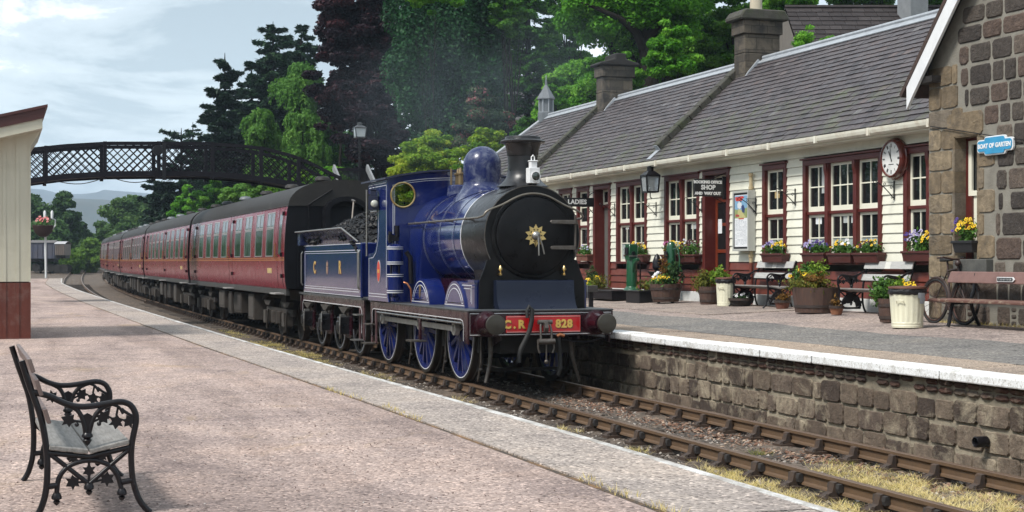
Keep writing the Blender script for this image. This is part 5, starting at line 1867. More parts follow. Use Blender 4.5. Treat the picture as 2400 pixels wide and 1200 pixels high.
wheel_blue = M('wheel_blue', (0.010, 0.020, 0.13), 0.22, col2=(0.015, 0.022, 0.10), coat=0.4, dirt=(0.03, 0.025, 0.025), dscale=4, damt=0.5)
for y in WY:
    for s_ in (-1, 1): wheel(loco, y, 0.762, s_, 14, wheel_blue, 'driving_wheel')
    mb = MB()
    mb.cyl((-0.8, y, 0.762), (0.8, y, 0.762), 0.09, n=12)
    mb.build('axle', grime, loco)
for s_ in (-1, 1):
    mb = MB()
    x = s_ * 0.90
    pins = [y - 0.06 for y in WY]
    for a_, b_ in zip(pins[:-1], pins[1:]):
        mb.extr([(a_ + 0.08, 0.79), (a_ + 0.08, 0.88), (b_ - 0.08, 0.88), (b_ - 0.08, 0.79)], x - 0.022, x + 0.022, 'x')
    for y in pins:
        mb.cyl((x - s_ * 0.035, y, 0.835), (x + s_ * 0.045, y, 0.835), 0.105, n=22)
        mb.cyl((x - s_ * 0.1, y, 0.835), (x + s_ * 0.075, y, 0.835), 0.052, n=16)
        mb.box(x - 0.02, x + 0.02, y - 0.03, y + 0.03, 0.93, 0.985)
    mb.build('coupling_rod', M('rod_steel', (0.70, 0.69, 0.67), 0.4, metal=0.1, col2=(0.48, 0.46, 0.43), scale=8) if s_ < 0 else bpy.data.materials['rod_steel'], loco, bevel=0.005, smooth=35)
# splashers
def splasher(s_, yc_, rad, zc, sandbox, emblem):
    P = []
    for i in range(25):
        a_ = R(162.5) + (R(17.5) - R(162.5)) * i / 24
        P.append((yc_ - rad * math.cos(a_) * -1, zc + rad * math.sin(a_)))
    hc = math.sqrt(rad ** 2 - (1.168 - zc) ** 2)
    P = [(yc_ - hc, 1.168)] + [(yc_ + rad * math.cos(math.pi - t_), zc + rad * math.sin(t_)) for t_ in np.linspace(math.asin((1.168 - zc) / rad), math.pi - math.asin((1.168 - zc) / rad), 25)] + [(yc_ + hc, 1.168)]
    mb = MB()
    mb.extr(P, s_ * 0.93, s_ * 0.64, 'x')
    if sandbox:
        mb.box(min(s_ * 0.90, s_ * 0.62), max(s_ * 0.90, s_ * 0.62), 21.66, yc_ - 0.05, 1.168, 1.56)
        mb.box(min(s_ * 0.91, s_ * 0.62), max(s_ * 0.91, s_ * 0.62), 21.645, 21.98, 1.561, 1.60)
    sp_ = mb.build('splasher', blue, loco, smooth=30)
    mb = MB()
    ff = s_ * 0.93
    for rr in (rad - 0.05, rad - 0.115):
        h2 = math.sqrt(rr ** 2 - (1.24 - zc) ** 2)
        Q = [(yc_ + rr * math.cos(math.pi - t_), zc + rr * math.sin(t_)) for t_ in np.linspace(math.asin((1.24 - zc) / rr), math.pi - math.asin((1.24 - zc) / rr), 20)]
        mb.strip(Q, 0.012, ff, ff + s_ * 0.003, 'x', closed=True)
    mb.strip([(yc_ - hc + 0.03, 1.205), (yc_ + hc - 0.03, 1.205)], 0.010, ff, ff + s_ * 0.003, 'x')
    if sandbox:
        mb.strip([(21.70, 1.24), (21.70, 1.52), (22.2, 1.52)], 0.012, ff, ff + s_ * 0.003, 'x')
        mb.strip([(21.75, 1.27), (21.75, 1.47), (22.1, 1.47)], 0.009, ff, ff + s_ * 0.003, 'x')
    mb.build('lining', white_line, sp_)
    if emblem:
        mb = MB()
        mb.lathe([(0.0, ff + s_ * 0.012), (0.05, ff + s_ * 0.01), (0.07, ff + s_ * 0.003)], (0, yc_ + 0.02, 1.42), 'x', 20)
        mb.extr([(yc_ - 0.03, 1.36), (yc_ + 0.07, 1.36), (yc_ + 0.03, 1.27), (yc_ + 0.01, 1.27)], ff, ff + s_ * 0.006, 'x')
        mb.build('emblem', brass, sp_)
for s_ in (-1, 1):
    splasher(s_, 22.62, 0.58, 1.0, True, False)
    splasher(s_, 24.62, 0.60, 1.0, False, True)
# cab
CF, CB = 25.80, 27.22
def roofline(x): return 3.475 - 0.145 * (x / 1.21) ** 2
for s_ in (-1, 1):
    P = [(CF - 0.10, 1.169), (CF - 0.03, 1.28), (CF, 1.42), (CF, 3.325), (CB, 3.325), (CB, 3.12), (26.62, 3.10), (26.54, 3.02), (26.52, 2.90), (26.52, 2.40), (26.56, 2.24), (26.68, 2.10), (26.85, 2.03), (CB, 2.02), (CB, 1.169)]
    mb = MB()
    mb.extr(P, s_ * 1.18, s_ * 1.205, 'x')
    cs = mb.build('cab_side', blue, loco, bevel=0.004)
    fx = s_ * 1.205
    mb = MB()
    mb.strip([(CF + 0.055, 1.42), (CF + 0.055, 3.22), (CB - 0.1, 3.22)], 0.012, fx, fx + s_ * 0.003, 'x')
    mb.strip([(CF + 0.06, 1.30), (CB - 0.06, 1.30), (CB - 0.06, 1.94), (26.85, 1.95), (26.62, 2.04), (26.47, 2.24), (26.43, 2.42), (26.43, 2.95)], 0.011, fx, fx + s_ * 0.003, 'x')
    mb.strip([(CF + 0.03, 1.25), (CB - 0.04, 1.25)], 0.009, fx, fx + s_ * 0.003, 'x')
    mb.strip([(CF + 0.1, 3.265), (CB - 0.05, 3.265)], 0.010, fx, fx + s_ * 0.003, 'x')
    mb.build('lining', white_line, cs)
    mb = MB()
    mb.tube([(s_ * 1.23, CB + 0.02, 3.2), (s_ * 1.23, CB + 0.02, 1.98)], 0.017, 8)
    mb.tube([(s_ * 1.22, 26.45, 2.78), (s_ * 1.25, 26.6, 2.78), (s_ * 1.22, 26.95, 2.78)], 0.014, 6)
    mb.build('grab_rail', steel, cs)
    if s_ < 0:
        q = onX(888, 636, fx)
        mb = MB()
        for ry, rz_, dx, in ((0.125, 0.20, 0.006),):
            mb.add([(fx, q.y + ry * math.cos(2 * math.pi * i / 32), q.z + rz_ * math.sin(2 * math.pi * i / 32)) for i in range(32)] + [(fx - dx, q.y + ry * math.cos(2 * math.pi * i / 32), q.z + rz_ * math.sin(2 * math.pi * i / 32)) for i in range(32)],
                   [(i, (i + 1) % 32, 32 + (i + 1) % 32, 32 + i) for i in range(32)] + [tuple(range(32, 64))])
        pl = mb.build('works_plate', M('plate_rim', (0.5, 0.45, 0.42), 0.4), cs)
        mb = MB()
        mb.add([(fx - 0.008, q.y + 0.108 * math.cos(2 * math.pi * i / 32), q.z + 0.18 * math.sin(2 * math.pi * i / 32)) for i in range(32)], [tuple(range(32))])
        mb.build('plate_field', M('plate_red', (0.62, 0.05, 0.03), 0.4), pl)
        text('828', 0.085, gold, 'letters', pl, (fx - 0.010, q.y, q.z), (0, -1, 0), (0, 0, 1), 0.003, 0.003)
mb = MB()
P = [(-1.18, 1.17), (-1.18, roofline(1.18))] + [(x, roofline(x)) for x in np.linspace(-1.15, 1.15, 15)] + [(1.18, roofline(1.18)), (1.18, 1.17)]
sq = onY(944, 457, CF)
hr_ = 0.212
def sheet(xa, xb, right_of=None, left_of=None):
    Q = []
    xs__ = [x for x in np.linspace(-1.18, 1.18, 33) if xa < x < xb]
    Q += [(xa, 1.17)]
    if right_of is not None: Q += [(xa, sq.z - hr_)] + [(right_of + hr_ * math.cos(t_), sq.z + hr_ * math.sin(t_)) for t_ in np.linspace(-math.pi / 2, math.pi / 2, 17)][1:]
    Q += [(xa, roofline(xa))] + [(x, roofline(x)) for x in xs__] + [(xb, roofline(xb))]
    if left_of is not None: Q += [(left_of - hr_ * math.cos(t_), sq.z + hr_ * math.sin(t_)) for t_ in np.linspace(math.pi / 2, -math.pi / 2, 17)]
    Q += [(xb, 1.17)]
    mb.extr(Q, CF, CF + 0.025, 'y')
sheet(-1.18, sq.x, None, sq.x)
sheet(sq.x, -sq.x, sq.x, -sq.x)
sheet(-sq.x, 1.18, -sq.x, None)
cf = mb.build('cab_front', blue, loco)
mb = MB()
Q = [(-1.10, 1.5), (-1.10, roofline(1.1) - 0.13)] + [(x, roofline(x) - 0.11) for x in np.linspace(-0.9, 0.9, 13)] + [(1.10, roofline(1.1) - 0.13), (1.10, 1.5)]
mb.strip(Q, 0.011, CF - 0.003, CF, 'y')
Q = [(-1.07, 1.5), (-1.07, roofline(1.1) - 0.17)] + [(x, roofline(x) - 0.145) for x in np.linspace(-0.87, 0.87, 13)] + [(1.07, roofline(1.1) - 0.17), (1.07, 1.5)]
mb.strip(Q, 0.008, CF - 0.003, CF, 'y')
mb.build('lining', white_line, cf)
sq = onY(944, 457, CF)
green_glass, _t, _p = nodes('cab_glass')
_p.inputs['Base Color'].default_value = (0.85, 0.9, 0.85, 1)
_p.inputs['Roughness'].default_value = 0.0
_p.inputs['Transmission Weight'].default_value = 1.0
_p.inputs['IOR'].default_value = 1.08
for x in (sq.x, -sq.x):
    mb = MB()
    mb.torus((x, CF - 0.012, sq.z), 'y', 0.215, 0.018, 40, 8)
    g_ = mb.build('spectacle_window', brass, cf, smooth=True)
    mb = MB()
    mb.lathe([(0, CF - 0.008), (0.21, CF - 0.006)], (x, 0, sq.z), 'y', 36)
    mb.build('pane', green_glass, g_)
mb = MB()
xs_ = np.linspace(-1.26, 1.26, 17)
for a_, b_ in zip(xs_[:-1], xs_[1:]):
    za, zb = roofline(a_) + 0.002, roofline(b_) + 0.002
    mb.hexa([(a_, CF - 0.09, za), (b_, CF - 0.09, zb), (b_, CB + 0.35, zb), (a_, CB + 0.35, za), (a_, CF - 0.09, za + 0.03), (b_, CF - 0.09, zb + 0.03), (b_, CB + 0.35, zb + 0.03), (a_, CB + 0.35, za + 0.03)])
mb.build('cab_roof', M('cab_roof_blue', (0.012, 0.016, 0.05), 0.4, col2=(0.03, 0.035, 0.06)), loco)
mb = MB()
mb.box(-0.62, 0.62, CF + 0.03, CF + 0.3, 1.36, 2.75)
mb.box(-1.15, 1.15, CF + 0.3, CB, 1.15, 1.35)
mb.build('backhead', grime, loco)
# air pump beside the firebox
q = onY(926, 630, 25.52)
mb = MB()
pr = [(0.0, 1.20), (0.07, 1.20), (0.08, 1.26), (0.04, 1.28), (0.04, 1.33), (0.14, 1.34), (0.14, 1.66), (0.10, 1.67), (0.05, 1.69), (0.05, 1.80), (0.10, 1.81), (0.14, 1.83), (0.14, 2.14), (0.10, 2.17), (0.06, 2.18), (0.05, 2.3), (0.07, 2.3), (0.07, 2.36), (0, 2.37)]
mb.lathe(pr, (q.x, q.y, 0), 'z', 28)
ap = mb.build('air_pump', blue, loco, smooth=30)
mb = MB()
for z in (1.36, 1.64, 1.855, 2.115):
    for dz in (-0.017, 0.017): mb.lathe([(0.1415, z + dz - 0.007), (0.1435, z + dz - 0.007), (0.1435, z + dz + 0.007), (0.1415, z + dz + 0.007)], (q.x, q.y, 0), 'z', 28)
mb.build('pump_lining', white_line, ap)
mb = MB()
for k in range(4):
    a_ = k * math.pi / 2 + 0.5
    mb.cyl((q.x + 0.1 * math.cos(a_), q.y + 0.1 * math.sin(a_), 1.66), (q.x + 0.1 * math.cos(a_), q.y + 0.1 * math.sin(a_), 1.83), 0.014, n=6)
mb.box(q.x - 0.13, q.x + 0.05, q.y - 0.08, q.y + 0.02, 2.24, 2.34)
mb.cyl((q.x + 0.02, q.y - 0.05, 2.3), (q.x + 0.02, q.y - 0.05, 2.5), 0.045, n=10)
mb.cyl((q.x - 0.1, q.y - 0.05, 2.2), (q.x - 0.1, q.y - 0.05, 2.4), 0.03, n=10)
mb.tube([(q.x + 0.17, q.y - 0.1, 2.05), (q.x + 0.24, q.y - 0.12, 1.95), (q.x + 0.26, q.y - 0.12, 1.5)], 0.045, 10)
mb.build('pump_valve_gear', iron, ap, smooth=40)
mb = MB()
mb.tube([(q.x + 0.12, q.y - 0.14, 1.52), (q.x + 0.17, q.y - 0.18, 1.50), (q.x + 0.23, q.y - 0.2, 1.40), (q.x + 0.25, q.y - 0.2, 1.17)], 0.018, 8)
mb.build('copper_pipe', copper, ap, smooth=True)
# steps
mb = MB()
q = onX(985, 800, -1.1)
mb.extr([(q.y - 0.06, 1.0), (q.y + 0.06, 1.0), (q.y + 0.05, q.z + 0.03), (q.y - 0.05, q.z + 0.03)], -1.115, -1.09, 'x')
mb.build('step_bracket', lake, loco)
mb = MB()
mb.box(-1.30, -1.04, q.y - 0.19, q.y + 0.19, q.z - 0.0, q.z + 0.025)
mb.build('step', dullsteel, loco)
for s_ in (-1, 1):
    mb = MB()
    for y in (27.0, 27.30): mb.bar((s_ * 1.11, y, 1.0), (s_ * 1.11, y, 0.38), 0.03, 0.06, (0, 1, 0))
    mb.build('step_hanger', M('pale_lake', (0.13, 0.07, 0.075), 0.4) if s_ < 0 else bpy.data.materials['pale_lake'], loco)
    mb = MB()
    mb.box(s_ * 1.2 - 0.1, s_ * 1.2 + 0.1, 26.97, 27.36, 0.37, 0.395)
    mb.box(s_ * 1.2 - 0.06, s_ * 1.2 + 0.06, 26.97, 27.36, 0.72, 0.745)
    mb.build('step', dullsteel, loco)

# headlamps: separate things hung on their brackets
def headlamp(name, label, loc, s, body, lensm, rz):
    t = thing(name, label, 'lamp', loc)
    mb = MB()
    mb.box(-0.085 * s, 0.085 * s, -0.075 * s, 0.075 * s, 0, 0.235 * s)
    mb.box(-0.05 * s, 0.05 * s, -0.05 * s, 0.05 * s, 0.236 * s, 0.33 * s)
    mb.box(-0.06 * s, 0.06 * s, -0.06 * s, 0.06 * s, 0.331 * s, 0.35 * s)
    mb.v = [Vector(v) + Vector(loc) for v in mb.v]
    b_ = mb.build('lamp_body', body, t, bevel=0.006)
    mb = MB()
    mb.tube([Vector(loc) + Vector((-0.025 * s, 0, 0.34 * s)), Vector(loc) + Vector((-0.025 * s, 0, 0.40 * s)), Vector(loc) + Vector((0, 0, 0.43 * s)), Vector(loc) + Vector((0.025 * s, 0, 0.40 * s)), Vector(loc) + Vector((0.025 * s, 0, 0.34 * s))], 0.01 * s, 6)
    mb.build('lamp_handle', body, t)
    mb = MB()
    mb.lathe([(0.0, -0.105 * s), (0.04 * s, -0.10 * s), (0.062 * s, -0.085 * s), (0.066 * s, -0.076 * s)], loc, 'y', 20)
    mb.v = [(v[0] + 0.015 * s, v[1], v[2] + 0.105 * s) for v in mb.v]
    mb.build('lamp_lens', lensm, t, smooth=True)
    mb = MB()
    mb.lathe([(0.066 * s, -0.09 * s), (0.075 * s, -0.09 * s), (0.075 * s, -0.074 * s)], loc, 'y', 20)
    mb.v = [(v[0] + 0.015 * s, v[1], v[2] + 0.105 * s) for v in mb.v]
    mb.build('lens_ring', body, t)
    t.rotation_euler = (0, 0, rz)
    return t
q = onY(1249, 430, FY + 0.05)
headlamp('headlamp', 'white painted lamp in front of the chimney on top of the black smokebox', (q.x, q.y, q.z), 1.0, white_paint, lens_dark, 0.05)
mb = MB()
mb.bar((q.x, q.y, BZ + BR - 0.06), (q.x, q.y, q.z), 0.05, 0.02)
mb.build('lamp_iron', iron, loco)
q = onX(883, 492, -1.235)
headlamp('headlamp', 'dark square lamp with a pale lens hanging at the edge of the blue cab', (q.x - 0.06, q.y, q.z), 1.05, M('lamp_dark_blue', (0.012, 0.016, 0.045), 0.35), lens, -0.25)

# ================================================================== TENDER
ten = thing('tender', 'blue tender full of coal, lettered C R in gold, behind the locomotive', 'tender', (0, 31, 0))
TY0, TY1 = 28.06, 33.68
mb = MB()
mb.box(-1.15, 1.15, TY0, TY1, 1.19, 2.24)
tk = mb.build('tank', blue, ten, bevel=0.03, seg=3)
mb = MB()
for s_ in (-1, 1):
    fx = s_ * 1.15
    for i_, w_ in ((0.0, 0.012), (0.045, 0.008)):
        mb.strip([(TY0 + 0.14 + i_, 1.30 + i_), (TY1 - 0.14 - i_, 1.30 + i_), (TY1 - 0.14 - i_, 2.10 - i_), (TY0 + 0.14 + i_, 2.10 - i_)], w_, fx, fx + s_ * 0.003, 'x', closed=True)
    mb.strip([(TY0 + 0.03, 2.225), (TY1 - 0.03, 2.225)], 0.014, fx, fx + s_ * 0.003, 'x')
    mb.strip([(TY0 + 0.03, 1.215), (TY1 - 0.03, 1.215)], 0.010, fx, fx + s_ * 0.003, 'x')
mb.build('lining', white_line, tk)
for x_, ch in ((738, 'C'), (797, 'R')):
    q = onX(x_, 628, -1.15)
    text(ch, 0.36, dark_gold, 'letter_shadow', tk, (-1.1535, q.y - 0.02, q.z - 0.015), (0, -1, 0), (0, 0, 1), 0.003, 0.010)
    text(ch, 0.36, gold, 'letter', tk, (-1.157, q.y, q.z), (0, -1, 0), (0, 0, 1), 0.003, 0.010)
q = onX(767, 627, -1.15)
mb = MB()
mb.extr([(q.y - 0.09, q.z + 0.02), (q.y - 0.07, q.z - 0.10), (q.y, q.z - 0.15), (q.y + 0.07, q.z - 0.10), (q.y + 0.09, q.z + 0.02)], -1.156, -1.151, 'x')
mb.extr([(q.y - 0.07, q.z + 0.03), (q.y - 0.08, q.z + 0.11), (q.y - 0.03, q.z + 0.08), (q.y, q.z + 0.15), (q.y + 0.03, q.z + 0.08), (q.y + 0.08, q.z + 0.11), (q.y + 0.07, q.z + 0.03)], -1.156, -1.151, 'x')
mb.build('crest', M('crest_gilt', (0.5, 0.36, 0.2), 0.4, metal=0.3, col2=(0.3, 0.12, 0.1), scale=14), tk)
for s_ in (-1, 1):
    mb = MB()
    pf = [(1.13, 2.24), (1.15, 2.32), (1.20, 2.42), (1.28, 2.50), (1.33, 2.53)]
    ya, yb = 29.0, TY1 + 0.05
    for (a_, b_) in zip(pf[:-1], pf[1:]):
        mb.hexa([(s_ * a_[0], ya - 0.55 * (1 - (a_[1] - 2.24) / 0.29) * 0.0, a_[1]), (s_ * b_[0], ya, b_[1]), (s_ * b_[0], yb, b_[1]), (s_ * a_[0], yb, a_[1]),
                 (s_ * a_[0] - s_ * 0.02, ya, a_[1] + 0.004), (s_ * b_[0] - s_ * 0.02, ya, b_[1] + 0.012), (s_ * b_[0] - s_ * 0.02, yb, b_[1] + 0.012), (s_ * a_[0] - s_ * 0.02, yb, a_[1] + 0.004)])
    mb.hexa([(s_ * 1.13, 28.3, 2.24), (s_ * 1.15, 28.3, 2.24), (s_ * 1.15, 28.999, 2.24), (s_ * 1.13, 28.999, 2.24), (s_ * 1.13, 28.3, 2.25), (s_ * 1.15, 28.3, 2.25), (s_ * 1.31, 28.999, 2.52), (s_ * 1.28, 28.999, 2.52)])
    cr = mb.build('coal_flare', bluedust, ten, smooth=60)
    mb = MB()
    mb.tube([(s_ * 1.33, 28.98, 2.535), (s_ * 1.33, yb, 2.535)], 0.017, 8)
    mb.tube([(s_ * 1.15, 28.3, 2.26), (s_ * 1.33, 28.98, 2.535)], 0.015, 8)
    mb.build('flare_beading', steel, cr)
mb = MB()
mb.box(-1.28, 1.28, TY1 - 0.25, TY1 + 0.02, 2.24, 2.5)
mb.build('coal_plate', bluedust, ten)
mb = MB()
for y in (28.10, 28.02):
    mb.tube([(-1.17, y, 1.35), (-1.20, y, 1.4), (-1.20, y, 2.05), (-1.17, y, 2.1)], 0.016, 8)
mb.tube([(-1.16, TY1 + 0.05, 1.35), (-1.19, TY1 + 0.05, 1.4), (-1.19, TY1 + 0.05, 2.05), (-1.16, TY1 + 0.05, 2.1)], 0.016, 8)
mb.build('grab_rail', steel, ten)
mb = MB()
mb.box(-1.18, 1.18, 27.86, TY1 + 0.35, 1.15, 1.19)
mb.build('footplate', plate_top, ten)
for s_ in (-1, 1):
    P = [(27.9, 1.15), (34.0, 1.15), (34.0, 0.62), (33.93, 0.62), (33.9, 0.96), (33.8, 1.0), (28.2, 1.0), (28.1, 0.96), (28.06, 0.50), (27.9, 0.50)]
    mb = MB()
    mb.extr(P, s_ * 1.10, s_ * 1.125, 'x')
    fr = mb.build('side_frame', lake, ten)
    mb = MB()
    mb.strip([(33.9, 0.66), (33.9, 0.94), (33.8, 1.015), (28.2, 1.015), (28.09, 0.94), (28.09, 0.52)], 0.016, s_ * 1.125, s_ * 1.128, 'x')
    mb.build('lining', white_line, fr)
    for y in (29.62, 31.42, 33.3):
        mb = MB()
        mb.extr([(y - 0.42, 1.0), (y - 0.34, 0.9), (y - 0.30, 0.42), (y - 0.10, 0.36), (y + 0.10, 0.36), (y + 0.30, 0.42), (y + 0.34, 0.9), (y + 0.42, 1.0)], s_ * 1.02, s_ * 1.05, 'x')
        hg = mb.build('horn_guide', lake, ten)
        mb = MB()
        mb.box(min(s_ * 1.04, s_ * 1.24), max(s_ * 1.04, s_ * 1.24), y - 0.14, y + 0.14, 0.44, 0.78)
        mb.box(min(s_ * 1.04, s_ * 1.27), max(s_ * 1.04, s_ * 1.27), y - 0.10, y + 0.10, 0.50, 0.70)
        ab = mb.build('axlebox', sooty, hg, bevel=0.015)
        mb = MB()
        for k in range(5):
            mb.box(min(s_ * 1.06, s_ * 1.15), max(s_ * 1.06, s_ * 1.15), y - 0.40 + 0.07 * k, y + 0.40 - 0.07 * k, 0.95 - 0.022 * k, 0.97 - 0.022 * k)
        mb.cyl((s_ * 1.11, y, 0.79), (s_ * 1.11, y, 0.98), 0.035, n=8)
        mb.build('leaf_spring', dullsteel, hg)
        mb = MB()
        mb.tube([(s_ * 1.24, y - 0.16, 0.80), (s_ * 1.25, y - 0.17, 0.62), (s_ * 1.24, y - 0.13, 0.42), (s_ * 1.2, y + 0.05, 0.36)], 0.018, 6)
        mb.box(s_ * 1.16 - 0.05, s_ * 1.16 + 0.05, y - 0.09, y + 0.05, 0.785, 0.83)
        mb.build('oil_pipe', steel, hg)
    for y in (27.95,):
        mb = MB()
        for yy in (27.92, 28.24): mb.bar((s_ * 1.12, yy, 1.0), (s_ * 1.12, yy, 0.40), 0.03, 0.055, (0, 1, 0))
        mb.build('step_hanger', bpy.data.materials['pale_lake'], ten)
        mb = MB()
        mb.box(s_ * 1.21 - 0.1, s_ * 1.21 + 0.1, 27.9, 28.27, 0.385, 0.41)
        mb.box(s_ * 1.19 - 0.07, s_ * 1.19 + 0.07, 27.9, 28.27, 0.86, 0.885)
        mb.build('step', steel, ten)
    for y in (29.62, 31.42, 33.3):
        wheel(ten, y, 0.61, s_, 10, M('tender_wheel', (0.02, 0.016, 0.018), 0.4) if 'tender_wheel' not in bpy.data.materials else bpy.data.materials['tender_wheel'], 'wheel', False, bpy.data.materials['pale_lining'])
mb = MB()
mb.box(-0.9, 0.9, 27.4, 34.0, 0.75, 1.14)
mb.box(-0.5, 0.5, 28, 34, 0.4, 0.76)
for y in (29.62, 31.42, 33.3): mb.cyl((-1.04, y, 0.61), (1.04, y, 0.61), 0.08, n=10)
mb.build('underframe', grime, ten)
mb = MB()
mb.box(-1.15, 1.15, 33.96, 34.04, 0.78, 1.14)
for s_ in (-1, 1): mb.lathe([(0.17, 34.04), (0.12, 34.1), (0.1, 34.3), (0.16, 34.35), (0.16, 34.4), (0, 34.41)], (s_ * 0.865, 0, 0.965), 'y', 18)
mb.build('rear_beam', lake, ten)
mb = MB()
mb.box(-1.1, 1.1, 27.45, 28.3, 1.17, 1.21)
mb.build('fall_plate', plate_top, ten)
# coal
def coal_heap():
    P = []
    r = np.random.default_rng(5)
    n = 5200
    x = r.uniform(-1.18, 1.18, n)
    y = r.uniform(28.35, 33.5, n)
    top = 2.40 + 0.52 * np.exp(-((y - 29.6) / 2.0) ** 2) * (1 - (np.abs(x) / 1.25) ** 2.2) + 0.06 * np.sin(3 * x + 2 * y)
    top = np.where(y < 28.9, top - (28.9 - y) * 0.6, top)
    z = top - r.uniform(0, 1, n) ** 2 * 0.12
    return np.stack([x, y, z], -1)
coal = pebbles(coal_heap(), 0.062, 'coal_heap', coal_m, 'heap of black coal filling the top of the tender', 'coal', 0.85)
mb = MB()
ny = 16
for i in range(ny + 1):
    y = 28.35 + 5.2 * i / ny
    for j in range(9):
        x = -1.18 + 2.36 * j / 8
        mb.v.append((x, y, 2.40 - (max(0, 28.9 - y) * 0.6) + 0.5 * math.exp(-((y - 29.6) / 2.0) ** 2) * (1 - (abs(x) / 1.25) ** 2.2) - 0.05))
for i in range(ny):
    for j in range(8):
        a_ = i * 9 + j
        mb.f.append((a_, a_ + 1, a_ + 10, a_ + 9))
        mb.mi.append(0)
        mb.rnd.append(0.5)
mb.build('coal_core', coal_m, coal)
q = onX(822, 490, -0.9)
fi = thing('fire_iron', 'rusty fire iron standing upright in the coal of the tender', 'fire iron', (q.x, q.y, 2.4))
mb = MB()
mb.tube([(q.x, q.y, 2.4), (q.x + 0.12, q.y + 0.25, 3.12)], 0.02, 6)
mb.tube([(q.x + 0.12, q.y + 0.12, 3.10), (q.x + 0.12, q.y + 0.40, 3.14)], 0.022, 6)
mb.build('shaft', dullsteel, fi)
mb = MB()
q = onX(860, 520, -1.18)

# ================================================================== CARRIAGES
coach_red = M('carriage_maroon', (0.185, 0.008, 0.024), 0.24, col2=(0.155, 0.007, 0.020), scale=2, coat=0.0, spec=0.3, rvar=0.05)
_n = coach_red.node_tree
bump(_n, _n.nodes['Principled BSDF'], noise(_n, objco(_n, (1, 2.2, 0.22)), 2.2, 4, 0.6), 0.012)
coach_end = M('carriage_end_black', (0.005, 0.005, 0.006), 0.45, col2=(0.010, 0.010, 0.013), scale=3, rvar=0.12, spec=0.15)
coach_roof = M('carriage_roof', (0.030, 0.028, 0.027), 0.6, col2=(0.019, 0.018, 0.017), scale=1.2, spec=0.25, dirt=(0.06, 0.056, 0.052), dscale=1.2, damt=0.5)
solebar_m = M('solebar_grey', (0.055, 0.052, 0.05), 0.6, col2=(0.035, 0.032, 0.03), scale=5)
under_m = M('underframe_grime', (0.018, 0.015, 0.013), 0.8, col2=(0.045, 0.034, 0.027), scale=6, contrast=0.5, bscale=20, bdist=0.004)
under_pale = M('dusty_box', (0.075, 0.064, 0.055), 0.8, col2=(0.035, 0.028, 0.023), scale=5, contrast=0.5)
alu = M('window_frame_alu', (0.55, 0.55, 0.55), 0.35, metal=0.6)
orange_line = M('orange_lining', (0.42, 0.18, 0.04), 0.45)
LC = 18.25
PRO = [(1.355, 1.25), (1.385, 1.42), (1.402, 1.70), (1.405, 2.0), (1.395, 2.35), (1.368, 2.75), (1.335, 3.06), (1.31, 3.18)]
def sx_(z):
    for (a_, b_) in zip(PRO[:-1], PRO[1:]):
        if a_[1] <= z <= b_[1]: return a_[0] + (b_[0] - a_[0]) * (z - a_[1]) / (b_[1] - a_[1])
    return PRO[-1][0]
RP = [(1.31 * math.cos(t_) ** 0.85 if math.cos(t_) > 0 else 0, 3.18 + 0.60 * math.sin(t_)) for t_ in np.linspace(0, math.pi / 2, 12)]
def patch(mb, s_, y0, y1, z0, z1, out, th, m=0):
    zs = [z0] + [p_[1] for p_ in PRO if z0 < p_[1] < z1] + [z1]
    for a_, b_ in zip(zs[:-1], zs[1:]):
        xa_, xb_ = sx_(a_) + out, sx_(b_) + out
        mb.hexa([(s_ * (xa_ - th), y0, a_), (s_ * xa_, y0, a_), (s_ * xa_, y1, a_), (s_ * (xa_ - th), y1, a_), (s_ * (xb_ - th), y0, b_), (s_ * xb_, y0, b_), (s_ * xb_, y1, b_), (s_ * (xb_ - th), y1, b_)], m)
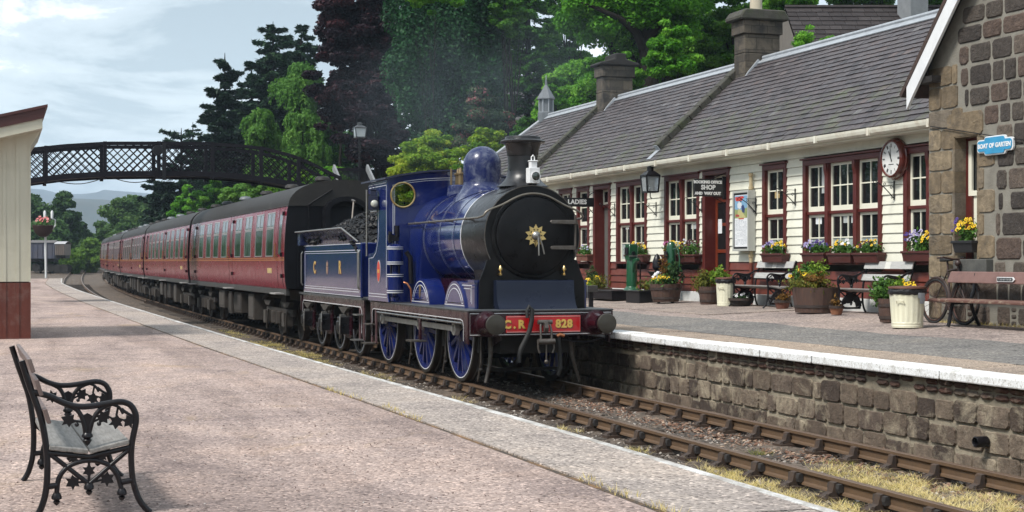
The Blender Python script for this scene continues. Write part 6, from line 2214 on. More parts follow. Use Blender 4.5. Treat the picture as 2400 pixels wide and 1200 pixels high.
def make_coach(label):
    c = thing('carriage', label, 'carriage', (0, 0, 0), 'maroon railway carriages behind the tender')
    mb = MB()
    poly = PRO + [(-x, z) for x, z in reversed(PRO)]
    mb.extr(poly, 0.03, LC - 0.03, 'y')
    body = mb.build('body', coach_red, c, smooth=30)
    full = PRO + RP[1:] + [(-x, z) for x, z in reversed(PRO + RP[1:-1])]
    for y0, y1 in ((-0.002, 0.028), (LC - 0.028, LC + 0.002)):
        mb = MB()
        mb.extr([(x * 1.004, z) for x, z in full], y0, y1, 'y')
        mb.build('end_wall', coach_end, c)
    for y0, y1 in ((-0.30, -0.002), (LC + 0.002, LC + 0.22)):
        mb = MB()
        A_ = [(0.46, 1.2), (0.46, 3.05)] + [(0.46 * math.cos(t_), 3.05 + 0.28 * math.sin(t_)) for t_ in np.linspace(0.2, math.pi - 0.2, 9)] + [(-0.46, 3.05), (-0.46, 1.2)]
        mb.strip(A_, 0.12, y0, y1, 'y')
        mb.box(-0.40, 0.40, min(y0, y1) + 0.1, max(y0, y1), 1.2, 3.05)
        mb.build('gangway', coach_end, c)
    mb = MB()
    rp = [(1.335, 3.165)] + RP + [(-x, z) for x, z in reversed(RP[:-1])] + [(-1.335, 3.165)]
    mb.extr([(x, z) for x, z in rp], -0.03, LC + 0.03, 'y')
    rf = mb.build('roof', coach_roof, c, smooth=35)
    for k in range(9):
        y = 1.2 + k * (LC - 2.4) / 8
        for x in ((-0.32,) if k % 2 else (0.32,)) if False else (-0.02,):
            mb = MB()
            mb.lathe([(0.0, 3.93), (0.13, 3.92), (0.19, 3.87), (0.20, 3.82), (0.15, 3.80), (0.13, 3.72)], (x + (0.25 if k % 2 else -0.25), y, 0), 'z', 12)
            mb.build('roof_ventilator', lead_dark if k > 5 else coach_roof, rf, smooth=40)
    # windows
    WIN = [(1.55, 2.55), (3.15, 4.2), (4.95, 6.0), (6.7, 7.75), (9.35, 10.4), (11.1, 12.15), (12.8, 13.85), (14.6, 15.65)]
    for s_ in (-1, 1):
        for (a_, b_) in WIN:
            fr, pn = MB(), MB()
            for z0, z1, w in ((2.02, 2.66, 0.02), (2.72, 3.04, 0.028)):
                patch(pn, s_, a_, b_, z0, z1, 0.003, 0.02)
                patch(fr, s_, a_ - w, a_, z0 - w, z1 + w, 0.010, 0.02)
                patch(fr, s_, b_, b_ + w, z0 - w, z1 + w, 0.010, 0.02)
                patch(fr, s_, a_, b_, z0 - w, z0, 0.010, 0.02)
                patch(fr, s_, a_, b_, z1, z1 + w, 0.010, 0.02)
            patch(fr, s_, (a_ + b_) / 2 - 0.02, (a_ + b_) / 2 + 0.02, 2.72, 3.04, 0.011, 0.02)
            f = fr.build('window', alu, c)
            pn.build('pane', coach_glass, f)
        for (a_, b_) in ((0.35, 1.0), (8.2, 8.85), (16.6, 17.25)):
            mb = MB()
            for y in (a_, b_): patch(mb, s_, y - 0.012, y + 0.012, 1.27, 3.14, 0.0025, 0.02)
            for z in (1.5, 2.0, 2.95): patch(mb, s_, a_ - 0.06, a_ + 0.03, z, z + 0.09, 0.05, 0.06)
            d_ = mb.build('door', coach_end, c)
            mb = MB()
            patch(mb, s_, a_ + 0.14, b_ - 0.14, 2.05, 2.98, 0.004, 0.02)
            mb.build('pane', coach_glass, d_)
            mb = MB()
            mb.tube([(s_ * 1.43, b_ + 0.1, 1.95), (s_ * 1.45, b_ + 0.1, 2.0), (s_ * 1.43, b_ + 0.1, 2.3)], 0.014, 6)
            mb.tube([(s_ * 1.42, b_ - 0.08, 2.02), (s_ * 1.45, b_ - 0.12, 2.02)], 0.02, 6)
            mb.build('door_handle', brass, d_)
            mb = MB()
            mb.box(s_ * 1.43 - 0.14, s_ * 1.43 + 0.14, a_ - 0.05, b_ + 0.05, 1.12, 1.15)
            mb.build('footboard', M('worn_step', (0.35, 0.34, 0.33), 0.6) if 'worn_step' not in bpy.data.materials else bpy.data.materials['worn_step'], c)
        mb = MB()
        patch(mb, s_, 0.03, LC - 0.03, 1.905, 1.925, 0.003, 0.01)
        patch(mb, s_, 0.03, LC - 0.03, 1.955, 1.97, 0.003, 0.01)
        mb.build('waist_lining', orange_line, body)
        mb = MB()
        patch(mb, s_, 1.75, 2.35, 1.60, 1.72, 0.004, 0.01)
        mb.build('number_panel', M('cream_panel', (0.55, 0.42, 0.18), 0.6) if 'cream_panel' not in bpy.data.materials else bpy.data.materials['cream_panel'], body)
        mb = MB()
        mb.box(min(s_ * 1.28, s_ * 1.36), max(s_ * 1.28, s_ * 1.36), 0.05, LC - 0.05, 1.10, 1.245)
        mb.build('solebar', solebar_m, c)
    # bogies
    for yb in (2.4, LC - 2.4):
        mb = MB()
        for s_ in (-1, 1):
            x0, x1 = min(s_ * 1.02, s_ * 1.10), max(s_ * 1.02, s_ * 1.10)
            mb.box(x0, x1, yb - 1.85, yb + 1.85, 0.58, 0.74)
            mb.box(x0, x1, yb - 0.75, yb + 0.75, 0.34, 0.5)
            for dy in (-0.8, 0.8): mb.bar((s_ * 1.06, yb + dy * 1.2, 0.62), (s_ * 1.06, yb + dy * 0.7, 0.4), 0.07, 0.1, (1, 0, 0))
            for dy in (-0.32, 0.32):
                mb.lathe([(0.07, 0.36), (0.12, 0.38), (0.12, 0.66), (0.07, 0.68)], (s_ * 1.13, yb + dy, 0), 'z', 10)
        mb.box(-1.0, 1.0, yb - 0.35, yb + 0.35, 0.5, 1.05)
        bg_ = mb.build('bogie_frame', under_m, c)
        for s_ in (-1, 1):
            for dy in (-1.3, 1.3):
                mb = MB()
                mb.box(s_ * 1.14 - 0.11, s_ * 1.14 + 0.11, yb + dy - 0.15, yb + dy + 0.15, 0.34, 0.66)
                mb.lathe([(0.0, 0.17), (0.10, 0.16), (0.12, 0.10), (0.12, -0.1)], (s_ * 1.14, yb + dy, 0.48), 'x', 12)
                for k in range(4): mb.box(s_ * 1.12 - 0.06, s_ * 1.12 + 0.06, yb + dy - 0.5 + 0.08 * k, yb + dy + 0.5 - 0.08 * k, 0.88 - 0.03 * k, 0.9 - 0.03 * k + 0.008)
                mb.bar((s_ * 1.2, yb + dy - 0.3, 0.7), (s_ * 1.2, yb + dy - 0.1, 0.2), 0.04, 0.05)
                mb.build('axlebox', under_pale, bg_)
                mb = MB()
                mb.lathe([(0.0, s_ * 0.76), (0.36, s_ * 0.77), (0.40, s_ * 0.81), (0.457, s_ * 0.81), (0.457, s_ * 0.70), (0.485, s_ * 0.69), (0.485, s_ * 0.67), (0, s_ * 0.67)], (0, yb + dy, 0.457), 'x', 28)
                mb.build('wheel', under_m, bg_, smooth=35)
    mb = MB()
    mb.box(-0.9, 0.9, 0.3, LC - 0.3, 0.95, 1.2)
    for s_ in (-1, 1):
        mb.bar((s_ * 1.0, 4.6, 1.05), (s_ * 1.0, 7.2, 0.55), 0.07, 0.08)
        mb.bar((s_ * 1.0, 7.2, 0.55), (s_ * 1.0, 11.0, 0.55), 0.07, 0.08)
        mb.bar((s_ * 1.0, 11.0, 0.55), (s_ * 1.0, 13.6, 1.05), 0.07, 0.08)
    mb.box(-0.9, 0.7, 8.5, 10.5, 0.5, 0.96)
    mb.build('underframe', under_m, c)
    for (ya, yb_, zb_, mt) in ((5.4, 6.3, 0.34, under_pale), (7.6, 8.9, 0.45, under_m), (9.4, 10.0, 0.38, under_m), (10.9, 12.0, 0.5, under_pale)):
        mb = MB()
        mb.box(-1.24, -0.7, ya, yb_, zb_, 1.02)
        mb.box(-1.255, -1.24, ya + 0.05, yb_ - 0.05, zb_ + 0.06, 0.95)
        mb.build('battery_box', mt, c, bevel=0.02)
    mb = MB()
    for s_ in (-1, 1):
        mb.lathe([(0.16, -0.002), (0.11, -0.06), (0.1, -0.2), (0.17, -0.24), (0.17, -0.28), (0, -0.29)], (s_ * 0.865, 0, 1.0), 'y', 14)
        mb.tube([(s_ * 1.1, -0.03, 1.3), (s_ * 1.1, -0.05, 1.5), (s_ * 1.1, -0.03, 2.6)], 0.012, 5)
    mb.tube([(-0.85, -0.05, 1.3), (-0.85, -0.05, 3.2), (-0.3, -0.05, 3.55)], 0.02, 6)
    mb.build('end_fittings', coach_end, c)
    return c
coach_glass, _t, _p = nodes('carriage_glass')
_c = ramp(_t, noise(_t, objco(_t, (1, 1.6, 0.8)), 1.6, 3), [(0.42, (0.012, 0.018, 0.017)), (0.66, (0.07, 0.095, 0.095))])
_t.links.new(_c, _p.inputs['Base Color'])
_p.inputs['Roughness'].default_value = 0.08
_p.inputs['Specular IOR Level'].default_value = 0.3
clab = ['nearest maroon carriage, its black end wall right behind the tender', 'second maroon carriage counted from the tender, under the footbridge', 'third maroon carriage counted from the tender, on the curve', 'fourth maroon carriage from the tender, far along the curve', 'last and farthest maroon carriage at the tail of the train']
coach = make_coach(clab[0])
for k in range(5):
    y0 = 34.65 + 18.75 * k
    y1 = y0 + LC
    o = coach if k == 0 else dup(coach)
    dx, dz = cx(y1) - cx(y0), rise(y1) - rise(y0)
    place(o, (cx(y0), y0, rise(y0)), -math.atan2(dx, LC), clab[k])
    o.rotation_euler.x = math.atan2(dz, LC)

# ================================================================== WAGONS IN THE DISTANCE
def wagon(px0, px1, yt, yb_, Z, label, bodym, roofm, end):
    a, b = onD(px0, yb_, Z), onD(px1, yb_, Z)
    L_ = (b - a).length
    t = thing('goods_wagon', label, 'wagon', ((a.x + b.x) / 2, (a.y + b.y) / 2, rise(a.y)), 'goods wagons beyond the platform end')
    zt = onD(px0, yt, Z).z
    dirv = (b - a).normalized()
    bk = Vector((-dirv.y, dirv.x, 0))
    zf = a.z
    def pt(u, v, z): return a + dirv * u + bk * v + Vector((0, 0, z - a.z))
    mb = MB()
    mb.hexa([pt(0, 0, zf), pt(L_, 0, zf), pt(L_, 2.4, zf), pt(0, 2.4, zf), pt(0, 0, zt), pt(L_, 0, zt), pt(L_, 2.4, zt), pt(0, 2.4, zt)])
    for k in range(5):
        u = L_ * (k + 0.5) / 5
        mb.hexa([pt(u - 0.05, -0.05, zf), pt(u + 0.05, -0.05, zf), pt(u + 0.05, 0, zf), pt(u - 0.05, 0, zf), pt(u - 0.05, -0.05, zt), pt(u + 0.05, -0.05, zt), pt(u + 0.05, 0, zt), pt(u - 0.05, 0, zt)])
    mb.build('body', bodym, t)
    mb = MB()
    k = 7
    vs, fs = [], []
    for i in range(k):
        v_ = -0.1 + 2.6 * i / (k - 1)
        h = 0.3 * math.sin(math.pi * i / (k - 1))
        vs += [pt(-0.1, v_, zt + 0.01 + h), pt(L_ + 0.1, v_, zt + 0.01 + h)]
    for i in range(k - 1): fs.append((2 * i, 2 * i + 1, 2 * i + 3, 2 * i + 2))
    mb.add(vs, fs)
    mb.build('roof', roofm, t)
    mb = MB()
    mb.hexa([pt(0, 0.3, zf - 0.35), pt(L_, 0.3, zf - 0.35), pt(L_, 2.1, zf - 0.35), pt(0, 2.1, zf - 0.35), pt(0, 0.3, zf - 0.01), pt(L_, 0.3, zf - 0.01), pt(L_, 2.1, zf - 0.01), pt(0, 2.1, zf - 0.01)])
    mb.build('underframe', grime, t)
    for u in (L_ * 0.2, L_ * 0.8):
        for v_ in (0.4, 1.9):
            p0, p1 = pt(u, v_, rise(a.y) + 0.48), pt(u, v_ + 0.12, rise(a.y) + 0.48)
            mb = MB()
            mb.cyl(p0, p1, 0.48, n=20)
            mb.build('wheel', grime, t)
    return t
wagon(70, 127, 569, 606, 172, 'blue grey covered goods wagon beyond the platform end, behind the white post', M('wagon_blue', (0.055, 0.065, 0.11), 0.7, col2=(0.08, 0.07, 0.08), scale=1), M('wagon_roof', (0.13, 0.12, 0.12), 0.8), False)
wagon(129, 151, 572, 598, 166, 'shorter pale topped goods wagon beyond the platform end, nearest the carriages', M('wagon_grey', (0.12, 0.11, 0.11), 0.7, col2=(0.18, 0.13, 0.1), scale=1), M('wagon_roof_pale', (0.42, 0.42, 0.43), 0.7), True)
# ================================================================== BENCHES WITH CAST IRON ENDS
def leaf_poly(cx_, cz_, s, rot):
    base = [(0, -0.5), (0.18, -0.28), (0.48, -0.22), (0.30, 0.02), (0.5, 0.30), (0.20, 0.26), (0.0, 0.55), (-0.20, 0.26), (-0.5, 0.30), (-0.30, 0.02), (-0.48, -0.22), (-0.18, -0.28)]
    c_, q_ = math.cos(rot), math.sin(rot)
    return [(cx_ + s * (x * c_ - z * q_), cz_ + s * (x * q_ + z * c_)) for x, z in base]
def bench_end(y, parent, mat, name='bench_end', solid=False):
    mb = MB()
    if solid:
        mb.extr([(0.10, 0.655), (0.41, 0.66), (0.36, 0.60), (0.30, 0.575), (0.265, 0.50), (0.235, 0.43), (0.205, 0.50), (0.17, 0.575), (0.13, 0.60)], y - 0.009, y + 0.009, 'y')
        A_ = [(0.242 + 0.20 * math.cos(t_), 0.12 + 0.22 * math.sin(t_)) for t_ in np.linspace(0, math.pi, 15)]
        B_ = [(0.242 + 0.10 * math.cos(t_), 0.13 + 0.07 * math.sin(t_) + 0.03 * math.cos(3 * t_)) for t_ in np.linspace(math.pi, 0, 12)]
        mb.extr(A_ + B_, y - 0.008, y + 0.008, 'y')
        mb.extr([(0.02, 0.20), (0.05, 0.06), (0.45, 0.06), (0.49, 0.20), (0.43, 0.11), (0.32, 0.095), (0.16, 0.095), (0.06, 0.11)], y - 0.009, y + 0.009, 'y')
    r = 0.0165
    def T(pts, rr=r): mb.tube([(u, y, z) for u, z in pts], rr, 8)
    def smooth_(P):
        V = [Vector((a_, b_)) for a_, b_ in P]
        o = []
        for i in range(len(V) - 1):
            p0, p1, p2, p3 = V[max(i - 1, 0)], V[i], V[i + 1], V[min(i + 2, len(V) - 1)]
            for t_ in (0, 0.33, 0.66):
                o.append(tuple(0.5 * ((2 * p1) + (p2 - p0) * t_ + (2 * p0 - 5 * p1 + 4 * p2 - p3) * t_ * t_ + (3 * p1 - p0 - 3 * p2 + p3) * t_ ** 3)))
        return o + [tuple(V[-1])]
    T(smooth_([(-0.065, 0.0), (-0.03, 0.06), (-0.005, 0.15), (0.004, 0.25), (0.004, 0.34), (0, 0.40), (-0.013, 0.50), (-0.033, 0.60), (-0.066, 0.70), (-0.097, 0.79), (-0.140, 0.93)]), 0.019)
    T(smooth_([(0.60, 0.0), (0.568, 0.03), (0.529, 0.09), (0.497, 0.198), (0.487, 0.32), (0.490, 0.41), (0.502, 0.48), (0.515, 0.55), (0.511, 0.60), (0.485, 0.648), (0.44, 0.67), (0.388, 0.67), (0.308, 0.658), (0.229, 0.650), (0.159, 0.655), (0.088, 0.68), (0.018, 0.718), (-0.075, 0.745)]), 0.0185)
    T([(0.005, 0.385), (0.242, 0.350), (0.49, 0.40)], 0.016)
    T(smooth_([(0.057, 0.128), (0.070, 0.233), (0.132, 0.304), (0.242, 0.330), (0.344, 0.304), (0.405, 0.233), (0.432, 0.137)]), 0.015)
    T([(0.010, 0.385), (0.235, 0.195)], 0.014)
    T([(0.485, 0.395), (0.250, 0.195)], 0.014)
    T([(0.0, 0.185), (0.06, 0.19)], 0.018)
    T([(0.43, 0.19), (0.495, 0.20)], 0.018)
    T([(0.242, 0.33), (0.242, 0.20)], 0.008)
    for u, z in ((0.057, 0.125), (0.242, 0.175), (0.432, 0.132)):
        mb.lathe([(0, -0.055), (0.014, -0.045), (0.022, -0.03), (0.014, -0.022), (0.03, -0.015), (0.03, 0.0), (0.02, 0.02)], (u, y, z), 'z', 10)
    # arm bracket
    T(smooth_([(0.10, 0.672), (0.17, 0.635), (0.205, 0.575), (0.225, 0.48)]), 0.014)
    T(smooth_([(0.40, 0.668), (0.32, 0.64), (0.268, 0.58), (0.240, 0.48)]), 0.014)
    T(smooth_([(0.44, 0.60), (0.415, 0.64), (0.37, 0.66)]), 0.009)
    T(smooth_([(0.50, 0.58), (0.46, 0.605), (0.43, 0.63)]), 0.009)
    mb.extr([(0.215, 0.48), (0.25, 0.48), (0.275, 0.575), (0.255, 0.60), (0.233, 0.612), (0.21, 0.60), (0.192, 0.575)], y - 0.009, y + 0.009, 'y')
    mb.lathe([(0, -0.06), (0.012, -0.05), (0.028, -0.025), (0.02, -0.015), (0.033, -0.005), (0.033, 0.005), (0.022, 0.02)], (0.232, y, 0.475), 'z', 10)
    for u, z, s, ro in ((0.125, 0.575, 0.085, 1.2), (0.325, 0.585, 0.085, -0.6), (0.40, 0.555, 0.085, 3.0), (0.475, 0.555, 0.08, 2.4), (0.242, 0.268, 0.075, 0.0), (0.15, 0.205, 0.085, 2.1), (0.345, 0.215, 0.085, -2.1), (0.152, 0.345, 0.06, 3.3), (0.32, 0.35, 0.06, 2.9)):
        mb.extr(leaf_poly(u, z, s, ro), y - 0.008, y + 0.008, 'y')
    for p, q in (((0.125, 0.575), (0.20, 0.56)), ((0.325, 0.585), (0.27, 0.56)), ((0.40, 0.59), (0.41, 0.64)), ((0.15, 0.205), (0.22, 0.20)), ((0.345, 0.215), (0.265, 0.2))):
        T([p, q], 0.007)
    for u, z in ((0.172, 0.545), (0.30, 0.545)): mb.ball((u, y, z), 0.014, 8)
    return mb.build(name, mat, parent, smooth=50)
def plank(mb, P, y0, y1): mb.extr(P, y0, y1, 'y')
def iron_bench(name, label, length, slat, seat, frame, backs, plaque, group=None):
    t = thing(name, label, 'bench', (0, 0, 0), group)
    h = length / 2
    for y in (-h + 0.02, h - 0.02): bench_end(y, t, frame, solid=plaque)
    for P in ([(0.012, 0.402), (0.236, 0.370), (0.239, 0.396), (0.016, 0.430)], [(0.246, 0.370), (0.476, 0.418), (0.472, 0.446), (0.243, 0.396)]):
        mb = MB()
        plank(mb, P, -h, h)
        mb.build('seat_plank', seat, t, bevel=0.005)
    for (z, w) in backs:
        u = -0.012 - max(0, (z - 0.5)) ** 1.35 * 0.36
        mb = MB()
        a_ = 0.30
        du, dz = -math.sin(a_) * w / 2, math.cos(a_) * w / 2
        P = [(u + 0.018 - du, z - dz), (u + 0.042 - du, z - dz + 0.004), (u + 0.042 + du, z + dz + 0.004), (u + 0.018 + du, z + dz)]
        plank(mb, P, -h - 0.01, h + 0.01)
        b_ = mb.build('back_slat', slat, t, bevel=0.004)
        if plaque and z == backs[-1][0]:
            mb = MB()
            P = [(u + 0.043 - du * 0.9, z - dz * 0.9), (u + 0.046 - du * 0.9, z - dz * 0.9), (u + 0.046 + du * 0.9, z + dz * 0.9), (u + 0.043 + du * 0.9, z + dz * 0.9)]
            plank(mb, P, -0.08, 0.09)
            mb.build('plaque', M('pale_plaque', (0.75, 0.74, 0.68), 0.4) if 'pale_plaque' not in bpy.data.materials else bpy.data.materials['pale_plaque'], b_)
    return t
HP_ = 0.38
pn, pf = onZ(84, 1211, HP_), onZ(56, 1123, HP_)
Lb = (pf - pn).length
bn = iron_bench('bench', 'black cast iron bench with leaf tracery and grey planks in the left foreground', Lb + 0.04, M('bench_slat_dark', (0.10, 0.055, 0.05), 0.5, col2=(0.16, 0.13, 0.12), scale=6), wood_seat, iron, [(0.60, 0.09), (0.77, 0.10), (0.90, 0.085)], False)
mid = (pn + pf) / 2
rb = math.atan2(-(pf.x - pn.x), pf.y - pn.y)
place(bn, (mid.x + 0.06, mid.y, HP_ - 0.012), rb)
wa = iron_bench('bench', 'slatted black iron bench with a pale plaque, beside the far cream bin', 1.50, wood_grey, wood_seat, iron, [(0.63, 0.12), (0.85, 0.14)], True, 'benches along the station wall')
place(wa, (6.74 + 0.50, 27.42, zr(6.9)), math.pi)
wb = dup(wa)
place(wb, (6.74 + 0.44, 23.2, zr(6.9)), math.pi, 'slatted black iron bench with a pale plaque, right of the big half barrel of shrubs')

# ================================================================== PLANTS
leaf_green = LEAF('pansy_leaves', [(0, (0.03, 0.075, 0.015)), (0.5, (0.06, 0.15, 0.025)), (1, (0.13, 0.25, 0.05))], 0.3)
leaf_olive = LEAF('heather_leaves', [(0, (0.05, 0.06, 0.015)), (0.4, (0.11, 0.13, 0.02)), (0.75, (0.20, 0.20, 0.03)), (1, (0.26, 0.15, 0.05))], 0.3)
leaf_lime = LEAF('lime_leaves', [(0, (0.06, 0.13, 0.015)), (0.5, (0.16, 0.28, 0.03)), (1, (0.32, 0.42, 0.06))], 0.3)
leaf_rust = LEAF('rust_leaves', [(0, (0.07, 0.045, 0.012)), (0.5, (0.17, 0.085, 0.018)), (1, (0.27, 0.15, 0.03))], 0.3)
leaf_dark = LEAF('dark_leaves', [(0, (0.012, 0.035, 0.012)), (0.6, (0.03, 0.07, 0.02)), (1, (0.06, 0.11, 0.03))], 0.25)
def BL(name, c, c2): return RNDM(name, [(0, c2), (1, c)], 0.6, nscale=40)
yel = BL('yellow_petals', (0.85, 0.60, 0.02), (0.72, 0.42, 0.01))
pur = BL('purple_petals', (0.10, 0.05, 0.32), (0.05, 0.025, 0.18))
lil = BL('lilac_petals', (0.58, 0.54, 0.75), (0.30, 0.26, 0.55))
wht = BL('white_petals', (0.82, 0.82, 0.84), (0.6, 0.6, 0.68))
drk = BL('dark_red_petals', (0.10, 0.012, 0.022), (0.05, 0.006, 0.014))
pnk = BL('pink_petals', (0.55, 0.16, 0.38), (0.4, 0.1, 0.28))
red_p = BL('red_petals', (0.65, 0.10, 0.10), (0.6, 0.3, 0.3))
eye_m = M('petal_eye', (0.012, 0.008, 0.01), 0.7)
def leaves_np(n, c, rad, size, aspect=0.55, up=0.3, shell=0.4, rg=None, droop=None):
    rg = rg or rng
    d_ = rg.normal(0, 1, (n, 3))
    d_ /= np.linalg.norm(d_, axis=1, keepdims=True)
    rr = rg.uniform(0, 1, n) ** shell
    ph = rg.uniform(0, 6.28, 4)
    rr = rr * (0.82 + 0.22 * np.sin(6 * d_[:, 0] + 4 * d_[:, 2] + ph[0]) + 0.2 * np.sin(8 * d_[:, 1] - 3 * d_[:, 2] + ph[1]) + 0.16 * np.sin(15 * d_[:, 0] + 12 * d_[:, 1] + ph[2]))
    P = np.array(c) + d_ * np.array(rad) * rr[:, None] * 1.12
    nn = d_ * 0.7 + rg.normal(0, 0.6, (n, 3)) + np.array([0, 0, up])
    nn /= np.linalg.norm(nn, axis=1, keepdims=True)
    t_ = rg.normal(0, 1, (n, 3))
    if droop is not None: t_ = t_ * 0.4 + np.array(droop)
    u = np.cross(nn, t_)
    u /= np.linalg.norm(u, axis=1, keepdims=True) + 1e-9
    w = np.cross(u, nn)
    s_ = size * rg.uniform(0.6, 1.3, (n, 1))
    a_, b_ = w * s_, u * s_ * aspect
    V = np.stack([P - a_, P - b_ * 0.9, P + a_, P + b_ * 0.9], 1)
    return V.reshape(-1, 3)
def foliage(parent, c, rad, n, size, mat, name='foliage', tone=0.5, var=0.22, **k):
    c = (c[0], c[1], c[2])
    V = leaves_np(n, c, rad, size, **k)
    return np_mesh(name, V, 4, np.clip(tone + rng.normal(0, var, n), 0, 1), mat, parent)
def blooms(parent, c, rad, n, size, mat, name='bloom', eye=True, top=0.75):
    mb = MB()
    for _ in range(n):
        a_ = random.uniform(0, 6.28)
        r_ = math.sqrt(random.random())
        p = Vector((c[0] + rad[0] * r_ * math.cos(a_), c[1] + rad[1] * r_ * math.sin(a_), c[2] + rad[2] * math.sqrt(max(0, 1 - r_ * r_)) * random.uniform(top, 1.1)))
        nn = Vector((random.uniform(-0.9, -0.1), random.uniform(-0.9, 0.2), random.uniform(0.1, 0.9))).normalized()
        u = nn.orthogonal().normalized()
        w = nn.cross(u)
        s_ = size * random.uniform(0.75, 1.2)
        mb.r = random.random()
        k = 10
        vs = [p + nn * 0.004] + [p + (u * math.cos(6.283 * i / k) + w * math.sin(6.283 * i / k)) * s_ * (1 if i % 2 else 0.72) for i in range(k)]
        mb.add(vs, [(0, 1 + i, 1 + (i + 1) % k) for i in range(k)], 0)
        if eye:
            vs = [p + nn * 0.007 + (u * math.cos(6.283 * i / 6) + w * math.sin(6.283 * i / 6)) * s_ * 0.3 for i in range(6)]
            mb.add(vs, [tuple(range(6))], 1)
    return mb.build(name, [mat, eye_m], parent)
def window_box(label, px0, px1, ytop, ybot, X, cols, boxm=box_brown, split=True, hgt=0.24):
    a_, b_ = onX(px0, ybot, X), onX(px1, ybot, X)
    y1, y0 = a_.y, b_.y
    zb = onX((px0 + px1) / 2, ybot, X).z
    zt = zb + 0.17
    ym = (y0 + y1) / 2
    t = thing('window_box', label, 'window box', (X, ym, zb), 'flower boxes on the window sills')
    mb = MB()
    mb.hexa([(X - 0.08, y0 + 0.03, zb), (X + 0.08, y0 + 0.03, zb), (X + 0.08, y1 - 0.03, zb), (X - 0.08, y1 - 0.03, zb), (X - 0.105, y0, zt), (X + 0.1, y0, zt), (X + 0.1, y1, zt), (X - 0.105, y1, zt)])
    mb.box(X - 0.12, X + 0.1, y0 - 0.012, y1 + 0.012, zt - 0.03, zt + 0.012)
    mb.build('trough', boxm, t, bevel=0.006)
    L_ = (y1 - y0) / 2
    foliage(t, (X, ym, zt + hgt * 0.35), (0.13, L_ * 0.98, hgt * 0.62), int(520 * L_ / 0.35), 0.034, leaf_green, shell=0.5)
    for i, (mt, n, f0, f1) in enumerate(cols):          # f0..f1 : 0 = left end in the photo, 1 = right end
        yc_ = y1 - (f0 + f1) / 2 * (y1 - y0)
        blooms(t, (X - 0.03, yc_, zt + hgt * 0.4), (0.10, abs(f1 - f0) / 2 * (y1 - y0), hgt * 0.66), n + 4, 0.031, mt, eye=mt is not wht)
    return t
BXX = WX - 0.13
window_box('window box of lilac and yellow pansies below the narrow window', 1793, 1841, 575, 615, BXX, [(lil, 18, 0.0, 0.6), (pur, 6, 0.1, 0.6), (yel, 20, 0.45, 1.0)])
window_box('window box full of purple pansies, left one of three below the wide window', 1888, 1941, 570, 615, BXX, [(pur, 26, 0.3, 1.0), (lil, 12, 0.0, 0.5)])
window_box('window box with a few yellow pansies, middle one of three below the wide window', 1949, 2004, 575, 616, BXX, [(yel, 16, 0.05, 0.75), (wht, 6, 0.5, 1.0)])
window_box('window box of dark red and yellow pansies, right one of three below the wide window', 2009, 2066, 573, 616, BXX, [(drk, 12, 0.2, 0.75), (yel, 16, 0.1, 1.0)])
window_box('window box of pale lilac and yellow pansies left of the stone corner', 2124, 2196, 550, 613, BXX, [(lil, 26, 0.1, 0.75), (pur, 10, 0.0, 0.3), (yel, 22, 0.6, 1.0)], hgt=0.34)
window_box('window box of dark red and white pansies left of the booking office door', 1597, 1637, 570, 615, BXX, [(drk, 20, 0.35, 1.0), (wht, 8, 0.1, 0.5), (yel, 3, 0.0, 0.4)], hgt=0.34)
window_box('window box of yellow and pink pansies behind the green hand pump', 1558, 1592, 575, 615, BXX, [(yel, 16, 0.3, 1.0), (pnk, 5, 0.0, 0.3)], hgt=0.30)
window_box('window box overflowing with bright yellow pansies behind the green weighing column', 1472, 1515, 572, 614, BXX, [(yel, 34, 0.0, 1.0), (drk, 4, 0.5, 0.9)], hgt=0.30)
window_box('terracotta window box with green leaves beside the black smokebox', 1358, 1384, 580, 612, BXX, [(lil, 3, 0.0, 1.0)], terracotta)
bx0 = SX - 0.06
t = window_box('black window box of yellow pansies on the stone window sill', 2244, 2291, 535, 592, SX - 0.02, [(yel, 46, 0.1, 1.0), (pur, 5, 0.0, 0.15)], M('black_trough', (0.02, 0.02, 0.022), 0.5), hgt=0.32)
t['group'] = ''
del t['group']
t.location.z += 0.0

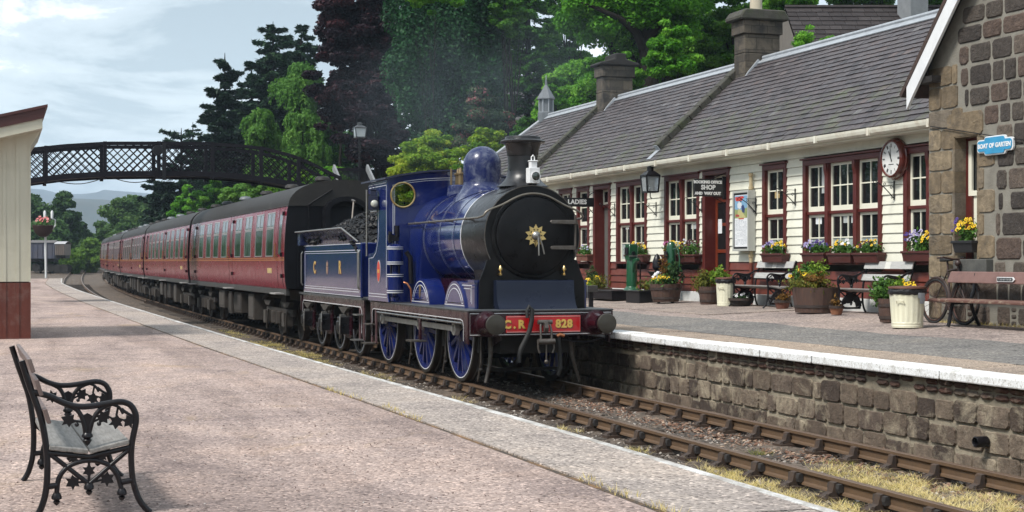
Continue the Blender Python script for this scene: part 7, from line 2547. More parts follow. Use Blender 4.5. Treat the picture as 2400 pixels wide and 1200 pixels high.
def tub(name, label, px, ybase, wtop, hpx, sq=1.0, taper=0.80, mat=barrel_m, hoops=(0.2, 0.72), group='half barrel planters on the far platform', cat='planter'):
    q = onPlat(px, ybase)
    if q.x > 6.8: q = onX(px, ybase, 6.8)
    L_ = q.x + L0
    Z = L_ * sT + q.y * cT
    r, h = wtop * Z / F_PX / 2, hpx * Z / F_PX
    q = q + Vector((sT * r * 0.7, cT * r * 0.7, 0))
    q.z = zr(q.x)
    t = thing(name, label, cat, q, group)
    mb = MB()
    n = 28
    for k, (f, zz_) in enumerate(((taper, 0.0), (taper + (1 - taper) * 0.62, 0.5), (1.0, 1.0))): pass
    prf = [(0, 0.0), (r * taper, 0.0), (r * (taper + (1 - taper) * 0.40), h * 0.33), (r * (taper + (1 - taper) * 0.75), h * 0.66), (r, h), (r * 0.93, h), (r * 0.91, h - 0.07), (0, h - 0.07)]
    mb.lathe(prf, tuple(q), 'z', n)
    # staves: slight alternate offsets
    for i in range(0, len(mb.v)):
        if (i % n) % 2: mb.v[i] = tuple(q + (Vector(mb.v[i]) - q) * 0.985 if abs(mb.v[i][2] - q.z) > 1e-4 else Vector(mb.v[i]))
    mb.build('tub', mat, t, smooth=15)
    for f in hoops:
        rr = r * (taper + (1 - taper) * min(1, f * 1.15)) + 0.004
        mb = MB()
        mb.lathe([(rr - 0.01, h * f - 0.025), (rr + 0.004, h * f - 0.025), (rr + 0.006, h * f + 0.025), (rr - 0.01, h * f + 0.025)], tuple(q), 'z', n)
        mb.build('hoop', hoop_m, t, smooth=30)
    mb = MB()
    mb.lathe([(0, h - 0.05), (r * 0.92, h - 0.06)], tuple(q), 'z', n)
    mb.build('soil', soil, t)
    return t, q, r, h
t, q, r, h = tub('barrel_planter', 'half barrel on small feet with rust coloured conifer and pansies before the pump', 1563, 712, 76, 42)
foliage(t, (q.x - 0.05, q.y, q.z + h + 0.05), (r, r, 0.16), 500, 0.035, leaf_green)
foliage(t, (q.x, q.y + 0.05, q.z + h + 0.28), (0.13, 0.13, 0.34), 700, 0.03, leaf_rust, 'rusty_shrub')
foliage(t, (q.x + 0.1, q.y - 0.22, q.z + h + 0.22), (0.2, 0.2, 0.26), 420, 0.05, leaf_dark, 'dark_shrub', droop=(0, 0, 1.2))
blooms(t, (q.x - 0.1, q.y + 0.18, q.z + h + 0.02), (0.18, 0.16, 0.16), 22, 0.04, yel)
blooms(t, (q.x - 0.12, q.y + 0.16, q.z + h + 0.1), (0.14, 0.14, 0.16), 14, 0.045, wht, eye=False)
blooms(t, (q.x - 0.1, q.y - 0.2, q.z + h + 0.02), (0.2, 0.16, 0.16), 9, 0.045, yel)
mb = MB()
for a_ in (0.4, 1.9, 3.5, 5.0): mb.ball((q.x + r * 0.62 * math.cos(a_), q.y + r * 0.62 * math.sin(a_), q.z + 0.01), 0.05, 8)
mb.build('foot', grime, t)
t.location.z += 0.04
t, q, r, h = tub('barrel_planter', 'dark oak half barrel with olive green heather between the door and the far cream bin', 1664, 714, 50, 42)
foliage(t, (q.x - 0.08, q.y + 0.1, q.z + h + 0.1), (r * 0.95, r * 0.9, 0.24), 1500, 0.032, leaf_olive, droop=(0, 0, 1.0))
foliage(t, (q.x + 0.12, q.y - 0.28, q.z + h + 0.2), (0.22, 0.22, 0.19), 700, 0.045, leaf_lime, 'lime_shrub')
t, q, r, h = tub('barrel_planter', 'big dark half barrel crammed with yellow green shrubs between the two slatted benches', 1920, 734, 112, 60, taper=0.86, hoops=(0.25,))
foliage(t, (q.x - 0.1, q.y + 0.05, q.z + h + 0.04), (r * 1.02, r * 1.08, 0.17), 2400, 0.03, leaf_olive, droop=(0, 0, 0.7))
foliage(t, (q.x + 0.05, q.y + 0.05, q.z + h + 0.27), (0.2, 0.2, 0.2), 800, 0.035, leaf_lime, 'lime_shrub')
foliage(t, (q.x - 0.05, q.y + 0.33, q.z + h + 0.2), (0.24, 0.24, 0.22), 700, 0.04, leaf_green, 'green_shrub', droop=(0, 0, 0.9))
foliage(t, (q.x - 0.1, q.y - 0.1, q.z + h + 0.16), (0.25, 0.3, 0.12), 500, 0.03, leaf_rust, 'rusty_shrub')
blooms(t, (q.x - 0.15, q.y + 0.25, q.z + h + 0.12), (0.2, 0.3, 0.22), 12, 0.045, yel)
t, q, r, h = tub('barrel_planter', 'narrow oak barrel with a round green shrub tucked behind the near cream bin', 2092, 756, 60, 56)
foliage(t, (q.x - 0.06, q.y + 0.12, q.z + h + 0.12), (r * 0.9, r * 0.9, 0.22), 1300, 0.035, leaf_green, tone=0.55)
foliage(t, (q.x + 0.05, q.y - 0.2, q.z + h + 0.16), (0.19, 0.19, 0.16), 700, 0.03, leaf_lime, 'lime_shrub', tone=0.35)
blooms(t, (q.x + 0.05, q.y - 0.3, q.z + h + 0.1), (0.15, 0.25, 0.2), 7, 0.045, yel)
t, q, r, h = tub('barrel_planter', 'low grey half barrel with a clipped green ball, left behind the weighing platform', 1400, 681, 74, 22, taper=0.9, hoops=(0.5,))
foliage(t, (q.x + 0.0, q.y + 0.3, q.z + h + 0.26), (0.2, 0.2, 0.27), 900, 0.035, leaf_dark, tone=0.7)
foliage(t, (q.x - 0.1, q.y + 0.05, q.z + h + 0.06), (0.36, 0.36, 0.14), 800, 0.035, leaf_lime, 'low_shrub', tone=0.3)
foliage(t, (q.x - 0.05, q.y - 0.25, q.z + h + 0.16), (0.25, 0.25, 0.22), 500, 0.03, leaf_olive, 'olive_shrub', droop=(0, 0, 1))
blooms(t, (q.x - 0.1, q.y - 0.02, q.z + h + 0.1), (0.2, 0.2, 0.2), 12, 0.05, yel)
# clay bowls under the benches
def bowl(label, px, yb, w, hh, mat):
    t, q, r, h = tub('plant_pot', label, px, yb, w, hh, taper=0.7, mat=mat, hoops=(0.9,), group='low pots at the feet of the benches', cat='plant pot')
    return t, q, r, h
t, q, r, h = bowl('brown clay bowl with orange red leaves at the right leg of the narrow window bench', 1836, 722, 38, 19, terracotta)
foliage(t, (q.x, q.y, q.z + h + 0.05), (r * 0.9, r * 0.9, 0.13), 160, 0.035, leaf_rust)
t, q, r, h = bowl('dark low bowl with small pale flowers at the left leg of the narrow window bench', 1740, 718, 58, 18, M('dark_bowl', (0.022, 0.018, 0.016), 0.7))
foliage(t, (q.x, q.y, q.z + h + 0.03), (r * 0.8, r * 0.8, 0.08), 120, 0.03, leaf_dark)
blooms(t, (q.x, q.y, q.z + h + 0.03), (r * 0.7, r * 0.7, 0.08), 8, 0.03, wht)
t, q, r, h = bowl('orange clay bowl at the left leg of the bench right of the big barrel', 1963, 738, 34, 20, M('orange_clay', (0.30, 0.13, 0.07), 0.8))
foliage(t, (q.x, q.y, q.z + h + 0.06), (r * 0.8, r * 0.8, 0.12), 90, 0.035, leaf_rust)
# black box planter
q = onPlat(1500, 711)
t = thing('box_planter', 'low black wooden box with a sparse plant beside the half barrel on feet', 'planter', q)
a_, b_ = onPlat(1467, 709), onPlat(1499, 711)
mb = MB()
dx = 0.62
mb.box(a_.x, a_.x + dx, b_.y, a_.y, q.z - 0.02, q.z + 0.26)
mb.box(a_.x - 0.03, a_.x + dx + 0.03, b_.y - 0.03, a_.y + 0.03, q.z + 0.261, q.z + 0.285)
mb.build('box', sign_black, t, bevel=0.008)
foliage(t, (a_.x + 0.3, (a_.y + b_.y) / 2, q.z + 0.40), (0.2, 0.25, 0.14), 130, 0.05, leaf_olive)

# ================================================================== PLATFORM FURNITURE
def bin_(label, px, yb, w, hpx):
    q = onPlat(px, yb)
    Z = (q.x + L0) * sT + q.y * cT
    r, h = w * Z / F_PX / 2, hpx * Z / F_PX
    q = q + Vector((sT * r * 0.7, cT * r * 0.7, 0))
    q.z = zr(q.x)
    t = thing('litter_bin', label, 'litter bin', q, 'cream ribbed litter bins')
    mb = MB()
    n = 72
    prf = [(0, 0.01), (r * 0.86, 0.0), (r * 0.875, 0.03), (r * 0.86, 0.04), (r * 0.875, 0.07), (r * 0.865, 0.08), (r * 0.98, h * 0.80), (r * 0.99, h * 0.9), (0, h * 0.9)]
    mb.lathe(prf, tuple(q), 'z', n)
    for i in range(6 * n, 7 * n): pass
    for k in (5, 6):
        for j in range(n):
            i = k * n + j
            f = 1.0 if (j // 2) % 2 else 0.978
            v = Vector(mb.v[i]) - q
            mb.v[i] = tuple(q + Vector((v.x * f, v.y * f, v.z)))
    mb.build('drum', bin_m, t, smooth=20)
    mb = MB()
    prf = [(r * 0.99, h * 0.80), (r * 1.05, h * 0.82), (r * 1.06, h * 0.88), (r * 1.03, h * 0.93), (r * 0.9, h * 0.94)]
    mb.lathe(prf, tuple(q), 'z', 40)
    mb.v = [(v[0] + random.uniform(-0.006, 0.006), v[1] + random.uniform(-0.006, 0.006), v[2] + random.uniform(-0.012, 0.004)) for v in mb.v]
    mb.build('bag', bag_m, t, smooth=60)
    mb = MB()
    mb.lathe([(r * 1.03, h * 0.93), (r * 1.06, h * 0.945), (r * 1.04, h * 0.985), (r * 0.6, h * 1.0), (r * 0.55, h * 0.97)], tuple(q), 'z', 40)
    mb.build('lid', rust_lid, t, smooth=30)
    mb = MB()
    for a_ in (R(215), R(30)):
        c_ = Vector((math.cos(a_), math.sin(a_), 0))
        s_ = Vector((-c_.y, c_.x, 0))
        p = q + c_ * (r * 0.97) + Vector((0, 0, h * 0.66))
        mb.tube([p - s_ * 0.055 - Vector((0, 0, 0.05)), p - s_ * 0.055 + c_ * 0.03, p + s_ * 0.055 + c_ * 0.03, p + s_ * 0.055 - Vector((0, 0, 0.05))], 0.008, 6)
    mb.build('handle', bin_m, t)
    return t
bin_('cream ribbed dustbin with rusty lid, beside the heather barrel by the door', 1703, 718, 46, 68)
nb = bin_('cream ribbed dustbin with a torn grey patch, nearest of the two, before the bicycle', 2134, 769, 84, 98)
q = nb.location
mb = MB()
for a0_, a1_, z0_, z1_ in ((268, 296, 0.44, 0.52), (274, 292, 0.36, 0.44), (280, 298, 0.395, 0.44)):
    mb.lathe([(0.292, q.z + z0_), (0.297, q.z + z1_)], (q.x, q.y, 0), 'z', 5, R(a0_), R(a1_))
mb.build('torn_patch', lead, nb)

# weighing machine: green column and black platform
q = onPlat(1468, 697)
wq = onX(1462, 694, 6.45)
Zq = (wq.x + L0) * sT + wq.y * cT
ppm = F_PX / Zq
zb = zr(wq.x)
t = thing('weighing_machine', 'old green cast iron column weighing machine with a low black platform', 'weighing machine', (wq.x + 0.1, wq.y, zb))
cxm, cym = wq.x + 0.25, wq.y + 0.1
zT = EYE + (HZ - 572) / ppm
mb = MB()
k0 = zb + 0.25
mb.lathe([(0.21, k0), (0.19, k0 + 0.03), (0.135, k0 + 0.08), (0.125, zT - 0.42), (0.115, zT - 0.38)], (cxm, cym, 0), 'z', 24)
mb.box(cxm - 0.12, cxm + 0.10, cym - 0.13, cym + 0.13, zT - 0.38, zT)
mb.extr([(cym - 0.1, zT - 0.36), (cym - 0.38, zT - 0.33), (cym - 0.38, zT - 0.40), (cym - 0.2, zT - 0.48), (cym - 0.12, zT - 0.70)], cxm - 0.04, cxm + 0.04, 'x')
mb.build('column', green_cast, t, smooth=35, bevel=0.01)
mb = MB()
mb.box(cxm - 0.15, cxm - 0.121, cym - 0.09, cym + 0.09, zT - 0.25, zT - 0.08)
mb.cyl((cxm - 0.02, cym - 0.17, zT - 0.22), (cxm - 0.02, cym - 0.13, zT - 0.22), 0.05, n=12)
mb.build('dial_housing', iron, t)
mb = MB()
mb.box(cxm - 0.125, cxm + 0.07, cym - 0.16, cym - 0.13, zT - 0.30, zT - 0.26)
mb.build('beam', steel, t)
pa, pb = onPlat(1376, 702), onPlat(1462, 700)
mb = MB()
px0_ = wq.x - 0.35
mb.box(px0_, px0_ + 0.95, cym - 0.2, cym + 1.75, zb + 0.03, zb + 0.21)
mb.box(px0_ - 0.02, px0_ + 0.97, cym - 0.22, cym + 1.77, zb + 0.211, zb + 0.245)
mb.build('weighing_platform', iron, t, bevel=0.008)
mb = MB()
for yy in (cym + 0.3, cym + 0.55):
    mb.tube([(cxm + 0.35, yy, zb + 0.24), (cxm + 0.35, yy, zb + 0.95), (cxm + 0.28, yy, zb + 0.98), (cxm + 0.2, yy, zb + 0.95), (cxm + 0.2, yy, zb + 0.24)], 0.018, 6)
mb.build('guard_rail', iron, t)
# lamp-room style post beside the buffer
pp = onPlat(1385, 724)
tq = thing('marker_post', 'short grey steel post with a bolted cap standing behind the right buffer', 'post', pp)
mb = MB()
mb.box(pp.x - 0.04, pp.x + 0.04, pp.y - 0.04, pp.y + 0.04, pp.z - 0.02, pp.z + 0.36)
mb.build('shaft', iron, tq)
mb = MB()
mb.box(pp.x - 0.12, pp.x + 0.12, pp.y - 0.1, pp.y + 0.1, pp.z + 0.361, pp.z + 0.50)
for s_ in (-0.08, 0.08): mb.cyl((pp.x + s_, pp.y - 0.1, pp.z + 0.43), (pp.x + s_, pp.y - 0.115, pp.z + 0.43), 0.018, n=8)
mb.build('cap', solebar_m, tq, bevel=0.01)
# hand pump
hpq = onPlat(1573, 700)
hx_, hy_ = 7.05, yw(1573, 7.05)
t = thing('hand_pump', 'green iron hand pump with a rounded top, behind the half barrel on feet', 'pump', (hx_, hy_, zr(hx_)))
zT = onX(1573, 566, hx_).z
mb = MB()
mb.lathe([(0.16, zr(hx_)), (0.12, zr(hx_) + 0.05), (0.085, zT - 0.72), (0.105, zT - 0.70), (0.105, zT - 0.12), (0.085, zT - 0.04), (0.04, zT), (0, zT)], (hx_, hy_, 0), 'z', 24)
mb.build('column', green_cast, t, smooth=35)
mb = MB()
mb.tube([(hx_ - 0.02, hy_ - 0.13, zT - 0.18), (hx_ - 0.02, hy_ - 0.42, zT - 0.16), (hx_ - 0.02, hy_ - 0.5, zT - 0.42), (hx_ - 0.02, hy_ - 0.48, zT - 0.75)], 0.017, 8)
mb.box(hx_ - 0.10, hx_ + 0.06, hy_ - 0.5, hy_ - 0.1, zT - 0.70, zT - 0.66)
mb.build('pump_handle', green_cast, t, smooth=35)
mb = MB()
mb.lathe([(0, -0.02), (0.08, -0.015), (0.08, 0.01)], (hx_ - 0.13, hy_, zT - 0.3), 'x', 14)
mb.build('pump_face', iron, t)
# drinking fountain
fx_, fy_ = 7.0, yw(1540, 7.0)
t = thing('drinking_fountain', 'black iron pedestal basin with a pear shaped top, left of the hand pump', 'fountain', (fx_, fy_, zr(fx_)))
zT = onX(1540, 594, fx_).z
mb = MB()
mb.lathe([(0.18, zr(fx_)), (0.07, zr(fx_) + 0.08), (0.05, zT - 0.70), (0.09, zT - 0.6), (0.20, zT - 0.46), (0.225, zT - 0.43), (0.21, zT - 0.42), (0.06, zT - 0.44), (0.06, zT - 0.40), (0.115, zT - 0.33), (0.105, zT - 0.18), (0.055, zT - 0.05), (0.0, zT)], (fx_, fy_, 0), 'z', 22)
mb.build('pedestal', iron, t, smooth=35)
# ------------------------------------------------------------------ lantern, signs, brackets
def frame_lantern(t, c, w, h, gm, body, glassm):
    mb = MB()
    tw, bw = w / 2, w / 2 * 0.82
    for a_, b_ in ((-1, -1), (1, -1), (1, 1), (-1, 1)):
        mb.bar((c.x + a_ * bw, c.y + b_ * bw, c.z), (c.x + a_ * tw, c.y + b_ * tw, c.z + h * 0.62), 0.03, 0.03, (1, 0, 0))
    for r_, zz_ in ((bw, c.z), (tw, c.z + h * 0.62)):
        for (p, q) in (((-1, -1), (1, -1)), ((1, -1), (1, 1)), ((1, 1), (-1, 1)), ((-1, 1), (-1, -1))):
            mb.bar((c.x + p[0] * r_, c.y + p[1] * r_, zz_), (c.x + q[0] * r_, c.y + q[1] * r_, zz_), 0.034, 0.034)
    k = tw * 1.12
    vs = [(c.x - k, c.y - k, c.z + h * 0.63), (c.x + k, c.y - k, c.z + h * 0.63), (c.x + k, c.y + k, c.z + h * 0.63), (c.x - k, c.y + k, c.z + h * 0.63)]
    k *= 0.42
    vs += [(c.x - k, c.y - k, c.z + h * 0.80), (c.x + k, c.y - k, c.z + h * 0.80), (c.x + k, c.y + k, c.z + h * 0.80), (c.x - k, c.y + k, c.z + h * 0.80)]
    mb.hexa(vs)
    mb.lathe([(k * 1.0, c.z + h * 0.79), (k * 0.95, c.z + h * 0.93), (k * 1.2, c.z + h * 0.94), (k * 0.6, c.z + h * 0.99), (0, c.z + h)], (c.x, c.y, 0), 'z', 14)
    f = mb.build('lantern_frame', body, t)
    mb = MB()
    i_ = 0.97
    vs = [(c.x + a_ * bw * i_, c.y + b_ * bw * i_, c.z + 0.01) for a_, b_ in ((-1, -1), (1, -1), (1, 1), (-1, 1))] + [(c.x + a_ * tw * i_, c.y + b_ * tw * i_, c.z + h * 0.61) for a_, b_ in ((-1, -1), (1, -1), (1, 1), (-1, 1))]
    mb.hexa(vs)
    mb.build('lantern_glass', glassm, t)
    return f
lan_glass, _t, _p = nodes('lantern_glass')
_p.inputs['Base Color'].default_value = (0.5, 0.53, 0.55, 1)
_p.inputs['Roughness'].default_value = 0.08
_p.inputs['Transmission Weight'].default_value = 0.55
_p.inputs['IOR'].default_value = 1.1
lc = onX(1524, 450, 6.98)
t = thing('wall_lantern', 'black square lantern hanging under the gutter of the station building', 'lantern', lc)
frame_lantern(t, lc, 0.34, 0.62, None, iron, lan_glass)
mb = MB()
mb.tube([lc + Vector((0, 0, 0.55)), Vector((lc.x, lc.y, 4.13))], 0.05, 10)
mb.tube([lc + Vector((0.0, 0, 0.0)), lc + Vector((0.0, 0, -0.12)), lc + Vector((0.03, -0.03, -0.15))], 0.012, 6)
mb.build('hanger', iron, t)
letter_w = M('sign_white', (0.80, 0.80, 0.79), 0.5)
def hang_sign(label, pxl, pxr, yt, yb, Y, texts):
    a_, b_ = onY(pxl, yt, Y), onY(pxr, yb, Y)
    t = thing('hanging_sign', label, 'sign', ((a_.x + b_.x) / 2, Y, b_.z))
    mb = MB()
    mb.box(a_.x, b_.x, Y - 0.018, Y + 0.018, b_.z, a_.z)
    bd = mb.build('board', sign_black, t, bevel=0.004)
    for (s_, px, py, size, kw) in texts:
        q = onY(px, py, Y - 0.02)
        text(s_, size, letter_w, 'lettering', t, (q.x, Y - 0.0205, q.z), (1, 0, 0), (0, 0, 1), 0.004, 0.006, **kw)
    mb = MB()
    zc = (a_.z + b_.z) / 2
    mb.tube([(WX - 0.02, Y, a_.z + 0.16), (WX - 0.12, Y, a_.z + 0.12), (b_.x - 0.25, Y, a_.z + 0.005)], 0.01, 6)
    mb.tube([(WX - 0.02, Y, b_.z - 0.2), (WX - 0.10, Y, b_.z - 0.14), (b_.x - 0.22, Y, b_.z - 0.005)], 0.01, 6)
    mb.box(min(b_.x, WX - 0.04), WX - 0.01, Y - 0.02, Y + 0.02, zc - 0.25, zc + 0.25)
    mb.build('bracket', iron, t)
    return t
hang_sign('black hanging sign reading BOOKING OFFICE SHOP AND WAY OUT beside the door', 1627, 1693, 419, 461, yw(1706) + 0.0,
          [('BOOKING OFFICE', 1659, 427, 0.083, {}), ('SHOP', 1660, 439.5, 0.135, {}), ('AND  WAY OUT', 1659, 453.5, 0.083, {})])
q = yw(1706)
t = thing('hanging_sign', 'narrow black board with white upright letters, right behind the booking office sign', 'sign', (WX - 0.1, q + 0.05, 3.2))
a_, b_ = onY(1692, 420, q + 0.05), onY(1707, 455, q + 0.05)
mb = MB()
mb.box(a_.x, b_.x, q + 0.035, q + 0.065, b_.z, a_.z)
mb.build('board', sign_black, t)
c_ = onY(1702, 441, q + 0.03)
text('To', 0.12, letter_w, 'lettering', t, (c_.x, q + 0.033, c_.z), (0, 0, 1), (-1, 0, 0), 0.004, 0.006)
hang_sign('black hanging sign reading LADIES half hidden by the smokebox', 1322, 1396, 463, 485, yw(1396), [('LADIES', 1353, 473.5, 0.165, {'spacing': 1.05})])
def wall_bracket(label):
    t = thing('wall_bracket', label, 'bracket', (0, 0, 0), 'scrolled iron brackets on the station wall')
    mb = MB()
    mb.box(-0.012, 0.0, -0.014, 0.014, -0.17, 0.17)
    mb.tube([(-0.01, 0, -0.14), (-0.10, 0, -0.05), (-0.22, 0, 0.06), (-0.33, 0, 0.13), (-0.38, 0, 0.11), (-0.37, 0, 0.07), (-0.34, 0, 0.08)], 0.009, 6)
    mb.tube([(-0.33, 0, 0.13), (-0.40, 0, 0.17), (-0.43, 0, 0.14), (-0.42, 0, 0.11)], 0.008, 6)
    for c_, r_ in (((-0.06, 0.05), 0.035), ((-0.20, 0.10), 0.032), ((-0.05, -0.13), 0.025)):
        mb.tube([(c_[0] + r_ * (1 - i / 16) * math.cos(i * 0.62), 0, c_[1] + r_ * (1 - i / 16) * math.sin(i * 0.62)) for i in range(13)], 0.006, 5)
    mb.tube([(-0.02, 0, 0.14), (-0.24, 0, 0.145)], 0.005, 5)
    mb.build('scroll', iron, t)
    return t
BR_ = [(1864, 462, 'scrolled black bracket between the narrow and the wide window'), (2096, 446, 'scrolled black bracket under the round wall clock'), (1538, 490, 'scrolled black bracket below the square lantern'), (1441, 492, 'scrolled black bracket right of the grey door'), (1645, 481, 'scrolled black bracket left of the booking office door'), (1772, 482, 'small scrolled bracket right of the poster case')]
br0 = wall_bracket(BR_[0][2])
for i, (x, y, lb) in enumerate(BR_):
    o = br0 if i == 0 else dup(br0)
    p = onX(x, y, WX - 0.03)
    place(o, p, 0, lb)
# clock
cq = onX(2089, 372, WX - 0.15)
t = thing('wall_clock', 'round station clock in a thick maroon case', 'clock', cq)
mb = MB()
mb.lathe([(0.355, 0.13), (0.37, 0.10), (0.37, 0.075), (0.355, 0.06), (0.35, 0.03), (0.335, -0.01), (0.318, -0.03), (0.302, -0.033), (0.295, -0.015), (0.292, 0.0), (0, 0.01)], tuple(cq), 'x', 56)
cm = M('clock_case', (0.12, 0.022, 0.016), 0.25, col2=(0.09, 0.016, 0.012), coat=0.5)
cs = mb.build('case', cm, t, smooth=30)
mb = MB()
mb.lathe([(0.0, -0.004), (0.292, -0.003)], tuple(cq), 'x', 48)
dl = mb.build('dial', M('clock_dial', (0.78, 0.78, 0.76), 0.5), t)
mb = MB()
for h_ in range(12):
    a_ = h_ * math.pi / 6
    k = [2, 1, 2, 3, 2, 1, 2, 3, 4, 2, 2, 3][h_]
    for j in range(k):
        aa = a_ + (j - (k - 1) / 2) * 0.07
        d0 = Vector((0, -math.sin(aa), math.cos(aa)))
        d1 = Vector((0, -math.sin(a_ + (j - (k - 1) / 2) * 0.055), math.cos(a_ + (j - (k - 1) / 2) * 0.055)))
        mb.bar(cq + Vector((-0.0055, 0, 0)) + d0 * 0.20, cq + Vector((-0.0055, 0, 0)) + d1 * 0.265, 0.010, 0.002, (1, 0, 0))
for i in range(60):
    a_ = i * math.pi / 30
    d0 = Vector((0, -math.sin(a_), math.cos(a_)))
    mb.bar(cq + Vector((-0.0055, 0, 0)) + d0 * 0.274, cq + Vector((-0.0055, 0, 0)) + d0 * 0.284, 0.003, 0.002, (1, 0, 0))
mb.bar(cq + Vector((-0.0055, -0.08, -0.10)), cq + Vector((-0.0055, 0.08, -0.10)), 0.012, 0.002, (1, 0, 0))
mb.build('numerals', sign_black, dl)
for a_, l_, w_, nm in ((R(-28), 0.15, 0.022, 'hour_hand'), (R(-8), 0.23, 0.008, 'minute_hand')):
    d0 = Vector((0, -math.sin(a_), math.cos(a_)))
    mb = MB()
    mb.bar(cq + Vector((-0.011, 0, 0)) - d0 * 0.05, cq + Vector((-0.011, 0, 0)) + d0 * l_, w_, 0.004, (1, 0, 0))
    mb.build(nm, iron, t)
# station name totem
TX = SX - 0.075
c_ = onX(2330, 340, TX)
pL, pR = onX(2288, 340, TX), onX(2372, 340, TX)
hw = abs(pL.y - pR.y) / 2
t = thing('station_name_sign', 'light blue station name sign with white lettering on the stone wall', 'sign', c_)
Zc = (TX + L0) * sT + c_.y * cT
hh1, hh2 = 15.5 * Zc / F_PX, 22.5 * Zc / F_PX
def rrect(w, h, r_):
    P = []
    for (sx1, sy1, a0) in ((1, 1, 0), (-1, 1, 90), (-1, -1, 180), (1, -1, 270)):
        for i in range(6):
            a_ = R(a0 + 90 * i / 5)
            P.append((sx1 * (w - r_) + r_ * math.cos(a_), sy1 * (h - r_) + r_ * math.sin(a_)))
    return P
for (w, h, r_, x0, x1, mt, nm) in ((hw, hh1, hh1 * 0.55, 0.012, 0.045, white_enamel, 'sign_rim'), (hw * 0.60, hh2, 0.05, 0.013, 0.044, white_enamel, 'sign_rim'), (hw - 0.022, hh1 - 0.02, hh1 * 0.5, -0.002, 0.011, totem_blue, 'sign_face'), (hw * 0.60 - 0.022, hh2 - 0.02, 0.035, -0.001, 0.010, totem_blue, 'sign_face')):
    mb = MB()
    mb.extr([(c_.y - p_[0], c_.z + p_[1]) for p_ in rrect(w, h, r_)], TX + x0, TX + x1, 'x')
    mb.build(nm, mt, t)
mb = MB()
for s_ in (-1, 1): mb.cyl((TX + 0.045, c_.y + s_ * hw * 0.4, c_.z), (SX + 0.05, c_.y + s_ * hw * 0.4, c_.z), 0.02, n=8)
mb.build('mounting', iron, t)
text('BOAT OF GARTEN', hw * 2 * 0.108, white_enamel, 'lettering', t, (TX - 0.004, c_.y, c_.z - 0.004), (0, -1, 0), (0, 0, 1), 0.004, 0.004, spacing=1.02)
# poster case with its pipe
pX = WX - 0.20
a_, b_ = onX(1717, 449, pX), onX(1754, 588, pX)
t = thing('poster_case', 'grey framed poster case with a colourful poster beside the booking office door', 'poster case', (pX, (a_.y + b_.y) / 2, b_.z))
y1, y0, z1, z0 = a_.y, b_.y, a_.z, b_.z
case_m = M('poster_case_grey', (0.46, 0.47, 0.44), 0.45, col2=(0.38, 0.39, 0.36), scale=3)
mb = MB()
mb.box(pX + 0.012, WX - 0.03, y0, y1, z0, z1)
mb.box(pX - 0.006, pX + 0.0119, y0, y0 + 0.045, z0, z1)
mb.box(pX - 0.006, pX + 0.0119, y1 - 0.045, y1, z0, z1)
mb.box(pX - 0.006, pX + 0.0119, y0 + 0.045, y1 - 0.045, z0, z0 + 0.045)
mb.box(pX - 0.006, pX + 0.0119, y0 + 0.045, y1 - 0.045, z1 - 0.045, z1)
mb.build('case', case_m, t, bevel=0.004)
mb = MB()
mb.box(pX + 0.006, pX + 0.0115, y0 + 0.046, y1 - 0.046, z0 + 0.046, z1 - 0.046)
mb.build('backing', sign_black, t)
W_, H_ = y1 - y0, z1 - z0
def pp_(u, v): return (y1 - u * W_, z1 - v * H_)
mb = MB()
mb.extr([pp_(0.13, 0.07), pp_(0.95, 0.07), pp_(0.95, 0.93), pp_(0.13, 0.93)], pX + 0.002, pX + 0.005, 'x')
po = mb.build('poster', paper, t)
def patchp(nm, c, P, k):
    mb = MB()
    mb.extr([pp_(u, v) for u, v in P], pX + 0.0016 - 0.0006 * k, pX + 0.0019 - 0.0006 * k, 'x')
    mb.build(nm, M('poster_' + nm, c, 0.6, col2=tuple(x * 0.7 for x in c), scale=25), po)
patchp('sky', (0.22, 0.42, 0.62), [(0.14, 0.08), (0.94, 0.08), (0.94, 0.44), (0.14, 0.44)], 0)
patchp('field', (0.30, 0.36, 0.14), [(0.14, 0.30), (0.5, 0.33), (0.94, 0.28), (0.94, 0.455), (0.14, 0.455)], 1)
patchp('path', (0.55, 0.50, 0.22), [(0.35, 0.30), (0.5, 0.31), (0.85, 0.45), (0.30, 0.45)], 2)
patchp('cloud', (0.72, 0.76, 0.80), [(0.30, 0.22), (0.42, 0.17), (0.56, 0.20), (0.60, 0.27), (0.45, 0.30), (0.32, 0.28)], 3)
patchp('dark_shape', (0.03, 0.05, 0.16), [(0.55, 0.26), (0.68, 0.23), (0.78, 0.30), (0.76, 0.37), (0.62, 0.36)], 4)
patchp('red_title', (0.60, 0.06, 0.05), [(0.17, 0.10), (0.66, 0.09), (0.74, 0.115), (0.60, 0.14), (0.62, 0.165), (0.24, 0.17), (0.18, 0.14)], 5)
patchp('red_base', (0.42, 0.06, 0.05), [(0.20, 0.385), (0.42, 0.395), (0.44, 0.43), (0.20, 0.425)], 6)
mb = MB()
v = 0.49
while v < 0.91:
    u = 0.18
    while u < 0.86:
        l_ = random.uniform(0.05, 0.2)
        if random.random() < 0.8: mb.extr([pp_(u, v), pp_(min(0.9, u + l_), v), pp_(min(0.9, u + l_), v + 0.005), pp_(u, v + 0.005)], pX + 0.0010, pX + 0.0016, 'x')
        u += l_ + 0.04
    v += 0.021
mb.build('small_print', M('poster_print', (0.25, 0.28, 0.33), 0.7), po)
patchp('red_band', (0.55, 0.10, 0.08), [(0.38, 0.455), (0.72, 0.455), (0.72, 0.475), (0.38, 0.475)], 1)
dpp = thing('downpipe', 'cream and red brown drain pipe running down the wall past the poster case', 'drain pipe', (WX - 0.09, yw(1760, WX - 0.09), zr(WX)))
y_ = dpp.location.y
zt_, zb_ = onX(1760, 407, WX - 0.09).z, zr(WX)
mb = MB()
mb.tube([(WX - 0.09, y_, zt_), (WX - 0.09, y_, 1.86)], 0.038, 12)
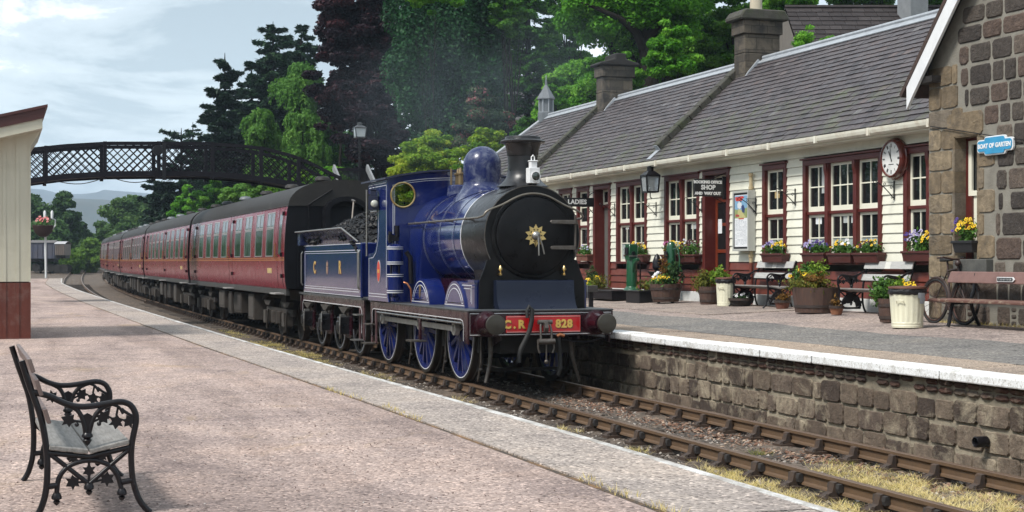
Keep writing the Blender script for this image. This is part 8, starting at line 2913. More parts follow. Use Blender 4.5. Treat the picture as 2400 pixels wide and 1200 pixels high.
for z in (zt_ - 0.02, zt_ - 0.30, z0 - 0.1): mb.tube([(WX - 0.09, y_, z - 0.03), (WX - 0.09, y_, z + 0.03)], 0.052, 12)
mb.build('upper_pipe', M('pipe_cream', (0.50, 0.44, 0.28), 0.5, col2=(0.35, 0.24, 0.12), scale=8), dpp, smooth=35)
mb = MB()
mb.tube([(WX - 0.09, y_, 1.859), (WX - 0.09, y_, zb_)], 0.038, 12)
mb.build('lower_pipe', dado_m, dpp, smooth=35)

# ------------------------------------------------------------------ right-hand plank bench
fq = onPlat(2205, 764)
ft = fq.x
zb = zr(ft)
yl, yr_ = onX(2176, 703, ft - 0.08).y, onX(2176, 703, ft - 0.08).y - 3.0
t = thing('plank_bench', 'long peeling brown plank bench with a nameplate, in front of the stone wall', 'bench', (ft, yl - 1.5, zb))
zs = onX(2185, 700, ft - 0.08).z
mb = MB()
mb.box(ft - 0.10, ft + 0.12, yr_, yl, zs - 0.045, zs)
mb.build('seat_plank', peeling, t, bevel=0.012, seg=2)
mb = MB()
mb.box(ft + 0.13, ft + 0.36, yr_, yl - 0.02, zs - 0.04, zs + 0.004)
mb.build('seat_plank', peeling, t, bevel=0.012, seg=2)
bq0, bq1 = onX(2225, 636, ft + 0.44), onX(2225, 664, ft + 0.40)
yb0 = onX(2221, 650, ft + 0.42).y
mb = MB()
zt_, zb2 = bq0.z, bq1.z
P = [(ft + 0.40, zb2), (ft + 0.43, zb2), (ft + 0.475, zt_), (ft + 0.445, zt_)]
mb.hexa([(P[0][0], yr_, P[0][1]), (P[1][0], yr_, P[1][1]), (P[1][0], yb0, P[1][1] + 0.01), (P[0][0], yb0, P[0][1] + 0.01), (P[3][0], yr_, P[3][1]), (P[2][0], yr_, P[2][1]), (P[2][0], yb0 - 0.04, P[2][1]), (P[3][0], yb0 - 0.04, P[3][1])])
bk_ = mb.build('back_plank', pinkwood, t, bevel=0.02, seg=2)
n0 = onX(2360, 655, ft + 0.41)
mb = MB()
hwid, hh_ = 0.20, 0.035
mb.extr([(n0.y - hwid, n0.z), (n0.y - hwid + 0.04, n0.z - hh_), (n0.y + hwid, n0.z - hh_), (n0.y + hwid, n0.z + hh_), (n0.y - hwid + 0.04, n0.z + hh_)], ft + 0.385, ft + 0.40, 'x')
np_ = mb.build('nameplate', white_enamel, bk_)
mb = MB()
mb.extr([(n0.y - hwid + 0.03, n0.z), (n0.y - hwid + 0.05, n0.z - hh_ + 0.01), (n0.y + hwid - 0.012, n0.z - hh_ + 0.01), (n0.y + hwid - 0.012, n0.z + hh_ - 0.01), (n0.y - hwid + 0.05, n0.z + hh_ - 0.01)], ft + 0.382, ft + 0.3849, 'x')
mb.build('plate_field', M('plate_dark', (0.05, 0.06, 0.065), 0.5), np_)
mb = MB()
for k in range(9):
    y = n0.y + 0.15 - k * 0.034
    mb.bar((ft + 0.381, y, n0.z - 0.012), (ft + 0.381, y - 0.008, n0.z + 0.012), 0.002, 0.008, (1, 0, 0))
    mb.bar((ft + 0.381, y + 0.01, n0.z + random.choice([-0.012, 0, 0.012])), (ft + 0.381, y - 0.012, n0.z + random.choice([-0.012, 0, 0.012])), 0.002, 0.006, (1, 0, 0))
mb.build('raised_marks', white_enamel, np_)
for y in (yl - 0.42, yl - 2.3):
    mb = MB()
    mb.tube([(ft - 0.03, y, zb), (ft - 0.01, y, zb + 0.05), (ft + 0.05, y, zs - 0.06), (ft + 0.15, y, zs - 0.05)], 0.028, 8)
    mb.tube([(ft + 0.52, y, zb), (ft + 0.42, y, zb + 0.2), (ft + 0.36, y, zs - 0.03), (ft + 0.42, y, zs + 0.12), (ft + 0.46, y, zt_ - 0.03)], 0.028, 8)
    mb.bar((ft + 0.05, y, zs - 0.065), (ft + 0.4, y, zs - 0.06), 0.05, 0.03)
    mb.build('bench_leg', iron, t, smooth=40)

# ------------------------------------------------------------------ bicycle leaning on the wall
bX = SX - 0.22
rw = 0.33
zg = zr(bX)
wyF, wyR = onX(2259, 710, bX).y, onX(2188, 710, bX).y
bk_m = M('bicycle_black', (0.02, 0.014, 0.014), 0.45, col2=(0.06, 0.03, 0.022), scale=9)
t = thing('bicycle', 'old black bicycle leaning between the stone wall and the plank bench', 'bicycle', (bX, (wyF + wyR) / 2, zg))
lean = 0.10
def bp(y, z): return (bX + lean * (z - 0.0) * 0.8, y, zg + z)
for y in (wyF, wyR):
    mb = MB()
    pts = [bp(y + rw * math.cos(2 * math.pi * i / 36), rw + rw * math.sin(2 * math.pi * i / 36)) for i in range(37)]
    mb.tube(pts, 0.020, 8, cap=False)
    w_ = mb.build('wheel', M('bicycle_tyre', (0.016, 0.014, 0.014), 0.7) if 'bicycle_tyre' not in bpy.data.materials else bpy.data.materials['bicycle_tyre'], t, smooth=True)
    mb = MB()
    pts = [bp(y + (rw - 0.03) * math.cos(2 * math.pi * i / 36), rw + (rw - 0.03) * math.sin(2 * math.pi * i / 36)) for i in range(37)]
    mb.tube(pts, 0.010, 6, cap=False)
    for i in range(18):
        a_ = 2 * math.pi * i / 18
        mb.tube([bp(y, rw), bp(y + (rw - 0.03) * math.cos(a_), rw + (rw - 0.03) * math.sin(a_))], 0.0028, 4)
    mb.build('rim', M('bicycle_rim', (0.09, 0.04, 0.03), 0.5, metal=0.3) if 'bicycle_rim' not in bpy.data.materials else bpy.data.materials['bicycle_rim'], w_)
    mb = MB()
    pts = [bp(y + (rw + 0.035) * math.cos(a_), rw + (rw + 0.035) * math.sin(a_)) for a_ in np.linspace(R(10), R(200) if y == wyR else R(150), 16)]
    mb.tube(pts, 0.022, 6)
    mb.build('mudguard', bk_m, t, smooth=True)
hy0, hy1 = wyF + 0.17, wyF + 0.25
bb = (wyR - 0.42, 0.28)
sy = wyR - 0.28
mb = MB()
for a_, b_, r_ in (((hy0, 0.62), (hy1, 0.92), 0.018), ((wyF, rw), (hy0, 0.62), 0.014), ((hy1 - 0.02, 0.84), (sy, 0.80), 0.015), ((hy0, 0.64), bb, 0.017), (bb, (sy + 0.03, 0.95), 0.015), (bb, (wyR, rw), 0.011), ((sy, 0.80), (wyR, rw), 0.010)):
    mb.tube([bp(*a_), bp(*b_)], r_, 8)
mb.build('frame', bk_m, t, smooth=40)
mb = MB()
p = Vector(bp(hy1, 0.98))
mb.tube([Vector(bp(hy1, 0.9)), p], 0.014, 8)
mb.tube([p + Vector((-0.26, 0.16, 0.02)), p + Vector((-0.25, 0.02, 0.03)), p + Vector((-0.08, 0.0, 0)), p + Vector((0.08, 0.0, 0)), p + Vector((0.13, 0.02, 0.03)), p + Vector((0.14, 0.16, 0.02))], 0.014, 8)
mb.ball(tuple(p + Vector((-0.05, -0.06, -0.06))), 0.05, 10)
mb.build('handlebar', bk_m, t, smooth=40)
mb = MB()
s0 = Vector(bp(sy + 0.04, 0.97))
mb.extr([(s0.y - 0.15, s0.z - 0.01), (s0.y - 0.14, s0.z + 0.02), (s0.y + 0.04, s0.z + 0.03), (s0.y + 0.12, s0.z + 0.045), (s0.y + 0.12, s0.z - 0.03)], s0.x - 0.06, s0.x + 0.06, 'x')
mb.build('saddle', rubber, t, bevel=0.02, seg=2)
mb = MB()
c0 = Vector(bp(*bb))
mb.lathe([(0.0, -0.02), (0.09, -0.02), (0.09, -0.012), (0, -0.012)], tuple(c0), 'x', 20)
mb.tube([c0 + Vector((-0.05, 0, 0)), c0 + Vector((-0.06, -0.1, -0.13)), c0 + Vector((-0.13, -0.1, -0.13))], 0.012, 6)
mb.build('crank', bk_m, t)

# ------------------------------------------------------------------ lamp post and basket post
q = onY(843, 322, 51.6)
t = thing('lamp_post', 'slender lamp post with a four sided lantern standing beyond the footbridge', 'lamp post', (q.x, 51.6, 1.0))
sc = 51.0 / F_PX
lq = Vector((q.x, 51.6, q.z))
frame_lantern(t, lq, 27 * sc, 36 * sc, None, M('lamp_grey', (0.06, 0.065, 0.07), 0.4), M('lamp_post_glass', (0.55, 0.60, 0.62), 0.1, coat=0.5))
mb = MB()
mb.tube([(q.x, 51.6, 0.6), (q.x, 51.6, 1.6), (q.x, 51.6, q.z)], [0.09, 0.055, 0.035], 12)
mb.lathe([(0.14, 0.6), (0.13, 1.1), (0.06, 1.2)], (q.x, 51.6, 0), 'z', 12)
mb.tube([(q.x - 0.3, 51.6, q.z - 0.35), (q.x + 0.3, 51.6, q.z - 0.35)], 0.014, 6)
mb.build('post', iron, t, smooth=40)
Zb = 112.0
pb_ = onD(108, 640, Zb)
zbase = EYE - hl(pb_.y) - 0.02
t = thing('white_post', 'slim white post with a white scroll bracket at the far end of the platform', 'post', (pb_.x, pb_.y, zbase))
mb = MB()
top = onD(108, 552, Zb)
mb.tube([(pb_.x, pb_.y, zbase), (pb_.x - 0.05, pb_.y, top.z)], 0.09, 10)
for x in (105, 122):
    a_, b_ = onD(x, 512, Zb), onD(x, 494, Zb)
    mb.lathe([(0.09, a_.z), (0.10, b_.z - 0.12), (0.06, b_.z), (0, b_.z + 0.03)], (a_.x, a_.y, 0), 'z', 10)
a_ = onD(122, 512, Zb)
mb.tube([(pb_.x, pb_.y, top.z - 0.1), (onD(117, 545, Zb).x, pb_.y, onD(117, 545, Zb).z), (onD(130, 528, Zb).x, pb_.y, onD(130, 528, Zb).z), (onD(130, 515, Zb).x, pb_.y, onD(130, 515, Zb).z), (a_.x, a_.y, a_.z)], 0.05, 8)
mb.build('post', white_paint, t, smooth=40)
bq = onD(101, 538, Zb - 0.5)
rb_ = 25 * Zb / F_PX
t = thing('hanging_basket', 'wide brown flower basket with red and pink flowers on the white post', 'hanging basket', (bq.x, bq.y, bq.z))
mb = MB()
mb.lathe([(0, -28 * Zb / F_PX * 0.75)] and [(0.0, bq.z - rb_ * 0.72), (rb_ * 0.35, bq.z - rb_ * 0.66), (rb_ * 0.75, bq.z - rb_ * 0.3), (rb_, bq.z + rb_ * 0.38), (rb_ * 0.95, bq.z + rb_ * 0.40), (0, bq.z + rb_ * 0.3)], (bq.x, bq.y, 0), 'z', 22)
mb.build('bowl', M('basket_brown', (0.05, 0.02, 0.018), 0.7), t, smooth=40)
foliage(t, (bq.x, bq.y, bq.z + rb_ * 0.5), (rb_ * 0.8, rb_ * 0.8, rb_ * 0.4), 260, 0.10, leaf_green)
blooms(t, (bq.x, bq.y, bq.z + rb_ * 0.5), (rb_ * 0.7, rb_ * 0.7, rb_ * 0.7), 26, 0.11, red_p, eye=False)
# low white handrail by the track in the distance
q0, q1, q2 = onZ(272, 660, 0.4), onZ(270, 676, -0.1), onZ(238, 640, 0.25)
# ================================================================== TREES
def crown_mesh(P, nrm, size, rnd, mat, parent, aspect=0.55, name='crown', tdir=None, rg=None):
    n = len(P)
    size = size * 0.62
    rg = rg or rng
    nn = nrm + rg.normal(0, 0.55, (n, 3))
    nn /= np.linalg.norm(nn, axis=1, keepdims=True) + 1e-9
    t_ = rg.normal(0, 1, (n, 3)) if tdir is None else tdir + rg.normal(0, 0.35, (n, 3))
    u = np.cross(nn, t_)
    u /= np.linalg.norm(u, axis=1, keepdims=True) + 1e-9
    w = np.cross(u, nn)
    s_ = size * rg.uniform(0.6, 1.35, (n, 1))
    V = np.stack([P - w * s_, P - u * s_ * aspect, P + w * s_, P + u * s_ * aspect], 1)
    return np_mesh(name, V.reshape(-1, 3), 4, np.clip(rnd, 0, 1), mat, parent)
def base_of(px, Z, zg=-0.4):
    b = onD(px, 560, Z)
    b.z = zg + rise(b.y)
    return b
def trunk(t, base, top, r0, limbs, rg, mat=None):
    mb = MB()
    k = 7
    pts = []
    for i in range(k + 1):
        f = i / k
        p = base.lerp(top, f) + Vector((rg.normal(0, 0.02), rg.normal(0, 0.02), 0)) * (base - top).length * (0.4 if 0 < i else 0)
        pts.append(p)
    mb.tube(pts, [r0 * (1.25 if i == 0 else 1) * (1 - 0.85 * i / k) for i in range(k + 1)], 9)
    for (f, q) in limbs:
        i = min(k - 1, int(f * k))
        a_ = pts[i].lerp(pts[i + 1], f * k - i)
        q = Vector(q)
        m_ = a_.lerp(q, 0.5) + Vector((0, 0, 0.12 * (q - a_).length))
        rr = r0 * (1 - 0.8 * f) * 0.55
        mb.tube([a_, a_.lerp(m_, 0.6), m_, q], [rr, rr * 0.75, rr * 0.55, rr * 0.15], 6)
    return mb.build('trunk', mat or bark, t, smooth=50)
def broadleaf(label, px, wpx, ytop, ybot, Z, mat, size, n, seed, tone=0.5, cat='tree', name='broadleaf_tree', nclump=60, flat=0.65, zg=-0.4, gap=0.0, depth=1.0, csize=0.19, trunk_r=None, up=0.5):
    rg = np.random.default_rng(seed)
    n = int(n * 2.1)
    b = base_of(px, Z, zg)
    top, bot = onD(px, ytop, Z), onD(px, ybot, Z)
    t = thing(name, label, cat, b)
    rx = wpx * Z / F_PX / 2
    rz_ = (top.z - bot.z) / 2
    c = np.array([b.x, b.y, (top.z + bot.z) / 2])
    d_ = rg.normal(0, 1, (nclump, 3))
    d_ /= np.linalg.norm(d_, axis=1, keepdims=True)
    rr = rg.uniform(0.1, 1, nclump) ** 0.45
    C = d_ * rr[:, None]
    C[:, :] *= rg.uniform(0.82, 1.08, (nclump, 1))
    # a narrower top, wider waist
    wz = 1 - 0.35 * np.clip(C[:, 2], 0, 1) ** 2
    C[:, 0] *= wz
    C[:, 1] *= wz
    R_ = np.array([rx, rx * depth, rz_]) * 0.86
    CC = c + C * R_
    cs = csize * min(rx, rz_) * rg.uniform(0.7, 1.45, nclump)
    idx = rg.choice(nclump, n, p=(cs ** 2) / (cs ** 2).sum())
    dl = rg.normal(0, 1, (n, 3))
    dl /= np.linalg.norm(dl, axis=1, keepdims=True)
    rl = rg.uniform(0, 1, n) ** 0.33
    P = CC[idx] + dl * (cs[idx] * rl)[:, None] * np.array([1.15, 1.15, flat])
    ct = rg.normal(0, 0.16, nclump)
    trunk(t, b, Vector((b.x, b.y, c[2] + rz_ * 0.5)), trunk_r or max(0.12, rz_ * 0.06), [(rg.uniform(0.4, 0.95), CC[i]) for i in rg.choice(nclump, min(nclump, 14), replace=False)], rg)
    crown_mesh(P, dl * 0.5 + np.array([0, 0, up]), size, tone + ct[idx] + rg.normal(0, 0.13, n), mat, t, rg=rg)
    return t
def conifer(label, px, wpx, ytop, ybot, Z, mat, n, seed, size=0.2, tiers=22, droop=0.25, gaps=0.25, power=0.85, tone=0.5, name='spruce_tree', zg=-0.4, base_w=1.0, irregular=0.25):
    rg = np.random.default_rng(seed)
    n = int(n * 2.1)
    b = base_of(px, Z, zg)
    top = onD(px, ytop, Z)
    bot = onD(px, ybot, Z)
    t = thing(name, label, 'tree', b)
    Rm = wpx * Z / F_PX / 2
    H = top.z - bot.z
    br = []
    for i in range(tiers):
        f = (i + rg.uniform(-0.3, 0.3)) / tiers
        r_ = Rm * (1 - max(0.0, f)) ** power * base_w + 0.12
        k = max(4, int(9 * (1 - f) + 4))
        a0 = rg.uniform(0, 6.28)
        for j in range(k):
            if rg.uniform() < gaps: continue
            a_ = a0 + 6.283 * j / k + rg.normal(0, 0.2)
            l_ = r_ * rg.uniform(1 - irregular * 1.6, 1 + irregular * 0.6)
            br.append((min(0.99, max(0.0, f + rg.uniform(-0.75, 0.75) / tiers)), a_, l_, rg.normal(0, 0.15)))
    br = np.array(br)
    w = br[:, 2] ** 1.4
    idx = rg.choice(len(br), n, p=w / w.sum())
    s_ = rg.uniform(0.05, 1, n) ** 0.62
    B = br[idx]
    ll = B[:, 2] * s_
    lat = rg.normal(0, 0.16, n) * (0.35 + 0.9 * (1 - s_)) * B[:, 2]
    ca, sa = np.cos(B[:, 1]), np.sin(B[:, 1])
    x = ll * ca - lat * sa
    y = ll * sa + lat * ca
    zz_ = bot.z + B[:, 0] * H - droop * ll * (1 - 0.45 * s_) + 0.10 * ll * s_ + rg.normal(0, 0.05, n) * Rm * 0.35 - np.abs(lat) * 0.25
    P = np.stack([b.x + x, b.y + y, zz_], -1)
    td = np.stack([ca - sa * np.sign(lat) * 0.7, sa + ca * np.sign(lat) * 0.7, np.full(n, -droop * 0.8)], -1)
    nr = np.stack([ca * 0.25, sa * 0.25, np.ones(n)], -1)
    mb = MB()
    mb.tube([b, Vector((b.x, b.y, bot.z)), Vector((b.x, b.y, top.z - 0.05 * H)), top], [Rm * 0.11 + 0.05, Rm * 0.09 + 0.04, 0.05, 0.02], 8)
    for q in br[:: max(1, len(br) // 70)]:
        z0 = bot.z + q[0] * H
        mb.tube([(b.x, b.y, z0), (b.x + q[2] * 0.9 * math.cos(q[1]), b.y + q[2] * 0.9 * math.sin(q[1]), z0 - droop * q[2] * 0.5)], [0.035, 0.01], 4)
    mb.build('trunk', bark, t)
    crown_mesh(P, nr, size, tone + B[:, 3] + rg.normal(0, 0.14, n) + 0.12 * (s_ - 0.5), mat, t, aspect=0.36, tdir=td, rg=rg)
    return t
def weeping(label, px, wpx, ytop, ybot, Z, mat, n, seed, size=0.10, tone=0.5, zg=-0.4):
    rg = np.random.default_rng(seed)
    b = base_of(px, Z, zg)
    top, bot = onD(px, ytop, Z), onD(px, ybot, Z)
    t = thing('birch_tree', label, 'tree', b)
    n = int(n * 2.1)
    rx, H = wpx * Z / F_PX / 2, top.z - bot.z
    k = 46
    f = rg.uniform(0.1, 1, k) ** 0.8
    a0, r0 = rg.uniform(0, 6.283, k), np.sqrt(rg.uniform(0, 1, k)) * 0.84 * np.sqrt(np.clip(1.06 - f ** 3, 0, 1))
    f[0], r0[0] = 0.97, 0.05
    CC = np.stack([b.x + np.cos(a0) * r0 * rx, b.y + np.sin(a0) * r0 * rx, bot.z + H * f - 0.3 * rx], -1)
    sub_ = rx * rg.uniform(0.17, 0.36, k)
    ns = n // 22
    ci = rg.integers(0, k, ns)
    aa, el = rg.uniform(0, 6.283, ns), np.arccos(rg.uniform(0.05, 1, ns))
    ln = sub_[ci] * rg.uniform(0.5, 1.7, ns)
    tn = rg.normal(0, 0.10, k)[ci] + rg.normal(0, 0.08, ns)
    idx = np.repeat(np.arange(ns), 22)
    s_ = rg.uniform(0, 1, len(idx))
    st = sub_[ci] * np.sin(el)
    x = CC[ci][idx, 0] + np.cos(aa[idx]) * st[idx] * (1 + 0.15 * s_) + rg.normal(0, 0.05, len(idx)) * rx * 0.4
    y = CC[ci][idx, 1] + np.sin(aa[idx]) * st[idx] * (1 + 0.15 * s_) + rg.normal(0, 0.05, len(idx)) * rx * 0.4
    z = CC[ci][idx, 2] + (sub_[ci] * 0.8 * np.cos(el))[idx] - ln[idx] * s_
    P = np.stack([x, y, z], -1)
    nr = np.stack([np.cos(aa[idx]), np.sin(aa[idx]), np.full(len(idx), 0.4)], -1)
    trunk(t, b, Vector((b.x, b.y, top.z - H * 0.15)), max(0.12, rx * 0.09), [(rg.uniform(0.35, 0.9), CC[i]) for i in range(12)], rg)
    crown_mesh(P, nr, size, tone + tn[idx] + rg.normal(0, 0.12, len(idx)), mat, t, aspect=0.55, tdir=np.tile([0, 0, -1.0], (len(idx), 1)) + rg.normal(0, 0.5, (len(idx), 3)), rg=rg)
    return t
G = lambda n, a, b, c, tr=0.3: LEAF(n, [(0, a), (0.5, b), (1, c)], tr)
lf_bright = G('leaf_bright_green', (0.030, 0.125, 0.008), (0.085, 0.27, 0.016), (0.23, 0.48, 0.05), 0.4)
lf_mid = G('leaf_mid_green', (0.016, 0.072, 0.008), (0.046, 0.155, 0.014), (0.14, 0.31, 0.035), 0.35)
lf_birch = G('leaf_birch', (0.030, 0.10, 0.016), (0.075, 0.20, 0.028), (0.17, 0.33, 0.06), 0.4)
lf_pine = G('leaf_pine', (0.007, 0.020, 0.012), (0.014, 0.038, 0.020), (0.032, 0.065, 0.030), 0.15)
lf_spruce = G('leaf_spruce', (0.006, 0.022, 0.010), (0.013, 0.042, 0.018), (0.035, 0.080, 0.030), 0.15)
lf_cypress = G('leaf_cypress', (0.003, 0.024, 0.008), (0.010, 0.055, 0.016), (0.032, 0.115, 0.032), 0.15)
lf_beech = G('leaf_copper_beech', (0.006, 0.004, 0.008), (0.017, 0.008, 0.014), (0.075, 0.022, 0.026), 0.25)
lf_maple = G('leaf_yellow_green', (0.06, 0.17, 0.010), (0.19, 0.33, 0.020), (0.46, 0.50, 0.05), 0.45)
lf_rhodo = LEAF('leaf_rhododendron', [(0, (0.03, 0.06, 0.035)), (0.55, (0.07, 0.12, 0.06)), (0.72, (0.13, 0.14, 0.09)), (0.80, (0.32, 0.09, 0.12)), (0.92, (0.42, 0.20, 0.20)), (1, (0.45, 0.40, 0.34))], 0.25)
lf_far = G('leaf_far_green', (0.025, 0.060, 0.018), (0.050, 0.110, 0.028), (0.10, 0.18, 0.04), 0.3)
lf_farlime = G('leaf_far_lime', (0.06, 0.12, 0.02), (0.11, 0.21, 0.03), (0.2, 0.3, 0.05), 0.35)

# beyond the platform end
FT = [(70, 120, 440, 640, 190, 'far dark green tree at the left, half hidden by the hut', lf_far, 0.35), (150, 70, 439, 640, 185, 'tall slim far tree against the blue hill, above the white post', lf_far, 0.40), (120, 110, 505, 640, 180, 'low rounded far tree behind the blue grey wagon', lf_far, 0.55),
      (185, 90, 520, 640, 200, 'round far tree below the blue hill', lf_far, 0.5), (245, 80, 520, 640, 205, 'far tree at the tail end of the train', lf_far, 0.6), (305, 120, 442, 640, 195, 'broad far bright tree right of the blue hill', lf_far, 0.68), (215, 70, 560, 640, 178, 'small yellow green far bush left of the last carriage', lf_farlime, 0.5), (170, 50, 585, 640, 172, 'small lime bush beside the goods wagons', lf_farlime, 0.4),
      (30, 120, 470, 640, 210, 'far tree hidden mostly behind the hut edge', lf_far, 0.4), (360, 90, 500, 640, 185, 'dark far tree behind the second footbridge post', lf_far, 0.3), (270, 90, 545, 640, 190, 'low far bush right behind the last carriage roof', lf_far, 0.75), (95, 80, 560, 640, 176, 'low far bush behind the white post', lf_far, 0.5)]
for i, (px, w, yt, yb_, Z, lb, mt, tn) in enumerate(FT):
    broadleaf(lb, px, w * 1.25, yt - 4, yb_, Z, mt, 0.42, 9000, 100 + i, tn, nclump=60, csize=0.26)
conifer('dark pine with flat plates seen under the left half of the footbridge', 425, 190, 300, 560, 125, lf_pine, 16000, 31, 0.36, 13, 0.05, 0.2, 0.35, 0.4, 'pine_tree')
conifer('small pointed fir top just above the footbridge parapet', 452, 110, 286, 520, 150, lf_spruce, 9000, 32, 0.36, 14, 0.2, 0.1, 0.6, 0.5)
broadleaf('lime green tree seen under the footbridge in front of the dark pine', 440, 90, 415, 600, 118, lf_bright, 0.2, 7000, 33, 0.55)
conifer('lone ragged dark pine left of the tall firs', 527, 130, 124, 470, 112, lf_pine, 30000, 34, 0.42, 18, 0.06, 0.14, 0.45, 0.35, 'pine_tree', irregular=0.45)
conifer('tall dark fir with layered branches, left of the twin firs', 640, 230, 50, 400, 122, lf_spruce, 44000, 35, 0.42, 22, 0.10, 0.06, 0.55, 0.42, irregular=0.35)
conifer('tall dark fir with layered branches, right of the twin firs', 706, 200, 58, 400, 126, lf_spruce, 38000, 36, 0.42, 22, 0.12, 0.06, 0.55, 0.45, irregular=0.35)
conifer('lower dark fir filling the gap between the pine and the firs', 590, 170, 150, 450, 128, lf_spruce, 26000, 37, 0.42, 18, 0.1, 0.08, 0.5, 0.3)
weeping('tall weeping birch in front of the twin firs', 702, 180, 134, 520, 100, lf_birch, 24000, 41, 0.15, 0.48)
weeping('lower bright weeping birch left of the tall one', 616, 130, 245, 520, 96, lf_birch, 17000, 42, 0.15, 0.62)
weeping('bright weeping birch low behind the middle of the footbridge', 706, 120, 252, 520, 92, lf_birch, 13000, 43, 0.14, 0.66)
for i, (px, w, yt, yb_, Z, lb, mt, tn) in enumerate([(600, 190, 395, 520, 88, 'pale green bush seen through the footbridge lattice', lf_birch, 0.8), (500, 100, 405, 540, 104, 'mid green bush seen under the middle of the footbridge', lf_mid, 0.5), (690, 120, 372, 520, 82, 'yellowish bush behind the right curve of the footbridge', lf_maple, 0.1), (775, 120, 372, 500, 80, 'small bright bush at the right end of the footbridge', lf_bright, 0.5)]):
    broadleaf(lb, px, w, yt, yb_, Z, mt, 0.15, 9000, 50 + i, tn, cat='bush', name='bush', nclump=50)
# copper beech, drooping in layers
broadleaf('huge dark copper beech towering over the footbridge', 850, 285, -190, 455, 84, lf_beech, 0.17, 60000, 61, 0.5, nclump=230, flat=0.55, csize=0.15, trunk_r=0.45, up=0.9)
broadleaf('dark red beech bough low behind the lamp post', 885, 170, 150, 470, 80, lf_beech, 0.16, 22000, 62, 0.38, nclump=70, flat=0.4, up=0.9)
broadleaf('dark green tree top left of the copper beech', 800, 90, -110, 60, 95, lf_spruce, 0.2, 7000, 63, 0.5, nclump=30)
# the big cypress
broadleaf('great blue green cypress behind the smoke', 1052, 300, -330, 470, 72, lf_cypress, 0.15, 90000, 64, 0.5, name='cypress_tree', nclump=230, flat=1.5, csize=0.24, trunk_r=0.3, up=0.1)
broadleaf('bright green leaves hanging in front of the top of the cypress', 1010, 150, -80, 45, 66, lf_bright, 0.12, 5000, 65, 0.6, nclump=26, trunk_r=0.04)
conifer('open larch with level branches and sky showing through', 1238, 230, -130, 330, 84, lf_mid, 30000, 66, 0.22, 20, 0.05, 0.22, 0.3, 0.35, 'larch_tree', irregular=0.4)
broadleaf('leafy bough at the top left of the larch', 1190, 120, -70, 110, 70, lf_mid, 0.13, 8000, 67, 0.6, nclump=40)
# middle distance bushes by the platform
broadleaf('yellow green maple bush above the cab roof', 1005, 225, 286, 520, 62, lf_maple, 0.11, 19000, 71, 0.5, cat='bush', name='bush', nclump=150, csize=0.13)
broadleaf('yellow green maple bush behind the dome and chimney', 1140, 200, 282, 520, 60, lf_maple, 0.11, 16000, 72, 0.42, cat='bush', name='bush', nclump=130, csize=0.13)
broadleaf('grey green rhododendron with pink flowers behind the smoke', 1130, 175, 192, 420, 70, lf_rhodo, 0.12, 15000, 73, 0.45, cat='bush', name='rhododendron_bush', nclump=70)
broadleaf('rounded green bush left of the roof turret', 1225, 90, 260, 460, 66, lf_mid, 0.13, 6000, 74, 0.5, cat='bush', name='bush')
# behind the station roof
broadleaf('bright green tree left behind the small dark chimney', 1370, 250, 95, 420, 64, lf_bright, 0.125, 40000, 81, 0.62, nclump=130, csize=0.2)
broadleaf('bright green low tree right behind the roof turret', 1300, 110, 150, 420, 60, lf_bright, 0.12, 10000, 82, 0.62, nclump=50)
bt = broadleaf('big spreading broadleaf tree with dark limbs above the station roof', 1480, 420, -230, 190, 60, lf_bright, 0.13, 46000, 83, 0.40, nclump=150, csize=0.19, trunk_r=0.62)
mb = MB()
b0 = onD(1524, 330, 59)
mb.tube([Vector((b0.x, b0.y, -0.4)), b0, onD(1524, 190, 59), onD(1512, 90, 59), onD(1500, -20, 59), onD(1520, -150, 59)], [0.46, 0.40, 0.34, 0.28, 0.22, 0.12], 12)
mb.tube([onD(1516, 130, 59), onD(1490, 75, 58.6), onD(1455, 45, 58.2), onD(1400, 20, 58), onD(1360, 5, 58)], [0.21, 0.16, 0.12, 0.08, 0.03], 9)
mb.tube([onD(1514, 90, 59), onD(1560, 20, 59), onD(1640, -60, 59)], [0.3, 0.2, 0.1], 8)
mb.tube([onD(1560, 280, 59.5), onD(1562, 180, 59.5), onD(1570, 100, 59.5)], [0.25, 0.2, 0.1], 8)
mb.build('limb', bark, bt, smooth=50)
broadleaf('leafy boughs hanging in front of the big dark trunk', 1575, 150, 30, 215, 56, lf_bright, 0.12, 6000, 97, 0.5, nclump=46, csize=0.2, trunk_r=0.05)
broadleaf('low bright leaves right of the small dark chimney', 1470, 110, 120, 300, 57, lf_bright, 0.12, 5000, 98, 0.6, nclump=40, csize=0.2, trunk_r=0.05)
broadleaf('deep green tree right behind the large limbed trunk', 1600, 260, -140, 330, 66, lf_mid, 0.13, 38000, 84, 0.66, nclump=130, csize=0.2)
broadleaf('green tree behind the tall chimney with the buff pot', 1720, 210, -90, 330, 62, lf_mid, 0.125, 28000, 85, 0.74, nclump=100, csize=0.2)
broadleaf('bright green tree overhanging the dark tiled house', 1850, 170, -120, 130, 57, lf_bright, 0.125, 17000, 86, 0.5, nclump=80, csize=0.2)
broadleaf('tree crown behind the ridge of the dark tiled house', 2020, 330, -170, 30, 72, lf_mid, 0.15, 20000, 87, 0.45, nclump=90, csize=0.2)
broadleaf('tree behind the grey house chimney', 2220, 220, -160, 40, 70, lf_mid, 0.15, 14000, 88, 0.35, nclump=70)
broadleaf('leafy sapling in front of the dark tiled house roof', 1905, 190, 48, 260, 47, lf_bright, 0.075, 4200, 89, 0.6, nclump=60, csize=0.14, trunk_r=0.05, cat='sapling', name='sapling')
broadleaf('small leafy branch top beside the grey house chimney', 2085, 120, 55, 260, 46, lf_bright, 0.07, 1300, 90, 0.5, nclump=30, csize=0.14, trunk_r=0.04, cat='sapling', name='sapling')
broadleaf('dark tree mass low behind the whole station roof', 1500, 420, 150, 470, 78, lf_mid, 0.2, 22000, 91, 0.3, nclump=90)
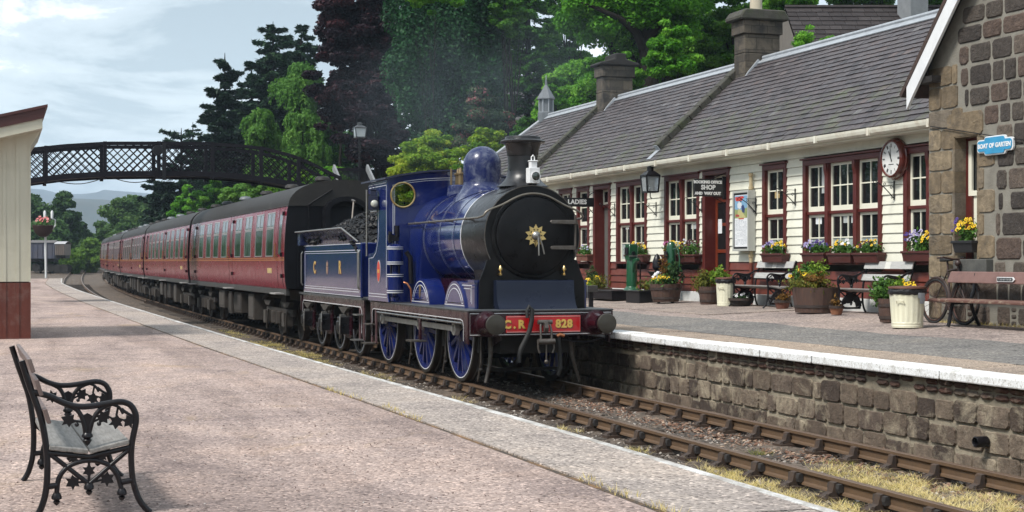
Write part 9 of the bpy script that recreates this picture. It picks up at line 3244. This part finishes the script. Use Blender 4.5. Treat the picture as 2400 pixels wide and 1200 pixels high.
broadleaf('dark tree behind the cypress and rhododendron', 1180, 250, 120, 480, 95, lf_spruce, 0.24, 16000, 92, 0.45, nclump=80)
broadleaf('dark green tree low between birch and copper beech', 770, 200, 270, 500, 104, lf_mid, 0.2, 14000, 93, 0.35, nclump=70)
broadleaf('mid green tree filling in behind the larch and the cypress', 1150, 260, -120, 300, 98, lf_mid, 0.2, 22000, 95, 0.4, nclump=80)
broadleaf('green tree between larch and the big limbed tree', 1330, 170, -60, 200, 88, lf_mid, 0.17, 9000, 96, 0.5, nclump=40, csize=0.2)
conifer('tall dark conifer high behind the copper beech', 900, 200, -250, 420, 100, lf_spruce, 20000, 94, 0.26, 26, 0.2, 0.1, 0.6, 0.4)

# unseen tree belts left of and behind the camera, added to darken reflections
rg = np.random.default_rng(5)
n = 26000
a_ = rg.uniform(R(150), R(292), n)
d_ = rg.uniform(34, 44, n)
hgt = 8.5 + 2.5 * np.sin(a_ * 23) + 1.5 * np.sin(a_ * 57 + 1)
P = np.stack([-L0 + d_ * np.sin(a_), d_ * np.cos(a_), hgt * rg.uniform(0, 1, n) ** 0.8], -1)
wd = crown_mesh(P, np.stack([-np.sin(a_), -np.cos(a_), np.full(n, 0.5)], -1), 0.55, np.clip(0.4 + rg.normal(0, 0.2, n), 0, 1), lf_mid, None, name='unseen_woodland', rg=rg)
tag(wd, 'unseen belt of green trees added behind the near platform to darken reflections', 'unseen_woodland', kind='stuff')
n = 60000
y_ = rg.uniform(-20, 1, n) + 600 * rg.uniform(0, 1, n) ** 1.5
x_ = -30 - rg.uniform(0, 8, n)
hgt = 9 + 2.5 * np.sin(y_ * 0.33) + 2 * np.sin(y_ * 0.81 + 1) + 1.5 * np.sin(y_ * 2.1)
P = np.stack([x_, y_, hgt * rg.uniform(0, 1, n) ** 0.8], -1)
wd = crown_mesh(P, np.tile([0.8, 0, 0.5], (n, 1)), 0.8, np.clip(0.4 + rg.normal(0, 0.2, n), 0, 1), lf_mid, None, name='unseen_woodland', rg=rg)
tag(wd, 'long unseen belt of green trees added left of the near platform to darken reflections', 'unseen_woodland', kind='stuff')
# ------------------------------------------------------------------ smoke
sm = bpy.data.materials.new('smoke')
sm.use_nodes = True
t_ = sm.node_tree
t_.nodes.clear()
o_ = t_.nodes.new('ShaderNodeOutputMaterial')
pv = t_.nodes.new('ShaderNodeVolumePrincipled')
pv.inputs['Color'].default_value = (0.62, 0.74, 0.86, 1)
pv.inputs['Anisotropy'].default_value = 0.1
tcn = t_.nodes.new('ShaderNodeTexCoord')
nf = noise(t_, tcn.outputs['Object'], 0.45, 4, 0.6, 0.6)
ln_ = t_.nodes.new('ShaderNodeVectorMath')
ln_.operation = 'LENGTH'
mpn = t_.nodes.new('ShaderNodeMapping')
mpn.inputs['Scale'].default_value = (1 / 3.6, 1 / 7.5, 1 / 1.9)
t_.links.new(tcn.outputs['Object'], mpn.inputs[0])
t_.links.new(mpn.outputs[0], ln_.inputs[0])
mrn = t_.nodes.new('ShaderNodeMapRange')
mrn.inputs['From Min'].default_value, mrn.inputs['From Max'].default_value = 1.0, 0.1
mrn.inputs['To Min'].default_value, mrn.inputs['To Max'].default_value = 0.0, 1.0
t_.links.new(ln_.outputs['Value'], mrn.inputs['Value'])
mn2 = t_.nodes.new('ShaderNodeMapRange')
mn2.inputs['From Min'].default_value, mn2.inputs['From Max'].default_value = 0.42, 0.68
mn2.inputs['To Min'].default_value, mn2.inputs['To Max'].default_value = 0.0, 0.045
t_.links.new(nf, mn2.inputs['Value'])
mul = t_.nodes.new('ShaderNodeMath')
mul.operation = 'MULTIPLY'
t_.links.new(mrn.outputs[0], mul.inputs[0])
t_.links.new(mn2.outputs[0], mul.inputs[1])
t_.links.new(mul.outputs[0], pv.inputs['Density'])
t_.links.new(pv.outputs[0], o_.inputs['Volume'])
mb = MB()
sc0 = onD(1105, 222, 33)
mb.ball((0, 0, 0), 1.0, 20, (3.6, 7.5, 1.9))
so = mb.build('smoke', sm)
so.location = sc0
tag(so, 'thin grey smoke drifting from the chimney across the trees', 'smoke', kind='stuff')
# ------------------------------------------------------------------ haze
hm = bpy.data.materials.new('haze')
hm.use_nodes = True
t_ = hm.node_tree
t_.nodes.clear()
o_ = t_.nodes.new('ShaderNodeOutputMaterial')
pv = t_.nodes.new('ShaderNodeVolumePrincipled')
pv.inputs['Color'].default_value = (0.62, 0.78, 0.97, 1)
pv.inputs['Density'].default_value = 0.00026
t_.links.new(pv.outputs[0], o_.inputs['Volume'])
mb = MB()
mb.box(-2600, 2600, -320, 5400, -4, 260)
ho = mb.build('haze', hm)
tag(ho, 'thin pale haze lying over the distant hills', 'haze', kind='stuff')
